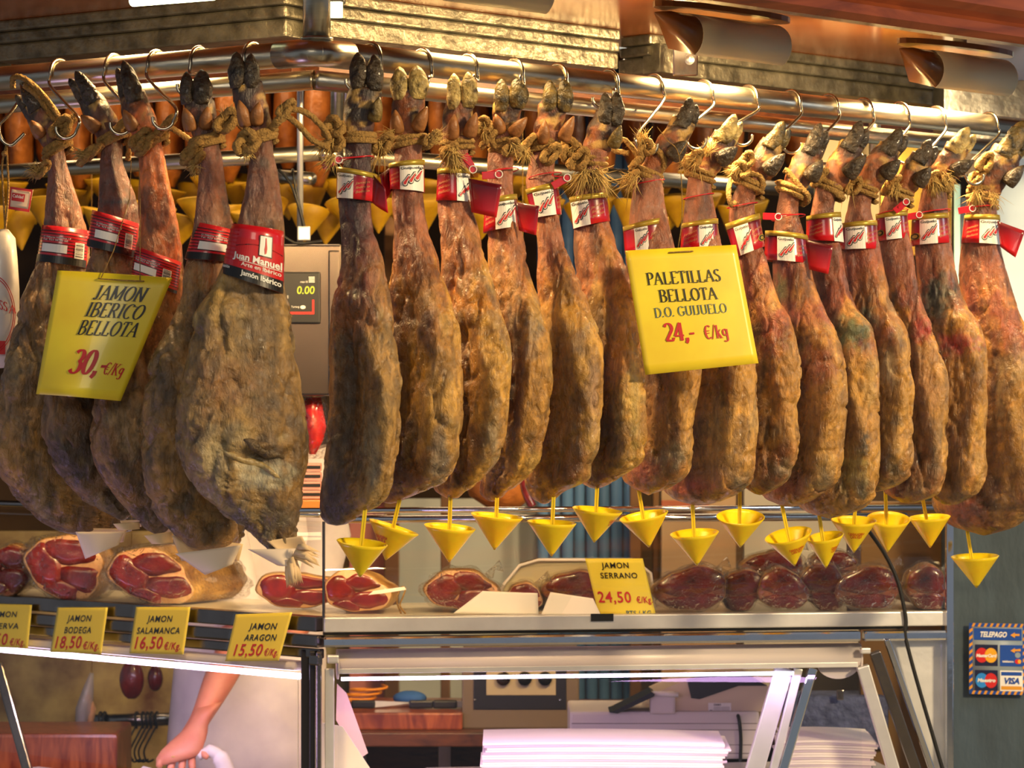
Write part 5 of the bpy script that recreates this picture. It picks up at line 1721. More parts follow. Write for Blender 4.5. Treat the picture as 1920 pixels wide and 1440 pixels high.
# right counter
RTc = empty('display_counter', (A0.x, A0.y, 0), 'steel and glass display counter under the right row of hams', 'display counter')
zt, zb = zy(1158), zy(1186)
mb = MB(); mb.bar(KR(606, (zt + zb) / 2, .02), KR(1776, (zt + zb) / 2, .02), .04, zt - zb, bev=.003)
mb.build('shelf_edge', M['steel'], RTc)
mb = MB(); mb.bar(KR(1108, 0, -.002) * 1 + Vector((0, 0, zy(1163))), KR(1150, 0, -.002) + Vector((0, 0, zy(1163))), .003, .018)
mb.build('black_tape', M['blackplastic'], RTc)
mb = MB(); mb.bar(KR(606, zy(1190), .03), KR(1700, zy(1190), .03), .03, .006); mb.build('gasket', M['rubber'], RTc)
z1, z2 = zy(1194), zy(1214)
mb = MB(); mb.bar(KR(606, (z1 + z2) / 2, .005), KR(1612, (z1 + z2) / 2, .005), .028, z1 - z2, bev=.006)
mb.bar(KR(1618, (z1 + z2) / 2, .005), KR(1776, (z1 + z2) / 2, .005), .028, z1 - z2, bev=.006)
mb.build('hinge_bar', M['chrome'], RTc)
# lamp housing with violet-white tube
zc = zy(1246)
mb = MB()
rings = []
for px in (634, 1610):
    c = KR(px, zc, .05)
    rings.append([c + VR * (-.034 * math.cos(a)) + Vector((0, 0, .031 * math.sin(a))) for a in np.linspace(-.9, math.pi + .3, 22)])
mb.loft(rings, closed=False)
mb.build('lamp_housing', M['housing'], RTc, solid=.002)
for k, px in enumerate((633, 1610)):
    c = KR(px, zc - .004, .05); mb = MB()
    mb.tube([c - UR * .002, c + UR * .002], .036, n=28); mb.build('lamp_end', M['housing'], RTc)
mb = MB(); mb.bar(KR(634, zc - .018, .02), KR(1608, zc - .018, .02), .006, .012, bev=.001); mb.build('lamp_lip', M['steel'], RTc)
mb = MB(); mb.tube([KR(640, zy(1277), .045), KR(1500, zy(1277), .045)], .0042, n=12)
mb.build('lamp_tube', M['tube_on'], RTc)
mid = KR(1100, zy(1283), .045)
area_light('counter_tube_light', mid, mid + Vector((0, .10, -.5)), 1.15, .04, 3.0, (.86, .50, 1.0), 170)
# deck and back of the display
mb = MB(); a, b = KR(606, zt - .004, .04), KR(1776, zt - .004, .04)
mb.prism([a, b, b + VR * .5, inner(.54, VR, a.z)], (0, 0, -.02)); mb.build('display_shelf', M['deck'], RTc)
# upper glass, curved top
def curved_glass(Kf, px0, px1, name, parent, z0, z1, m):
    mb = MB(); r0 = []; r1 = []
    for k in range(13):
        s = k / 12
        off = .012 + .16 * s ** 2.6
        z = z0 + (z1 - z0) * (1 - (1 - s) ** 1.15)
        r0.append(Kf(px0, z, off)); r1.append(Kf(px1, z, off))
    mb.loft([r0, r1], closed=False)
    return mb.build(name, m, parent)
curved_glass(KR, 608, 1690, 'front_glass', RTc, zt, zy(970), M['glass'])
curved_glass(KR, 1694, 1774, 'end_glass', RTc, zt, zy(970), M['glass'])
mb = MB(); mb.tube([KR(560, zy(962), .17), KR(1776, zy(962), .17)], .007, n=14); mb.build('glass_rail', M['chrome'], RTc)
mb = MB(); mb.tube([KR(612, zy(985), .34), KR(1700, zy(985), .34)], .010, n=14); mb.build('rear_rail', M['chrome'], RTc)
# end post, end frame and corner post
mb = MB(); p_ = KR(1780, 0, .0); mb.bar(Vector((p_.x, p_.y, 0)), Vector((p_.x, p_.y, zy(950))), .018, .03, up=(0, 1, 0), bev=.004)
mb.build('end_post', M['chrome'], RTc)
mb = MB(); p_ = KR(607, 0, .0); mb.bar(Vector((p_.x, p_.y, zt)), Vector((p_.x, p_.y, zy(978))), .006, .02, up=(0, 1, 0))
mb.build('corner_bead', M['dsteel'], RTc)
mb = MB(); mb.prism([KR(1572 + 40 * math.cos(a), zy(1248 + 30 * math.sin(a), 7), .045) for a in np.linspace(0, math.pi, 16)], VR * .004); mb.build('lamp_end', M['housing'], RTc)
for (xa, ya, xb, yb, w_, m_, nm, of) in ((1470, 1256, 1400, 1500, .044, 'steel', 'frame_leg', .06), (1497, 1256, 1437, 1500, .020, 'steel', 'frame_leg', .04), (1524, 1256, 1452, 1500, .022, 'chrome', 'frame_leg', .03),
                              (1617, 1252, 1690, 1500, .030, 'steel', 'frame_leg', .02), (1640, 1225, 1735, 1500, .026, 'dsteel', 'frame_leg', .01), (1662, 1200, 1765, 1500, .014, 'chrome', 'frame_leg', .0)):
    mb = MB(); mb.bar(KR(xa, zy(ya, 7), of), KR(xb, zy(yb, 7), of), w_, .03, up=(0, 1, 0), bev=.003)
    mb.build(nm, M[m_], RTc)
mb = MB(); pts = [KR(1668, zy(1205, 7), .03), KR(1774, zy(1205, 7), .03), KR(1774, zy(1500, 7), .03), KR(1768, zy(1500, 7), .03)]
mb.prism(pts, VR * .004); mb.build('end_plate', M['steel'], RTc)
mb = MB(); mb.bbox(KR(1622, zy(1222, 7), -.0), UR * .012, VR * .01, (0, 0, .007), .003); mb.build('hinge', M['steel'], RTc)
mb = MB(); mb.bbox(KR(624, zy(1236), -.0), UR * .014, VR * .01, (0, 0, .010), .004); mb.build('hinge', M['steel'], RTc)
mb = MB(); pts = [KR(x, zy(y, 7), -.006) for x, y in ((1628, 995), (1660, 1042), (1684, 1095), (1698, 1160), (1697, 1190), (1703, 1220), (1722, 1290), (1748, 1380), (1768, 1450))]
mb.tube(catmull(pts, 8), .0048, n=10); mb.build('curved_gasket', M['rubber'], RTc)
# sloping front glass and base
mb = MB(); a, b = KR(632, zy(1276), .02), KR(1612, zy(1276), .02); lo_ = Vector((0, 0, -.26))
mb.add([a, b, b + lo_ - VR * .03, a + lo_ - VR * .03], [(0, 1, 2, 3)]); mb.build('lower_glass', M['glass'], RTc)
mb = MB(); pts = [KR(606, .60, .0), KR(1776, .60, .0)]; pts += [pts[1] + VR * .7, inner(.7, VR, .60)]
mb.prism(pts, (0, 0, -.60)); mb.build('base_cabinet', M['basewhite'], RTc)
# steel strip and corner posts
mb = MB(); mb.bar(KR(618, zy(1256), .03), KR(618, .60, .03), .022, .02, up=(0, 1, 0), bev=.002); mb.build('corner_post', M['steel'], RTc)

# left counter
LTc = empty('display_counter', (A0.x - .3, A0.y + .3, 0), 'display counter with bright violet-white tube under the left hams, price cards on its edge', 'display counter')
mb = MB(); mb.bar(KL(603, (zt + zb) / 2, .02), KL(-60, (zt + zb) / 2, .02), .04, zt - zb, bev=.003); mb.build('shelf_edge', M['dsteel'], LTc)
mb = MB(); mb.bar(KL(603, zy(1204), .01), KL(-60, zy(1204), .01), .03, .030, bev=.006); mb.build('hinge_bar', M['dsteel'], LTc)
mb = MB(); mb.bar(KL(603, zy(1228), .02), KL(-60, zy(1228), .02), .02, .024, bev=.004); mb.build('hinge_bar', M['dsteel'], LTc)
mb = MB(); mb.bar(KL(566, zy(1256), .04), KL(-60, zy(1256), .04), .05, .022, bev=.008); mb.build('lamp_housing', M['housing'], LTc)
mb = MB(); mb.tube([KL(562, zy(1275), .03), KL(-60, zy(1275), .03)], .0072, n=14); mb.build('lamp_tube', M['tube_on'], LTc)
mid = KL(280, zy(1284), .03)
area_light('counter_tube_light', mid, mid + Vector((.05, .12, -.5)), .8, .04, 7, (.88, .66, 1.0), 170)
mb = MB(); a, b = KL(603, zt - .004, .04), KL(-60, zt - .004, .04)
mb.prism([a, b, b + VL * .34, inner(.38, VL, a.z)], (0, 0, -.02)); mb.build('display_shelf', M['deck'], LTc)
curved_glass(KL, 602, -60, 'front_glass', LTc, zt, zy(985), M['glass'])
mb = MB(); mb.tube([KL(600, zy(972), .17), KL(-60, zy(972), .17)], .008, n=14); mb.build('glass_rail', M['chrome'], LTc)
for px, w_, m_, of in ((573, .020, 'rubber', .02), (586, .014, 'blackplastic', .0), (598, .012, 'dsteel', -.004)):
    mb = MB(); mb.bar(KL(px, zy(1222), of), KL(px, 0, of), w_, .03, up=(0, 1, 0), bev=.003); mb.build('corner_post', M[m_], LTc)
mb = MB(); mb.bar(KL(559, zy(1280), .015), KL(559, .62, .015), .0016, .01, up=(0, 1, 0)); mb.build('glass_edge', M['whiteplastic'], LTc)
mb = MB(); mb.bar(KL(-4, zy(1250, 7.6), .02), KL(56, zy(1460, 7.6), .02), .026, .02, up=(0, 1, 0), bev=.004); mb.build('frame_leg', M['dsteel'], LTc)
mb = MB(); a, b = KL(560, zy(1282), .02), KL(-60, zy(1282), .02)
mb.add([a, b, b + lo_, a + lo_], [(0, 1, 2, 3)]); mb.build('lower_glass', M['glass'], LTc)
mb = MB(); pts = [KL(604, .56, .0), KL(-60, .56, .0)]; pts += [pts[1] + VL * .24, inner(.24, VL, .56)]
mb.prism(pts, (0, 0, -.56)); mb.build('base_cabinet', M['basewhite'], LTc)
mb = MB(); mb.bbox(KL(592, zy(1238), -.012), UL * .016, VL * .008, (0, 0, .012), .004); mb.build('hinge', M['dsteel'], LTc)

# price cards clipped to the left counter
def card(c, D, lines, label, group='yellow price cards on the counters', bend=.0, dD=(0, 0, 0, 0), sleeve=True):
    root, sh, f, pr = make_sheet('price_card', c, D, M['pyellow'], label, 'price card', bend=bend, dD=dD, group=group, thick=.0008)
    for (tx, x0, x1, y, h, m) in lines:
        ink(pr, c, sans(tx, .018, .10, 1.1), x0, x1, y, h, m)
    pr.done('print', sh)
    if sleeve:
        mb = MB(); mb.grid(lambda u, v: f(-.03 + 1.06 * u, -.03 + 1.07 * v, .003), 6, 6); mb.build('clear_sleeve', M['sleeve'], root)
    return root


def kd(px): return on_line(px, Vector((A0.x, A0.y, 0)) - VL * .012, UL)


K_, R_ = M['black'], M['redink']
for c, lines, lab in (
    (((-45, 1131), (60, 1134), (52, 1216), (-55, 1212)), [('JAMON', -14, 33, 1157, 11, K_), ('RESERVA', -28, 36, 1179, 11, K_), ('17,50', -42, 15, 1209, 22, R_), ('€/Kg.', 19, 47, 1210, 13, R_)], 'yellow price card cut off by the left edge, ending in SERVA'),
    (((108, 1139), (202, 1139), (190, 1226), (94, 1223)), [('JAMON', 128, 172, 1165, 12, K_), ('BODEGA', 121, 172, 1187, 12, K_), ('18,50', 100, 153, 1215, 23, R_), ('€/Kg.', 156, 186, 1217, 14, R_)], 'yellow price card reading JAMON BODEGA 18,50'),
    (((255, 1138), (357, 1138), (344, 1227), (242, 1225)), [('JAMON', 278, 324, 1166, 12, K_), ('SALAMANCA', 257, 338, 1188, 12, K_), ('16,50', 249, 305, 1216, 23, R_), ('€/Kg.', 308, 339, 1218, 14, R_)], 'yellow price card reading JAMON SALAMANCA 16,50'),
    (((442, 1152), (548, 1148), (523, 1239), (422, 1240)), [('JAMON', 469, 519, 1180, 12, K_), ('ARAGON', 459, 518, 1201, 12, K_), ('15,50', 434, 491, 1229, 22, R_), ('€/Kg.', 495, 521, 1229, 13, R_)], 'yellow price card reading JAMON ARAGON 15,50, nearest the corner post')):
    mid_ = (c[0][0] + c[1][0]) / 2
    card(c, kd(mid_), lines, lab, dD=[kd(p[0]) - kd(mid_) - (.012 if q > 1 else 0) for q, p in enumerate(c)])
c = ((1097, 1047), (1205, 1047), (1230, 1154), (1123, 1154))
card(c, 7.00, [('JAMON', 1129, 1180, 1065, 11, K_), ('SERRANO', 1126, 1196, 1084, 11, K_), ('24,50', 1122, 1185, 1129, 21, R_), ('€/Kg.', 1194, 1224, 1130, 12, R_), ('PTS / KG', 1174, 1222, 1153, 9, M['blueink'])], 'yellow price card reading JAMON SERRANO 24,50 standing inside the right counter', bend=.012, sleeve=False)

# ------------------------------------------------------------------ cut hams on the shelves
def cut_ham(cx, cy_, rx, ry, D, label, dark=False, depth=.16, seed=0, tail=0.0, wrap=True, shape=1.0, lean=0.0):
    base_z = zt - .002
    c = P(cx, cy_, D)
    if dark: rx, ry = rx * 1.12, ry * 1.1
    rxm, rym = rx / F * D, ry / F * D
    c.z = max(c.z, base_z + rym * .98)
    root = empty('cut_ham', (c.x, c.y, base_z), label, 'cut ham', 'cut ham pieces on the counter shelves')
    N = 40
    rnd = random.Random(seed)
    ph = [rnd.uniform(0, 6.28) for _ in range(4)]
    def out(a, s=1.0):
        r_ = 1 + .10 * math.sin(2 * a + ph[0]) + .07 * math.sin(3 * a + ph[1]) + .03 * math.sin(7 * a + ph[2])
        x = math.cos(a) * rxm * r_ * s; z = math.sin(a) * rym * r_ * s
        if z < -rym * .95: z = -rym * .95
        return x + lean * z, z
    def ring(s, dy, tx=0):
        return [c + Vector((out(2 * math.pi * k / N, s)[0] + tx, dy, out(2 * math.pi * k / N, s)[1] * 1)) for k in range(N)]
    mb = MB(); mb.loft([ring(.96, .0), ring(1.0, .010), ring(1.02, depth * .35, tail * .3), ring(.92, depth * .7, tail * .7), ring(.55, depth, tail)])
    mb.build('rind', M['rind'], root)
    mb = MB(); mb.loft([ring(.93, -.006), ring(.965, -.003), ring(.965, .002)]); mb.build('fat_rim', M['fat_dark'] if dark else M['fat'], root)
    mm = M['meat_dark'] if dark else M['meat']
    lim = .945 if dark else .925
    # muscles of the cut face, separated by seams of fat
    cuts = [(-.50, .10, .50, .74), (.22, .48, .66, .48), (.36, -.36, .62, .48), (-.30, -.70, .50, .36)] if shape else [(.0, .34, 1.15, .72), (.1, -.62, 1.1, .46)]
    for (mx, mz, sx, sz) in cuts:
        p_ = []
        for k in range(22):
            a = 2 * math.pi * k / 22
            rr = 1 + .12 * math.sin(2 * a + ph[3] + mx * 5) + .06 * math.sin(5 * a + mz * 9)
            x = (mx + math.cos(a) * sx * rr * .93) * rxm; z = (mz + math.sin(a) * sz * rr * .93) * rym
            ang = math.atan2(z / rym, x / rxm); ox, oz = out(ang, lim)
            q = math.hypot(x, z) / max(math.hypot(ox - lean * oz, oz), 1e-6)
            if q > 1: x, z = x / q, z / q
            p_.append((x + lean * z, z))
        f0 = [c + Vector((x, -.006, z)) for x, z in p_]; f1_ = [c + Vector((x * .985, -.0075, z * .985)) for x, z in p_]
        mx_ = sum(x for x, z in p_) / 22; mz_ = sum(z for x, z in p_) / 22
        f2_ = [c + Vector((mx_ + (x - mx_) * .5, -.0078, mz_ + (z - mz_) * .5)) for x, z in p_]
        mb = MB(); mb.loft([f0, f1_, f2_]); mb.build('muscle', mm, root)
    if wrap:
        mb = MB()
        rings = []
        for s_, dy, tx in ((.5, -.020, 0), (1.0, -.018, 0), (1.10, .0, 0), (1.12, depth * .4, tail * .3), (1.0, depth * .8, tail * .8), (.5, depth * 1.1, tail)):
            R = ring(s_, dy, tx)
            cc = c + Vector((tx, dy, 0))
            R = [p + (p - cc) * (.05 * rnd.uniform(-1, 1) + .03 * math.sin(k * 1.7)) for k, p in enumerate(R)]
            for p in R: p.z = max(p.z, base_z + .001)
            rings.append(R)
        mb.loft(rings); 
        # twisted tail of the bag
        t0 = c + Vector((rxm * .7, -.01, rym * .75)); mb.tube([t0, t0 + Vector((.012, -.004, .018)), t0 + Vector((.03, -.006, .024))], [.012, .005, .016], n=10)
        mb.build('plastic_wrap', M['film'], root)
    return root


cut_ham(8, 1085, 48, 46, 7.62, 'dark cut ham at the far left edge inside the left counter', True, seed=1)
cut_ham(122, 1072, 76, 62, 7.50, 'cut ham behind the JAMON BODEGA card, a lobe of dark meat rising at its left', False, seed=2, tail=.04, lean=-.35)
cut_ham(283, 1087, 82, 52, 7.34, 'cut ham behind the JAMON SALAMANCA card, yellow rind on its right', False, seed=5, tail=.16, depth=.26, lean=-.3)
cut_ham(560, 1114, 78, 36, 7.16, 'red cut ham left of the corner glass edge under the frayed paper', False, seed=7, wrap=False)
cut_ham(668, 1110, 62, 40, 7.02, 'red cut ham just right of the corner glass edge below the first funnel', False, seed=9, wrap=False, tail=.03)
cut_ham(868, 1112, 70, 40, 7.06, 'wrapped cut ham showing dark red over orange fat, left half of the right counter', False, seed=11)
cut_ham(985, 1118, 32, 26, 7.10, 'small red wedge of ham between the white cards in the right counter', False, seed=12, shape=0)
cut_ham(1080, 1112, 50, 34, 7.16, 'very dark glossy ham piece half hidden by the JAMON SERRANO card', True, seed=13, shape=0)
cut_ham(1298, 1112, 58, 40, 7.06, 'round dark red wrapped ham right of the JAMON SERRANO card', True, seed=14, shape=0)
cut_ham(1392, 1116, 36, 36, 7.10, 'wrapped ham piece with its bag twisted into an upright tail', True, seed=15, shape=0)
cut_ham(1468, 1115, 40, 38, 7.08, 'dark wrapped ham piece, middle of the row right of the twisted bag', True, seed=16, shape=0)
cut_ham(1545, 1110, 38, 42, 7.10, 'tall smooth dark ham piece left of the curved gasket', True, seed=17, shape=0)
cut_ham(1628, 1112, 50, 40, 7.09, 'dark ham piece with a shiny fold right beside the curved gasket', True, seed=18, shape=0)
cut_ham(1738, 1116, 36, 38, 7.14, 'dim wrapped ham piece behind the end glass of the right counter', True, seed=19, shape=0)
cut_ham(1452, 1060, 48, 26, 7.40, 'brown ham piece in the rear row of the right counter, left one', True, seed=21, shape=0)
cut_ham(1560, 1062, 40, 26, 7.42, 'brown ham piece in the rear row of the right counter, right one', True, seed=22, shape=0)


def slab_px(name, pts, D, thick, m, label=None, cat=None, parent=None, group=None, bevel=False):
    mb = MB(); mb.prism([P(x, y, D) for x, y in pts], (0, thick, 0))
    return mb.build(name, m, parent, label, cat, group)


def leaf_px(name, c, D, m, bend, label, cat, dD=(0, 0, 0, 0), group=None, wob=0):
    w = [P(*p, D + d) for p, d in zip(c, dD)]
    f = sheet_surf(*w, bend=bend, wob=wob)
    mb = MB(); mb.grid(lambda u, v: f(u, v), 16, 10)
    return mb.build(name, m, None, label, cat, group, solid=.001)


leaf_px('white_card', ((905, 1108), (1008, 1112), (1010, 1152), (850, 1150)), 6.96, M['paper'], .010, 'blank white card leaning inside the right counter, left of the red wedge', 'card')
leaf_px('white_card', ((1032, 1110), (1112, 1122), (1126, 1152), (1015, 1152)), 6.95, M['paper'], .010, 'blank white card leaning against the JAMON SERRANO card', 'card')
leaf_px('white_card', ((700, 1108), (758, 1100), (762, 1106), (690, 1116)), 6.97, M['paper'], .006, 'small white slip of paper lying beside the first right ham piece', 'card')
t = empty('string_loop', P(755, 1150, 7.0), 'loop of straw-coloured string standing right of the first cut ham', 'string')
mb = MB(); mb.tube(catmull([P(760, 1150, 7.02), P(750, 1135, 7.0), P(756, 1118, 7.0), P(760, 1104, 7.0), P(752, 1102, 7.0), P(744, 1126, 7.01), P(752, 1150, 7.02)], 6), .0022, n=8); mb.build('string', M['rope'], t)
# clear-lidded grey box
t = empty('lidded_box', P(1020, 1150, 7.3), 'grey box with a domed clear lid at the back of the right counter', 'box')
prof = [(925, 1150), (945, 1095), (975, 1060), (1010, 1050), (1190, 1050), (1220, 1075), (1230, 1150)]
mb = MB(); mb.prism([P(x, y, 7.26) for x, y in prof], (0, .12, 0)); mb.build('lid', mat('smoked_lid', '#a89c80', rough=.15, coat=.5), t)
mb = MB(); mb.tube([P(x, y, 7.255) for x, y in prof], .004, n=8); mb.build('lid_edge', M['greyplastic'], t)

# drip papers folded under the left hams
def drip_paper(pts, D, m, label, fold):
    root = empty('drip_paper', P(pts[0][0], pts[0][1], D), label, 'drip paper', 'folded drip papers under the left hams')
    c = [Vector(P(x, y, D)) for x, y in pts]
    f = sheet_surf(c[0], c[1], c[2], c[3], bend=.018)
    mb = MB(); mb.grid(lambda u, v: f(u, v), 14, 8); mb.build('front_leaf', m, root, solid=.0008)
    c2 = [Vector(P(x, y, D + .035)) for x, y in fold]
    f = sheet_surf(c2[0], c2[1], c2[2], c2[3], bend=-.012)
    mb = MB(); mb.grid(lambda u, v: f(u, v), 14, 8); mb.build('back_leaf', M['cream'], root, solid=.0008)
    return root


drip_paper(((142, 997), (233, 997), (222, 1022), (160, 1048)), HL[4].D0 - .03, M['wpaper'], 'white drip paper under the leftmost ham', ((150, 990), (238, 992), (232, 1016), (170, 1030)))
drip_paper(((212, 982), (262, 978), (262, 992), (222, 994)), HL[3].D0 - .03, M['cream'], 'small sliver of cream paper under the ham behind the sheet middle', ((225, 976), (268, 974), (265, 988), (230, 990)))
drip_paper(((270, 1004), (325, 996), (324, 1018), (285, 1020)), HL[2].D0 - .03, M['cream'], 'cream drip paper under the ham with the orange leg', ((285, 990), (330, 990), (330, 1008), (292, 1010)))
drip_paper(((328, 1038), (452, 1022), (436, 1058), (385, 1078)), HL[1].D0 - .04, M['wpaper'], 'wide drip paper under the ham with the wrinkled side', ((322, 1004), (456, 1020), (448, 1052), (340, 1052)))
r_ = drip_paper(((465, 1030), (565, 1028), (556, 1062), (520, 1060)), HL[0].D0 - .05, M['wpaper'], 'frayed cream drip paper under the big ham by the corner', ((500, 1014), (566, 1005), (580, 1034), (530, 1040)))
D_ = HL[0].D0 - .06
mb = MB()
for k in range(22):
    a = k / 21
    x0_, y0_ = 540 + 18 * a, 1055 - 30 * a
    if a < .45: x1_, y1_ = 538 + 60 * a * 1.2, 1104 - 20 * a
    else: x1_, y1_ = 592 + random.uniform(-8, 10), 1078 - 70 * (a - .3)
    p0 = P(x0_, y0_, D_ + random.uniform(-.01, .01)); p1 = P(x1_, y1_, D_ - random.uniform(0, .02))
    u = (p1 - p0).cross(Vector((0, 1, 0))).normalized() * .0045
    m_ = (p0 + p1) / 2 + Vector((0, -.008, .004))
    mb.add([p0 - u, p0 + u, m_ - u, m_ + u, p1], [(0, 1, 3, 2), (2, 3, 4)])
mb.build('frayed_edge', M['cream'], r_, kind='stuff', solid=.0006)

# ------------------------------------------------------------------ things below, right counter
def paper_pile(px0, px1, pyt, D, zb_, n, label, seed):
    rnd = random.Random(seed)
    root = empty('paper_pile', P((px0 + px1) / 2, 1440, D), label, 'paper pile')
    ORIG[root] = ORIG[root]
    ztop = zy(pyt, D)
    x0 = (px0 - 960) / F * D; x1 = (px1 - 960) / F * D
    th = (ztop - zb_) / n
    for k in range(n):
        a = rnd.uniform(-.006, .006); b = rnd.uniform(-.006, .006); w_ = .004 * math.sin(k * .5)
        z = zb_ + th * k
        def top(u, v, zz): return Vector((x0 + a + w_ + (x1 - x0 + b) * u, D + .22 * v + rnd.uniform(-.0005, .0005), zz + .006 * math.sin(2.6 * u + .6) * (k / n) + .010 * v * (k / n)))
        mb = MB(); m_ = 10
        V = []
        for zz in (z, z + th * .93):
            for v in (0, 1):
                for i in range(m_ + 1): V.append(top(i / m_, v, zz))
        q = m_ + 1; fs = []
        for i in range(m_):
            fs += [(i, i + 1, q + i + 1, q + i), (2 * q + i, 3 * q + i, 3 * q + i + 1, 2 * q + i + 1), (i, 2 * q + i, 2 * q + i + 1, i + 1), (q + i, q + i + 1, 3 * q + i + 1, 3 * q + i)]
        fs += [(0, q, 3 * q, 2 * q), (m_, 2 * q + m_, 3 * q + m_, q + m_)]
        mb.add(V, fs, smooth=False); mb.build('paper_bundle', M['paper'] if k % 3 else M['paper2'], root)
    return root


paper_pile(906, 1360, 1396, 7.12, .601, 20, 'wide pile of white wrapping paper in the middle of the right counter', 3)
paper_pile(1468, 1640, 1392, 7.16, .601, 20, 'smaller pile of white paper behind the slanted legs of the right counter', 4)
slab_px('paper_sheet', [(603, 1355), (642, 1362), (700, 1450), (700, 1500), (600, 1500)], 6.98, .002, M['paper'], 'plain white sheet standing at the left end inside the right counter', 'paper sheet')
slab_px('paper_sheet', [(632, 1282), (650, 1300), (690, 1412), (672, 1424), (630, 1350)], 7.08, .002, mat('peach_paper', '#e6c6ae', rough=.7), 'peach-coloured sheet leaning behind the white sheet at the left end', 'paper sheet')

# work bench behind
ZB = zy(1356, 8.5)
t = empty('work_bench', P(900, 1400, 8.6), 'dark wooden work bench inside the stall carrying board, oven and till', 'bench')
ORIG[t] = Vector((P(900, 1400, 8.6).x, 8.6, 0)); t.location = ORIG[t]
xa, xb = (640 - 960) / F * 8.5, 1.15
mb = MB(); mb.box(xa, xb, 8.25, 9.2, ZB - .04, ZB, bev=.004); mb.build('bench_top', M['wood_dark'], t)
for xx in (xa + .05, -.2, .45, xb - .05):
    mb = MB(); mb.box(xx - .02, xx + .02, 8.6, 8.64, 0, ZB - .04, bev=.003); mb.build('leg', M['dsteel'], t)
mb = MB(); mb.box(xa + .03, xb, 9.0, 9.02, .05, ZB - .04); mb.build('added_dark_panel', M['wood_dark'], t)  # dark sheet added to stand in for the blackish shade below the bench
mb = MB(); mb.bar(Vector((xa, 8.62, .45)), Vector((xb, 8.62, .45)), .012, .012); mb.build('stretcher', M['wood_dark'], t)
# board
def zD(py, D): return EYE - (py - HOR) / F * D
mb = MB(); mb.box((640 - 960) / F * 8.4, (868 - 960) / F * 8.4, 8.32, 8.75, ZB, ZB + .05, bev=.006)
mb.build('cutting_board', M['wood_block'], None, 'red-brown chopping board under the knives at the back', 'cutting board')
zc_ = ZB + .05
for k, (px, m_, lab) in enumerate(((682, 'rubber', 'small black-handled knife at the left end of the chopping board'), (790, 'blackplastic', 'dark-handled knife lying at the middle of the chopping board'), (835, 'rubber', 'black-handled knife at the right end of the chopping board'))):
    x = (px - 960) / F * 8.45
    t = empty('knife', (x, 8.42, zc_), lab, 'knife')
    mb = MB(); mb.bbox((x, 8.42, zc_ + .014), (.035, 0, 0), (0, .01, 0), (0, 0, .012), .006); mb.build('handle', M[m_], t)
    mb = MB(); mb.prism([Vector((x + .03, 8.42, zc_ + .004)), Vector((x + .14, 8.47, zc_ + .006)), Vector((x + .16, 8.47, zc_ + .014)), Vector((x + .03, 8.42, zc_ + .024))], (0, .003, 0)); mb.build('blade', M['steel'], t)
mb = MB(); x = (768 - 960) / F * 8.5
mb.sphere((x, 8.52, zc_ + .022), .05, .035, .022); mb.build('blue_cloth', mat('blue_cloth', '#2c5a9c', rough=.8, bump=.5, bscale=20), None, 'crumpled blue cloth on the chopping board', 'cloth')
mb = MB(); x = (660 - 960) / F * 8.5; pts = []
for k in range(60):
    a = k / 60 * 2 * math.pi * 3.2
    pts.append(Vector((x + .05 * math.cos(a) + k * .0009, 8.55 + .05 * math.sin(a), zc_ + .006 + k * .0008)))
mb.tube(pts, .004, n=8); mb.build('orange_cable', mat('orange_cable', '#e08a18', rough=.4), None, 'coiled orange cable at the left end of the bench', 'cable')
# oven / control box
D_ = 8.35
t = empty('oven', P(975, 1356, D_), 'dark enamel oven with three round dials on the bench', 'oven')
ORIG[t] = Vector((P(975, 0, D_).x, D_, ZB)); t.location = ORIG[t]
x0, x1 = (866 - 960) / F * D_, (1086 - 960) / F * D_
mb = MB(); mb.box(x0, x1, D_, D_ + .3, ZB, zD(1222, D_), bev=.006); mb.build('case', mat('taupe_enamel', '#6a5a46', rough=.4), t)
mb = MB(); mb.box((888 - 960) / F * D_, (1062 - 960) / F * D_, D_ - .004, D_ + .002, zD(1330, D_), zD(1240, D_), bev=.002); mb.build('window_frame', M['blackplastic'], t)
mb = MB(); mb.box((912 - 960) / F * D_, (1042 - 960) / F * D_, D_ - .007, D_ - .003, zD(1303, D_), zD(1245, D_), bev=.001); pn = mb.build('control_panel', mat('cream_panel', '#a89878', rough=.4), t)
for px in (944, 984, 1022):
    c = P(px, 1272, D_ - .008); mb = MB(); mb.tube([c, c + Vector((0, -.012, 0))], .020, n=24); mb.build('dial', M['rubber'] if px > 950 else M['dsteel'], pn)
for px in (890, 1050):
    c = P(px, 1312, D_ - .004); mb = MB(); mb.sphere(c, .004, n=10, m=6); mb.build('screw', M['chrome'], t)

# till on its scale box
D_ = 7.72
t = empty('weighing_box', P(1245, 1440, D_), 'pinkish-grey box with drawer seams under the cash register', 'scale box')
ORIG[t] = Vector((P(1245, 0, D_).x, D_, .6)); t.location = ORIG[t]
x0, x1 = (1068 - 960) / F * D_, (1424 - 960) / F * D_
mb = MB(); mb.box(x0, x1, D_, D_ + .3, .605, zD(1334, D_), bev=.008); mb.build('case', M['greyplastic'], t)
for yy in (1356, 1368, 1396, 1412):
    mb = MB(); mb.box(x0 + .006, x1 - .006, D_ - .0012, D_ + .002, zD(yy + 1, D_), zD(yy, D_)); mb.build('seam', M['dsteel'], t)
t = empty('cash_register', P(1320, 1340, D_ + .05), 'beige cash register with dark smoked window facing away from us', 'cash register')
ORIG[t] = Vector((P(1320, 0, D_ + .05).x, D_ + .05, zD(1334, D_))); t.location = ORIG[t]
D2 = D_ + .02
prof = [(1222, 1334), (1224, 1302), (1262, 1285), (1290, 1274), (1330, 1262), (1395, 1258), (1420, 1275), (1441, 1287), (1444, 1334)]
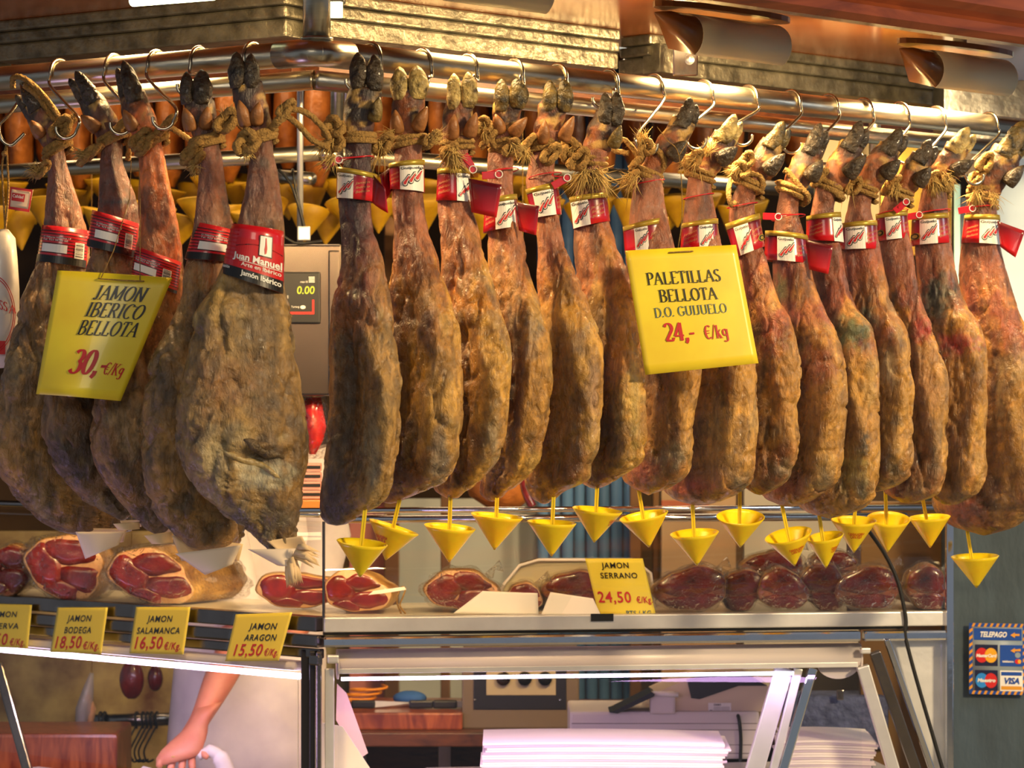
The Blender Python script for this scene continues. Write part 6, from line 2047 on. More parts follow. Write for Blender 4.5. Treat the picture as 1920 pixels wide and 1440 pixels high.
mb = MB(); mb.prism([P(x, y, D2) for x, y in prof], (0, .22, 0)); b_ = mb.build('case', mat('till_beige', '#c8b49c', rough=.42), t)
mb = MB(); mb.prism([P(x, y, D2 - .004) for x, y in ((1288, 1274), (1330, 1263), (1396, 1261), (1438, 1286), (1385, 1286), (1312, 1311), (1296, 1309))], (0, .008, 0)); mb.build('smoked_window', M['blackplastic'], t)
mb = MB(); mb.prism([P(x, y, D2 - .05) for x, y in ((1143, 1336), (1150, 1334), (1222, 1298), (1228, 1302), (1226, 1306), (1158, 1338))], (0, .14, 0)); mb.build('customer_display', M['rubber'], t)
mb = MB(); mb.bbox(P(1242, 1317, D2 - .02), (.034, 0, 0), (0, .012, 0), (0, 0, .030), .006); mb.build('printer_cover', M['greyplastic'], t)
mb = MB(); mb.tube([P(1225, 1300, D2 - .034), P(1272, 1303, D2 - .034)], .007, n=12); mb.build('paper_roll', M['whiteplastic'], t)
c = ((1328, 1318), (1371, 1318), (1371, 1337), (1328, 1337))
f = sheet_surf(*[P(*p, D2 - .0015) for p in c]); mb = MB(); mb.grid(lambda u, v: f(u, v), 1, 1); lb = mb.build('rating_label', M['whiteplastic'], t)
pr = Print(f, 1, .0005); ink(pr, c, sans('CASIO', .04), 1338, 1352, 1323, 3.5, M['black'])
for k in range(4): ink(pr, c, sans('ELECTRONIC CASH REGISTER'), 1338, 1368, 1327 + 3 * k, 1.8, M['black'])
ink(pr, c, sans('CE', .04), 1330, 1336, 1335, 4, M['black']); pr.done('print', lb)
mb = MB(); mb.tube(catmull([P(1382, 1336, D2 - .006), P(1386, 1352, D_ - .012), P(1389, 1385, D_ - .012), P(1388, 1430, D_ - .012), P(1386, 1500, D_ - .01)], 5), .005, n=8)
mb.build('power_cord', M['rubber'], t)
t = empty('blue_grey_bundle', P(1560, 1400, 7.95), 'blue-grey quilted bundle behind the slanted counter legs', 'bundle')
mb = MB(); mb.bbox(P(1565, 1350, 7.95), (.14, 0, 0), (0, .08, 0), (0, 0, .075), .02); mb.build('bundle', mat('quilted_cloth', '#5c6488', rough=.7, noise=.6, nscale=30, col2='#343a58', bump=.8, bscale=60), t)
mb = MB(); mb.bbox(P(1575, 1303, 7.85), (.010, 0, 0), (0, .004, 0), (0, 0, .014), .003); mb.build('tag', M['dsteel'], t)
slab_px('wall_panel', [(1480, 1250), (1760, 1250), (1760, 1500), (1480, 1500)], 8.25, .02, mat('dim_green_panel', '#4a4438', rough=.5), 'dim greenish panel behind the slanted counter legs', 'panel')

# ------------------------------------------------------------------ left interior
M['marble'] = mat('brown_marble', '#b09a60', rough=.35, noise=.8, nscale=7, col2='#583416', ndetail=8, ncon=1.3)
mb = MB(); mb.box((-120 - 960) / F * 9.2, (560 - 960) / F * 9.2, 9.2, 9.25, 0, 1.15); mb.build('wall_inner', M['marble'], kind='structure')
D_ = 8.05
mb = MB(); x0, x1 = (-160 - 960) / F * D_, (219 - 960) / F * D_
t = empty('chopping_block', ((x0 + x1) / 2, D_ + .15, 0), 'massive red-brown butcher block in the bottom left corner', 'chopping block')
mb = MB(); mb.box(x0, x1, D_, D_ + .32, .25, zD(1376, D_), bev=.01); mb.build('block', M['wood_block'], t)
for xx in (x0 + .05, x1 - .05):
    for yy in (D_ + .04, D_ + .28):
        mb = MB(); mb.box(xx - .03, xx + .03, yy - .03, yy + .03, 0, .25); mb.build('leg', M['wood_dark'], t)
D_ = 8.75
t = empty('hook_bar', P(240, 1350, D_), 'dark metal bar with black wire hooks left of the butcher', 'hook bar')
mb = MB(); mb.tube([P(176, 1352, D_), P(330, 1348, D_)], .020, n=18); mb.build('bar', M['dsteel'], t)
mb = MB(); mb.tube([P(176, 1352, D_), P(176, 1352, 9.21)], .012, n=12); mb.build('bracket', M['dsteel'], t)
for k, px in enumerate((188, 196, 256, 268, 276, 284, 294)):
    c = P(px, 1350, D_); R_ = .024
    pts = [c + Vector((.002 * math.sin(a * 2), R_ * math.cos(a), R_ * math.sin(a))) for a in np.linspace(0, 2 * math.pi, 15)]
    mb = MB(); mb.tube(pts, .0034, n=8, caps=False)
    if k > 1:
        mb.tube(catmull([c + Vector((0, -.02, -.018)), P(px - 12, 1382, D_ - .03), P(px - 24, 1408, D_ - .03), P(px - 18, 1428, D_ - .03), P(px - 6, 1424, D_ - .04)], 5), .003, n=8)
    mb.build('wire_hook', M['rubber'], t)
t = empty('hanging_bag', P(155, 1372, 8.5), 'clear plastic bag of meat hanging above the butcher block', 'plastic bag')
mb = MB(); mb.tube([P(172, 1262, 8.5), P(166, 1290, 8.5), P(158, 1330, 8.5), P(150, 1368, 8.5)], [.012, .03, .05, .03], n=18, flat=.5); mb.build('bag', glassmat('milky_bag', (.85, .82, .95), .2, .1, 1, .25), t)
mb = MB(); mb.tube([P(165, 1300, 8.5), P(170, 1330, 8.5), P(168, 1366, 8.5)], [.010, .026, .014], n=14, flat=.6); mb.build('contents', M['fat'], t)
c = P(172, 1262, 8.5); mb = MB(); mb.tube([c - Vector((0, 0, .01)), Vector((c.x, c.y, 2.76))], .0012, n=6); mb.build('string', M['rope'], t)
for px, py, r3, m_, lab in ((247, 1275, (.038, .02, .060), 'meat', 'red piece of meat hanging above the black wire hooks'), (291, 1272, (.024, .02, .040), 'meat_dark', 'dark purple piece of meat hanging beside the white coat')):
    c = P(px, py, 8.8); t = empty('hanging_meat', c, lab, 'meat')
    mb = MB(); mb.sphere(c, *r3); mb.build('meat', M[m_], t)
    mb = MB(); mb.tube([c + Vector((0, 0, r3[2] * .9)), Vector((c.x, c.y, 2.76))], .0012, n=6); mb.build('string', M['rope'], t)

# ------------------------------------------------------------------ the butcher
def skin_mesh(nodes, edges, radii, name, m, parent, sub=2, root=0):
    me = bpy.data.meshes.new(name); org = ORIG[parent]
    me.from_pydata([tuple(Vector(n) - org) for n in nodes], edges, [])
    o = bpy.data.objects.new(name, me); COL.objects.link(o); o.parent = parent
    md = o.modifiers.new('skin', 'SKIN'); md.use_smooth_shade = True
    for i, v in enumerate(me.skin_vertices[0].data):
        r = radii[i]; v.radius = (r, r) if not hasattr(r, '__len__') else r
        v.use_root = (i == root)
    o.modifiers.new('smooth', 'SUBSURF').levels = sub
    o.modifiers['smooth'].render_levels = sub
    me.materials.append(m); ORIG[o] = Vector(org)
    return o


PX, PY = (462 - 960) / F * 8.15, 8.22
per = empty('person', (PX, PY, 0), 'person in a white coat behind the left counter, bare forearm reaching down to the block', 'person')
elb = P(452, 1190, 7.98); wr = P(374, 1352, 7.86); hd = P(342, 1396, 7.84)
n = [(PX, PY, .93), (PX, PY, 1.08), (PX - .02, PY - .03, 1.25), (PX - .02, PY - .05, 1.42), (PX - .02, PY - .07, 1.50), (PX - .02, PY - .10, 1.58), (PX - .02, PY - .11, 1.68),   # 0..6
     (PX - .17, PY - .05, 1.42), tuple(P(418, 1010, 8.02)), tuple(elb), tuple(elb.lerp(wr, .5)), tuple(wr), tuple(hd),       # 7..12 right arm (viewer's left)
     (PX + .16, PY - .04, 1.42), (PX + .22, PY - .02, 1.18), (PX + .18, PY - .10, .96), (PX + .12, PY - .16, .90),              # 13..16
     (PX - .09, PY, .88), (PX - .09, PY - .01, .50), (PX - .09, PY + .02, .09), (PX - .09, PY - .12, .03),
     (PX + .09, PY, .88), (PX + .09, PY - .01, .50), (PX + .09, PY + .02, .09), (PX + .09, PY - .12, .03)]
e = [(0, 1), (1, 2), (2, 3), (3, 4), (4, 5), (5, 6), (3, 7), (7, 8), (8, 9), (9, 10), (10, 11), (11, 12), (3, 13), (13, 14), (14, 15), (15, 16), (0, 17), (17, 18), (18, 19), (19, 20), (0, 21), (21, 22), (22, 23), (23, 24)]
r = [(.15, .11), (.14, .10), (.15, .11), (.12, .09), .055, .085, .09, .065, .056, .052, .048, .028, .024, .065, .05, .036, .034, .085, .06, .04, .035, .085, .06, .04, .035]
skin_mesh(n, e, r, 'body', M['skin'], per)
# back of the visible hand, widening from the wrist to the knuckles
rings = []
for (x_, y_, h_, th_) in ((392, 1322, 24, .8), (383, 1338, 23, .8), (374, 1352, 22, .75), (364, 1367, 26, .66), (354, 1382, 35, .52), (344, 1397, 42, .46), (337, 1411, 44, .42), (334, 1422, 41, .36), (333, 1428, 33, .25)):
    c = P(x_, y_, 7.855 - .0006 * (y_ - 1322)); q_ = h_ / F * 7.85
    rings.append([c + Vector((q_ * math.cos(a) * (1 + .02 * math.sin(4 * a)), q_ * th_ * math.sin(a), q_ * .25 * math.cos(a))) for a in np.linspace(0, 2 * math.pi, 30, endpoint=False)])
mb = MB(); mb.loft(rings); mb.build('hand', M['skin'], per)
# fingers of the visible hand
fb = P(338, 1404, 7.82)
for k, (ox, tx, ty, L1) in enumerate(((-.030, 296, 1440, 1), (-.012, 318, 1452, 1), (.006, 340, 1450, 1), (.020, 362, 1448, 1), (.034, 392, 1420, 1))):
    b0 = hd + Vector((ox * 1.3, -.006, -.016)); tp = P(tx, ty, 7.79)
    m1 = b0.lerp(tp, .45) + Vector((0, -.016, .006)); m2 = b0.lerp(tp, .78) + Vector((0, -.012, 0))
    skin_mesh([tuple(b0), tuple(m1), tuple(m2), tuple(tp)], [(0, 1), (1, 2), (2, 3)], [.0135, .0115, .0105, .008], 'thumb' if k == 4 else 'finger', M['skin'], per)
c = P(318, 1432, 7.79)
# coat: body of the garment, sleeves to above the elbow, apron skirt
def garment(rows, name, m):
    rings = []
    for (cx, cyy, z, rx_, ry_) in rows:
        rings.append([Vector((cx + rx_ * math.cos(a) * (1 + .03 * math.sin(5 * a + z * 9)), cyy + ry_ * math.sin(a) * (1 + .04 * math.sin(7 * a + z * 6)), z)) for a in np.linspace(0, 2 * math.pi, 40, endpoint=False)])
    mb = MB(); mb.loft(rings, caps=False); return mb.build(name, m, per, solid=.004)
garment([(PX, PY, .35, .235, .17), (PX, PY, .60, .225, .165), (PX, PY, .85, .212, .155), (PX, PY, 1.05, .190, .145), (PX - .02, PY - .03, 1.28, .205, .150), (PX - .02, PY - .05, 1.42, .18, .125), (PX - .02, PY - .06, 1.50, .08, .08)], 'white_coat', M['apron'])
mb = MB(); mb.tube([Vector(n[7]), Vector(n[8]), Vector(n[9]) + Vector((0, 0, .03))], [.085, .072, .064], n=18, caps=False); mb.build('sleeve', M['apron'], per)
mb = MB(); mb.tube([Vector(n[13]), Vector(n[14]), Vector(n[15])], [.085, .072, .058], n=18, caps=False); mb.build('sleeve', M['apron'], per)
hc = Vector((PX - .02, PY - .11, 1.67))
mb = MB(); mb.sphere(hc + Vector((0, .012, .03)), .098, .11, .105); mb.build('hair', M['hair'], per)
for sx in (-1, 1):
    mb = MB(); mb.sphere(hc + Vector((sx * .032, -.098, -.005)), .012, .008, .008, n=10, m=8); mb.build('eye', M['white'], per)
mb = MB(); mb.sphere(hc + Vector((0, -.112, -.03)), .012, .018, .024, n=10, m=8); mb.build('nose', M['skin'], per)
mb = MB(); mb.tube([P(326, 1418, 7.785) + Vector((.010 * math.cos(a), .010 * math.sin(a), 0)) for a in np.linspace(0, 2 * math.pi, 17)], .0016, n=6, caps=False); mb.build('ring', M['gold'], per, label='gold ring')
# cloth under the hand
mb = MB(); mb.tube(catmull([P(372, 1418, 7.80), P(392, 1408, 7.80), P(412, 1420, 7.80), P(424, 1450, 7.80), P(428, 1500, 7.80)], 5), [.012] * 5 + [.018] * 5 + [.024] * 5 + [.03] * 6, n=16)
mb.tube([P(262, 1448, 7.80), P(320, 1482, 7.79), P(420, 1500, 7.80)], [.02, .045, .05], n=16)
mb.build('white_rag', M['apron'], None, 'white rag held under the hand of the butcher', 'cloth')

# ------------------------------------------------------------------ hanging scale between the two runs
D_ = 7.30
t = empty('hanging_scale', P(585, 742, D_), 'stainless weighing scale with green digits between the two groups of hams', 'scale')
x0, x1 = (505 - 960) / F * D_, (640 - 960) / F * D_
mb = MB(); mb.box(x0, x1, D_, D_ + .10, zD(742, D_), zD(458, D_), bev=.006); bx_ = mb.build('case', mat('scale_steel', '#7c7068', rough=.26, metal=1, noise=.3, nscale=6), t)
mb = MB(); mb.box((616 - 960) / F * D_, (638 - 960) / F * D_, D_ - .012, D_, zD(742, D_), zD(470, D_), bev=.004); mb.build('side_flange', bpy.data.materials['scale_steel'], t)
mb = MB(); mb.box((500 - 960) / F * D_, (601 - 960) / F * D_, D_ - .008, D_ + .002, zD(607, D_), zD(510, D_), bev=.004); dp = mb.build('display', M['blackplastic'], t)
c = ((500, 510), (601, 510), (601, 607), (500, 607)); f = sheet_surf(*[P(*p, D_ - .009) for p in c])
pr = Print(f, 1, .0004)
ink(pr, c, sans('0.00', .02, .1), 556, 590, 551, 15, M['digit'])
ink(pr, c, sans('max-15', .02), 563, 577, 530, 3.5, M['white']); ink(pr, c, sans('IMPORTE', .02), 515, 541, 559, 5, M['white'])
ink(pr, c, sans('PESO/kg', .0), 525, 541, 577, 4, M['white']); ink(pr, c, sans('Turning', .0), 546, 561, 577, 4, M['white'])
for (a_, b_, c_, d_) in ((505, 587, 585, 589), (585.5, 589, 562, 589)):
    u0, v0 = uvpx(c, a_, c_ if a_ == 505 else c_); u1, v1 = uvpx(c, b_, d_)
    pr.rect(min(u0, u1), max(u0, u1), min(v0, v1), max(v0, v1), M['redled'], lift=2)
for k in range(4):
    u0, v0 = uvpx(c, 579, 519 + 3 * k); u1, v1 = uvpx(c, 590, 520.6 + 3 * k); pr.rect(u0, u1, v0, v1, M['white'], lift=2)
u0, v0 = uvpx(c, 568, 576); pr.disc(u0, v0, .05, .035, M['white'], 2)
pr.done('print', dp)
mb = MB(); mb.tube([Vector(((560 - 960) / F * D_, D_ + .05, zD(458, D_))), Vector(((560 - 960) / F * D_, D_ + .05, 2.75))], .008, n=12); mb.build('hanger_rod', M['steel'], t)
mb = MB(); mb.bbox(P(570, 438, D_ + .03), (.016, 0, 0), (0, .012, 0), (0, 0, .018), .003); mb.build('connector', M['steel'], t)
mb = MB(); mb.tube(catmull([P(570, 430, D_ + .03), P(562, 395, D_ + .02), P(545, 345, D_ + .02), P(522, 318, D_ + .03)], 6), .0035, n=8)
mb.tube(catmull([P(572, 430, D_ + .04), P(560, 380, D_ + .03), P(550, 330, D_ + .03), P(549, 318, D_ + .05)], 6), .0035, n=8)
mb.tube(catmull([P(528, 440, D_ - .01), P(552, 455, D_ - .01), P(580, 455, D_), P(604, 452, D_)], 6), .0035, n=8)
mb.build('cables', M['rubber'], t)
t = empty('meat_pack', P(588, 852, 7.36), 'vacuum pack of red meat below the weighing scale', 'meat pack')
mb = MB(); mb.loft([[P(x + sx, y, 7.36 + dy) for sx, dy in ((-w_, 0), (0, -.012), (w_, 0), (0, .012))] for x, y, w_ in ((588, 745, 14), (586, 770, 20), (590, 800, 22), (589, 825, 17), (586, 852, 6))]); mb.build('meat', mat('vacuum_meat', '#c8201c', rough=.25, noise=.4, nscale=30, coat=.6), t)
mb = MB(); mb.loft([[P(x + sx, y, 7.36 + dy) for sx, dy in ((-w_, 0), (0, -.015), (w_, 0), (0, .015))] for x, y, w_ in ((590, 742, 22), (592, 800, 30), (590, 860, 22))]); mb.build('vacuum_bag', M['film'], t)
for k, y in enumerate((934, 917, 900, 883)):
    mb = MB(); mb.bbox(P(583, y - 7, 7.36), (.026, 0, 0), (0, .03, 0), (0, 0, .0105), .002)
    mb.bbox(P(583, y - 7, 7.36 - .031), (.024, 0, 0), (0, .001, 0), (0, 0, .004), .0005, mi=1)
    mb.build('small_pack', [mat('pack_pink', '#c88a80', rough=.5), M['rubber']], None, 'small pink and black pack in the stack under the scale, ' + ('bottom one', 'second from bottom', 'second from top', 'top one')[k], 'pack', 'small packs stacked under the scale')
mb = MB(); mb.box((530 - 960) / F * 7.36, (640 - 960) / F * 7.36, 7.30, 7.42, zD(953, 7.36), zD(936, 7.36), bev=.003)
sh_ = mb.build('small_shelf', mat('orange_shelf', '#c07030', rough=.4), None, 'narrow orange-brown shelf carrying the small packs', 'shelf')

# left edge: wrapped sausage on a string
D_ = 5.72
t = empty('wrapped_sausage', P(0, 690, D_), 'white paper-wrapped sausage with red oval print hanging at the left edge', 'sausage')
mb = MB(); mb.tube([P(8, 430, D_), P(8, 445, D_), P(4, 480, D_), P(0, 540, D_), P(-2, 600, D_), P(-2, 660, D_), P(0, 690, D_)], [.008, .022, .030, .038, .040, .036, .02], n=26)
mb.build('wrapper', mat('waxed_paper', '#d8cfc4', rough=.35, noise=.15, nscale=14, bump=.5, bscale=14, coat=.3), t)
mb = MB()
Rr = .0412
def sp_(x, y, l=0):
    xx = (x - (-2)) / F * D_; R2 = Rr + .0006 + l
    xx = max(-R2 * .98, min(R2 * .98, xx))
    return Vector((P(-2, y, D_).x + xx, D_ - math.sqrt(R2 * R2 - xx * xx), P(0, y, D_).z))
for rr_ in (1.0, .93):
    pts = [sp_(-6 + 38 * rr_ * math.cos(a), 590 + 72 * rr_ * math.sin(a)) for a in np.linspace(-1.5, 1.5, 24)]
    mb.tube(pts, .0008, n=5)
V, Fc, wd = serif('ISS', .16); V2_, F2_, w2 = serif('A', .16)
mb.add([sp_(0 + x / wd * 20, 578 - y * 16 + x / wd * 7, .0004) for x, y in V], Fc); mb.add([sp_(22 + x / w2 * 12, 588 - y * 15, .0004) for x, y in V2_], F2_)
mb.build('print', M['redink'], t)
mb = MB(); mb.add([sp_(x, y, .0003) for x, y in ((0, 640), (16, 640), (16, 665), (0, 665))], [(0, 1, 2, 3)]); mb.build('red_stamp', M['redink'], t)
mb = MB()
for xx in (4, 14): mb.tube(catmull([P(10, 430, D_), P(xx + 2, 360, D_ - .004), P(xx, 310, D_), P(12, 272, D_)], 5), .0022, n=8)
mb.sphere(P(8, 288, D_ - .004), .006, n=8, m=6)
mb.build('string', M['rope'], t)
slf = mb
mb = MB(); c = [P(20, 350, D_ - .01), P(62, 356, D_ - .012), P(55, 398, D_ - .012), P(16, 392, D_ - .01)]
f = sheet_surf(*c, bend=.003); mb.grid(lambda u, v: f(u, v), 6, 4); tg = mb.build('swing_tag', mat('tag_cream', '#e8c8a8', rough=.4), t, solid=.001)
pr = Print(f, 1, .0012)
for (a, b, c_, d) in ((0, 1, 0, .10), (0, 1, .88, 1), (0, .06, 0, 1), (.93, 1, 0, 1), (.1, .7, .25, .6)): pr.rect(a, b, c_, d, M['redink'])
pr.text(sans('Calidad', .02), .14, .45, .14, M['white'], width=.5); pr.done('print', tg)
mb = MB(); mb.tube(catmull([P(42, 180, D_ + .03), P(20, 212, D_ + .01), P(-2, 236, D_), P(4, 262, D_), P(20, 272, D_), P(34, 262, D_), P(46, 250, D_)], 6), .0038, n=10)
mb.tube(catmull([P(42, 180, D_ + .03), P(40, 160, D_ + .06), P(30, 146, D_ + .10), P(12, 132, D_ + .14), P(-6, 140, D_ + .12)], 6), .0038, n=10)
mb.build('steel_hook', M['hook'], None, 'steel hook at the left edge holding the wrapped sausage', 'hook', 'steel S hooks on the rail')

# ------------------------------------------------------------------ background rows of hams and funnels
def bg_ham(loc, s, label='blurred golden ham hanging in the back row under the canopy'):
    root = empty('back_ham', loc, label, 'ham', 'golden hams of the back row')
    mb = MB(); c = Vector(loc); rings = []
    for z, rx_ in ((.62, .025), (.50, .030), (.40, .05), (.28, .075), (.15, .085), (.05, .07), (.0, .03)):
        rings.append([c + Vector((math.cos(a) * rx_ * s * .52, math.sin(a) * rx_ * s * 1.3, z)) for a in np.linspace(0, 2 * math.pi, 20, endpoint=False)])
    mb.loft(rings); mb.build('ham_body', M['oldham'], root)
    mb = MB(); mb.tube([c + Vector((0, 0, .60)), c + Vector((.02, 0, .68)), c + Vector((.03, 0, .76))], [.026, .028, .01], n=12); mb.build('foot', M['hoof_mix'], root)
    return root


D_ = 8.6
zt_ = zD(335, D_)
pxs = [-20, 38, 92, 150, 205, 262, 318, 372, 428, 485, 540, 596, 655, 715, 772, 830, 890, 950, 1010, 1070, 1130, 1190, 1250, 1310, 1370, 1430, 1490]
first = bg_ham((P(pxs[0], 0, D_).x, D_, zt_), 1.0)
for k, px in enumerate(pxs[1:]):
    D2 = max(D_, on_line(px, BC, DR) + .35) + .05 * math.sin(k * 1.7)
    copy_tree(first, (P(px, 0, D2).x, D2, zD(335, D2) + .03 * math.sin(k * 2.3)))
mb = MB(); mb.tube([P(-60, 90, 8.62), P(1560, 90, 8.62)], .02, n=12); mb.build('back_rail', M['rail'], None, 'hidden rail carrying the back row of golden hams', 'rail')


def bg_funnel(loc):
    c = Vector(loc); root = empty('back_funnel', loc, 'blurred yellow funnel hanging under the back row of hams', 'drip funnel', 'yellow funnels of the back row')
    mb = MB(); R_ = .062
    rings = [[c + Vector((R_ * k * math.cos(a), R_ * k * math.sin(a), .10 * k)) for a in np.linspace(0, 2 * math.pi, 28, endpoint=False)] for k in (.03, .25, .5, .75, 1.0)]
    inner = [[c + Vector((R_ * k * .96 * math.cos(a), R_ * k * .96 * math.sin(a), .10 * k + .003)) for a in np.linspace(0, 2 * math.pi, 28, endpoint=False)] for k in (1.0, .5, .1)]
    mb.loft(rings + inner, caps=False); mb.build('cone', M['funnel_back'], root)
    mb = MB(); mb.bar(c + Vector((0, 0, .02)), c + Vector((0, 0, .34)), .007, .007); mb.build('stem', M['funnel_back'], root)
    return root


D_ = 8.3
fp_ = []
for k in range(15): fp_.append((-10 + 48 * k, 455 + 14 * math.sin(k * 2.1), D_ + .11 * (k % 2)))
for k in range(14): fp_.append((14 + 48 * k, 408 + 12 * math.sin(k * 1.3), D_ + .28 + .11 * (k % 2)))
for k in range(16): fp_.append((712 + 47 * k, 440 + 16 * math.sin(k * 1.9), D_ + .1 + .11 * (k % 2)))
for k in range(13): fp_.append((735 + 56 * k, 395 + 10 * math.sin(k * 1.1), D_ + .35))
f0 = bg_funnel(tuple(P(*fp_[0])))
for q in fp_[1:]:
    cf_ = copy_tree(f0, tuple(P(q[0] + random.uniform(-6, 6), q[1] + random.uniform(-6, 6), max(q[2], on_line(q[0], BC, DR) + .15 + (q[2] - 8.3)))))
    cf_.rotation_euler = (random.uniform(-.3, .3), random.uniform(-.25, .25), 0)

# far furniture of the stall seen between the hams
def panel(name, x0, x1, y0, y1, D, m, label, cat, th=.04):
    mb = MB(); a, b = P(x0, y1, D), P(x1, y0, D)
    if y1 >= 1300: a.z = 0
    mb.box(a.x, b.x, D, D + th, a.z, b.z, bev=.003)
    return mb.build(name, m, None, label, cat)


def col_(name, px, hw, D, m, label, z0=0, z1=2.75):
    c = P(px, 0, D); mb = MB(); mb.box(c.x - hw / F * D, c.x + hw / F * D, D, D + .05, z0, z1, bev=.004)
    return mb.build(name, m, None, label, 'post')


M['bpost'] = mat('brown_steel_post', '#7a5a3c', rough=.3, metal=.6)
col_('steel_post', 734, 14, 9.6, M['bpost'], 'brown steel post left of the pale grey panel')
col_('steel_post', 835, 9, 9.4, M['bpost'], 'slim brown steel post in front of the pale grey panel')
col_('steel_post', 1192, 11, 9.5, M['bpost'], 'brown steel post right of the blue strip curtain')
M['pgrey'] = mat('pale_grey_panel', '#b4b8b2', rough=.5, noise=.15, nscale=4)
panel('grey_partition', 745, 1010, 935, 1300, 9.9, M['pgrey'], 'pale grey panel of the stall behind the middle funnels', 'panel')
panel('beige_partition', 610, 730, 1000, 1300, 9.8, mat('dim_beige', '#8f8566', rough=.5, noise=.3, nscale=5), 'dim beige panel behind the corner funnels', 'panel')
panel('pink_banner', 655, 745, 880, 1300, 9.7, mat('pink_panel', '#b8706a', rough=.5), 'dull pink panel behind the second right ham', 'banner')
t = empty('strip_curtain', P(1110, 1150, 9.7), 'blue plastic strip curtain behind the middle hams', 'curtain')
for k in range(8):
    px = 1018 + 23 * k; c = P(px, 0, 9.7 + .02 * (k % 2))
    mb = MB(); h_ = 10.5 / F * 9.7
    rings = [[Vector((c.x + h_ * s, c.y - .012 * (1 - s * s), z)) for s in np.linspace(-1, 1, 9)] for z in (.02, 2.7)]
    mb.loft(rings, closed=False); mb.build('strip', mat('blue_strip', '#5f87b4', rough=.3, coat=.3) if k == 0 else bpy.data.materials['blue_strip'], t, solid=.003)
col_('steel_post', 1230, 6, 9.6, M['bpost'], 'thin dark post between blue curtain and wooden cupboard')
panel('wooden_cupboard', 1240, 1380, 915, 1300, 9.3, mat('cupboard_front', '#a88a68', rough=.4, noise=.2, nscale=4), 'pale wooden cupboard behind the eighth right ham', 'cupboard')
panel('red_brown_board', 1240, 1330, 938, 958, 9.25, mat('board_red', '#9a4a2a', rough=.5), 'red-brown board on the front of the pale cupboard', 'board', .02)
panel('white_partition', 1395, 1610, 915, 1300, 9.6, mat('white_panel', '#cfcac0', rough=.4), 'bright white panel behind the funnels with red print', 'panel')
panel('dark_post', 1590, 1614, 955, 1140, 7.62, mat('aubergine_post', '#3c2a34', rough=.4), 'dark upright bar behind the rear ham pieces', 'post')
panel('brown_back', 1614, 1775, 940, 1300, 7.9, mat('brown_back', '#7a5c38', rough=.3, noise=.3, nscale=6), 'brown back panel of the right counter end', 'panel')
t = empty('back_hanging_ham', P(940, 955, 8.2), 'brown ham hanging low behind the third and fourth right hams', 'ham')
mb = MB(); mb.loft([[P(x + w_ * math.cos(a), y, 8.2 + w_ / F * 8.2 * math.sin(a)) for a in np.linspace(0, 2 * math.pi, 18, endpoint=False)] for x, y, w_ in ((945, 700, 20), (942, 800, 60), (935, 880, 72), (940, 930, 60), (945, 960, 20))]); mb.build('ham_body', M['oldham'], t)
c = P(945, 700, 8.2); mb = MB(); mb.tube([c - Vector((0, 0, .01)), Vector((c.x, c.y, 2.76))], .006, n=8); mb.build('rope', M['rope'], t)
t = empty('hanging_chorizo', P(1000, 960, 8.0), 'dark red dried sausage hanging behind the fourth right ham', 'sausage')
mb = MB(); mb.tube(catmull([P(980, 880, 8.0), P(985, 920, 8.0), P(998, 950, 8.0)], 6), .012, n=12); mb.build('sausage', M['meat_dark'], t)
mb = MB(); mb.tube([P(980, 880, 8.0), Vector((P(980, 0, 8.0).x, 8.0, 2.75))], .0015, n=6); mb.build('string', M['rope'], t)

# ------------------------------------------------------------------ right-hand pillar and wall
M['teal'] = mat('painted_pillar', '#465864', rough=.6, noise=.5, nscale=6, col2='#28343a', stretch=(1, 1, .35), bump=.2)
M['pale'] = mat('pale_plaster', '#cfe4f2', rough=.6, noise=.12, nscale=5)
D_ = 7.7
mb = MB(); mb.box((1786 - 960) / F * D_, (2150 - 960) / F * D_, D_, D_ + .5, 0, zD(760, D_)); mb.build('wall_right', M['teal'], kind='structure')
mb = MB(); mb.box((1842 - 960) / F * 8.2, (2300 - 960) / F * 8.2, 8.25, 8.4, 0, 2.9); mb.build('wall_far_right', M['pale'], kind='structure')
panel('poster_edge', 1789, 1801, 345, 760, 7.9, mat('cyan_poster', '#a8dce0', rough=.4), 'narrow pale cyan poster edge right of the second ham from the right', 'poster', .01)
panel('grey_door_leaf', 1801, 1842, 370, 760, 8.0, mat('blue_grey_leaf', '#5c6c7a', rough=.5), 'blue-grey strip between poster edge and pale wall', 'panel', .02)
panel('steel_box', 1770, 1925, 150, 262, 7.5, mat('circle_brushed_steel', '#b8bcc0', rough=.3, metal=1, noise=.5, nscale=16, bump=.3, bscale=18), 'brushed steel box behind the rail at the right edge', 'box', .2)
panel('steel_box', 1800, 1850, 262, 330, 7.5, M['dsteel'], 'dull steel bracket under the brushed box at the right edge', 'box', .05)
panel('beige_cupboard', 1540, 1650, 250, 420, 8.0, mat('beige_cupboard', '#a08c60', rough=.4), 'beige cupboard side behind the black-hoofed hams', 'cupboard', .2)
panel('brass_panel', 1650, 1785, 262, 480, 8.1, mat('brass_panel', '#a8843c', rough=.25, metal=.8, noise=.3, nscale=20), 'golden metal panel behind the hams of the right edge', 'panel', .1)

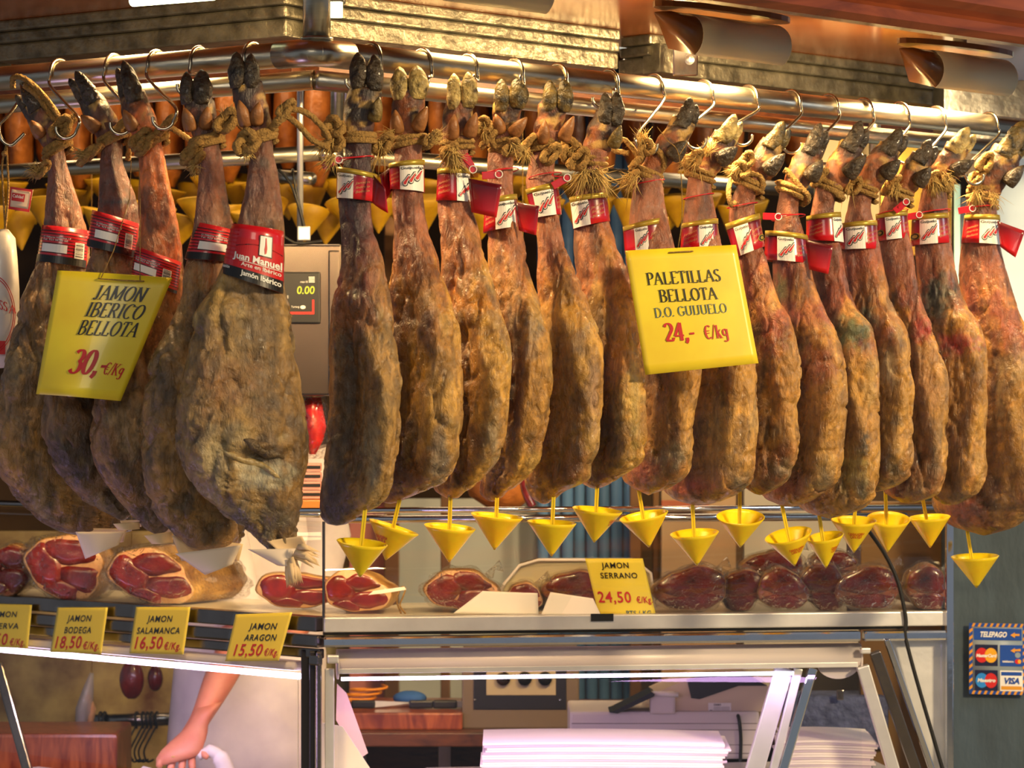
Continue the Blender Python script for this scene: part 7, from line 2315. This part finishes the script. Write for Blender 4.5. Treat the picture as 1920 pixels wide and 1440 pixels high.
# card payment sign
D_ = 7.68
c = ((1817, 1168), (1924, 1170), (1924, 1303), (1817, 1301))
f = sheet_surf(*[P(*p, D_) for p in c])
t = empty('payment_sign', P(1870, 1303, D_), 'small blue card payment sign with four logos on the dark pillar', 'sign')
blue = mat('sign_blue', '#1c4aa0', rough=.35); navy = mat('sign_navy', '#141c40', rough=.35); orange = mat('sign_orange', '#e09a2c', rough=.4); grey = mat('sign_grey', '#8a98a0', rough=.4)
yel = mat('circle_yellow', '#e8a81c', rough=.4); rd = mat('circle_red', '#d02020', rough=.4); lb = mat('circle_blue', '#2a8ad8', rough=.4)
mb = MB(); mb.grid(lambda u, v: f(u, v), 2, 2); sg = mb.build('plate', grey, t, solid=.002)
pr = Print(f, 1, .0014)
pr.rect(.0, .06, .0, 1, blue, lift=1); pr.rect(.94, 1, .0, 1, blue, lift=1); pr.rect(0, 1, 0, .05, blue, lift=1); pr.rect(0, 1, .95, 1, blue, lift=1)
for k in range(9):
    v = .06 + .10 * k
    for (a, b) in ((.0, .06), (.94, 1.0)): pr.quad([(a, v + .04), (b, v), (b, v + .045), (a, v + .085)], orange, 1.6)
for k in range(9):
    u = .04 + .105 * k
    for (a, b) in ((.0, .05), (.95, 1.0)): pr.quad([(u, b), (u + .03, a), (u + .075, a), (u + .045, b)], orange, 1.6)
pr.rect(.08, .92, .07, .235, blue, lift=1.6)
pr.text(sans('TELEPAGO', .05, .3), .18, .19, .075, M['white'], width=.48, lift=2.4)
pr.quad([(.72, .16), (.80, .12), (.80, .14), (.88, .14), (.88, .17), (.80, .17), (.80, .20)], orange, 2.4)
pr.rect(.10, .50, .30, .60, navy, lift=1.6); pr.rect(.54, .94, .30, .60, blue, lift=1.6); pr.rect(.10, .50, .66, .95, navy, lift=1.6); pr.rect(.54, .94, .66, .95, M['white'], lift=1.6)
pr.disc(.22, .45, .11, .105, rd, 2.2); pr.disc(.38, .45, .11, .105, yel, 2.4); pr.text(sans('MasterCard', .06, .2), .12, .475, .045, M['white'], width=.36, lift=3)
pr.disc(.22, .805, .11, .105, lb, 2.2); pr.disc(.38, .805, .11, .105, rd, 2.4); pr.text(sans('Maestro', .06, .2), .14, .825, .05, M['white'], width=.32, lift=3)
pr.disc(.85, .44, .05, .04, grey, 2.2); pr.disc(.85, .53, .05, .035, rd, 2.2); pr.disc(.88, .53, .03, .03, yel, 2.4); pr.text(sans('telebanco', .04), .58, .545, .03, M['white'], width=.2, lift=2.4)
pr.quad([(.72, .38), (.80, .34), (.80, .36), (.90, .35), (.90, .385), (.80, .385), (.80, .41)], orange, 2.4)
pr.rect(.56, .92, .68, .73, blue, lift=2.2); pr.rect(.56, .92, .88, .93, orange, lift=2.2); pr.text(sans('VISA', .06, .25), .60, .845, .085, blue, width=.28, lift=2.4)
pr.done('print', sg)
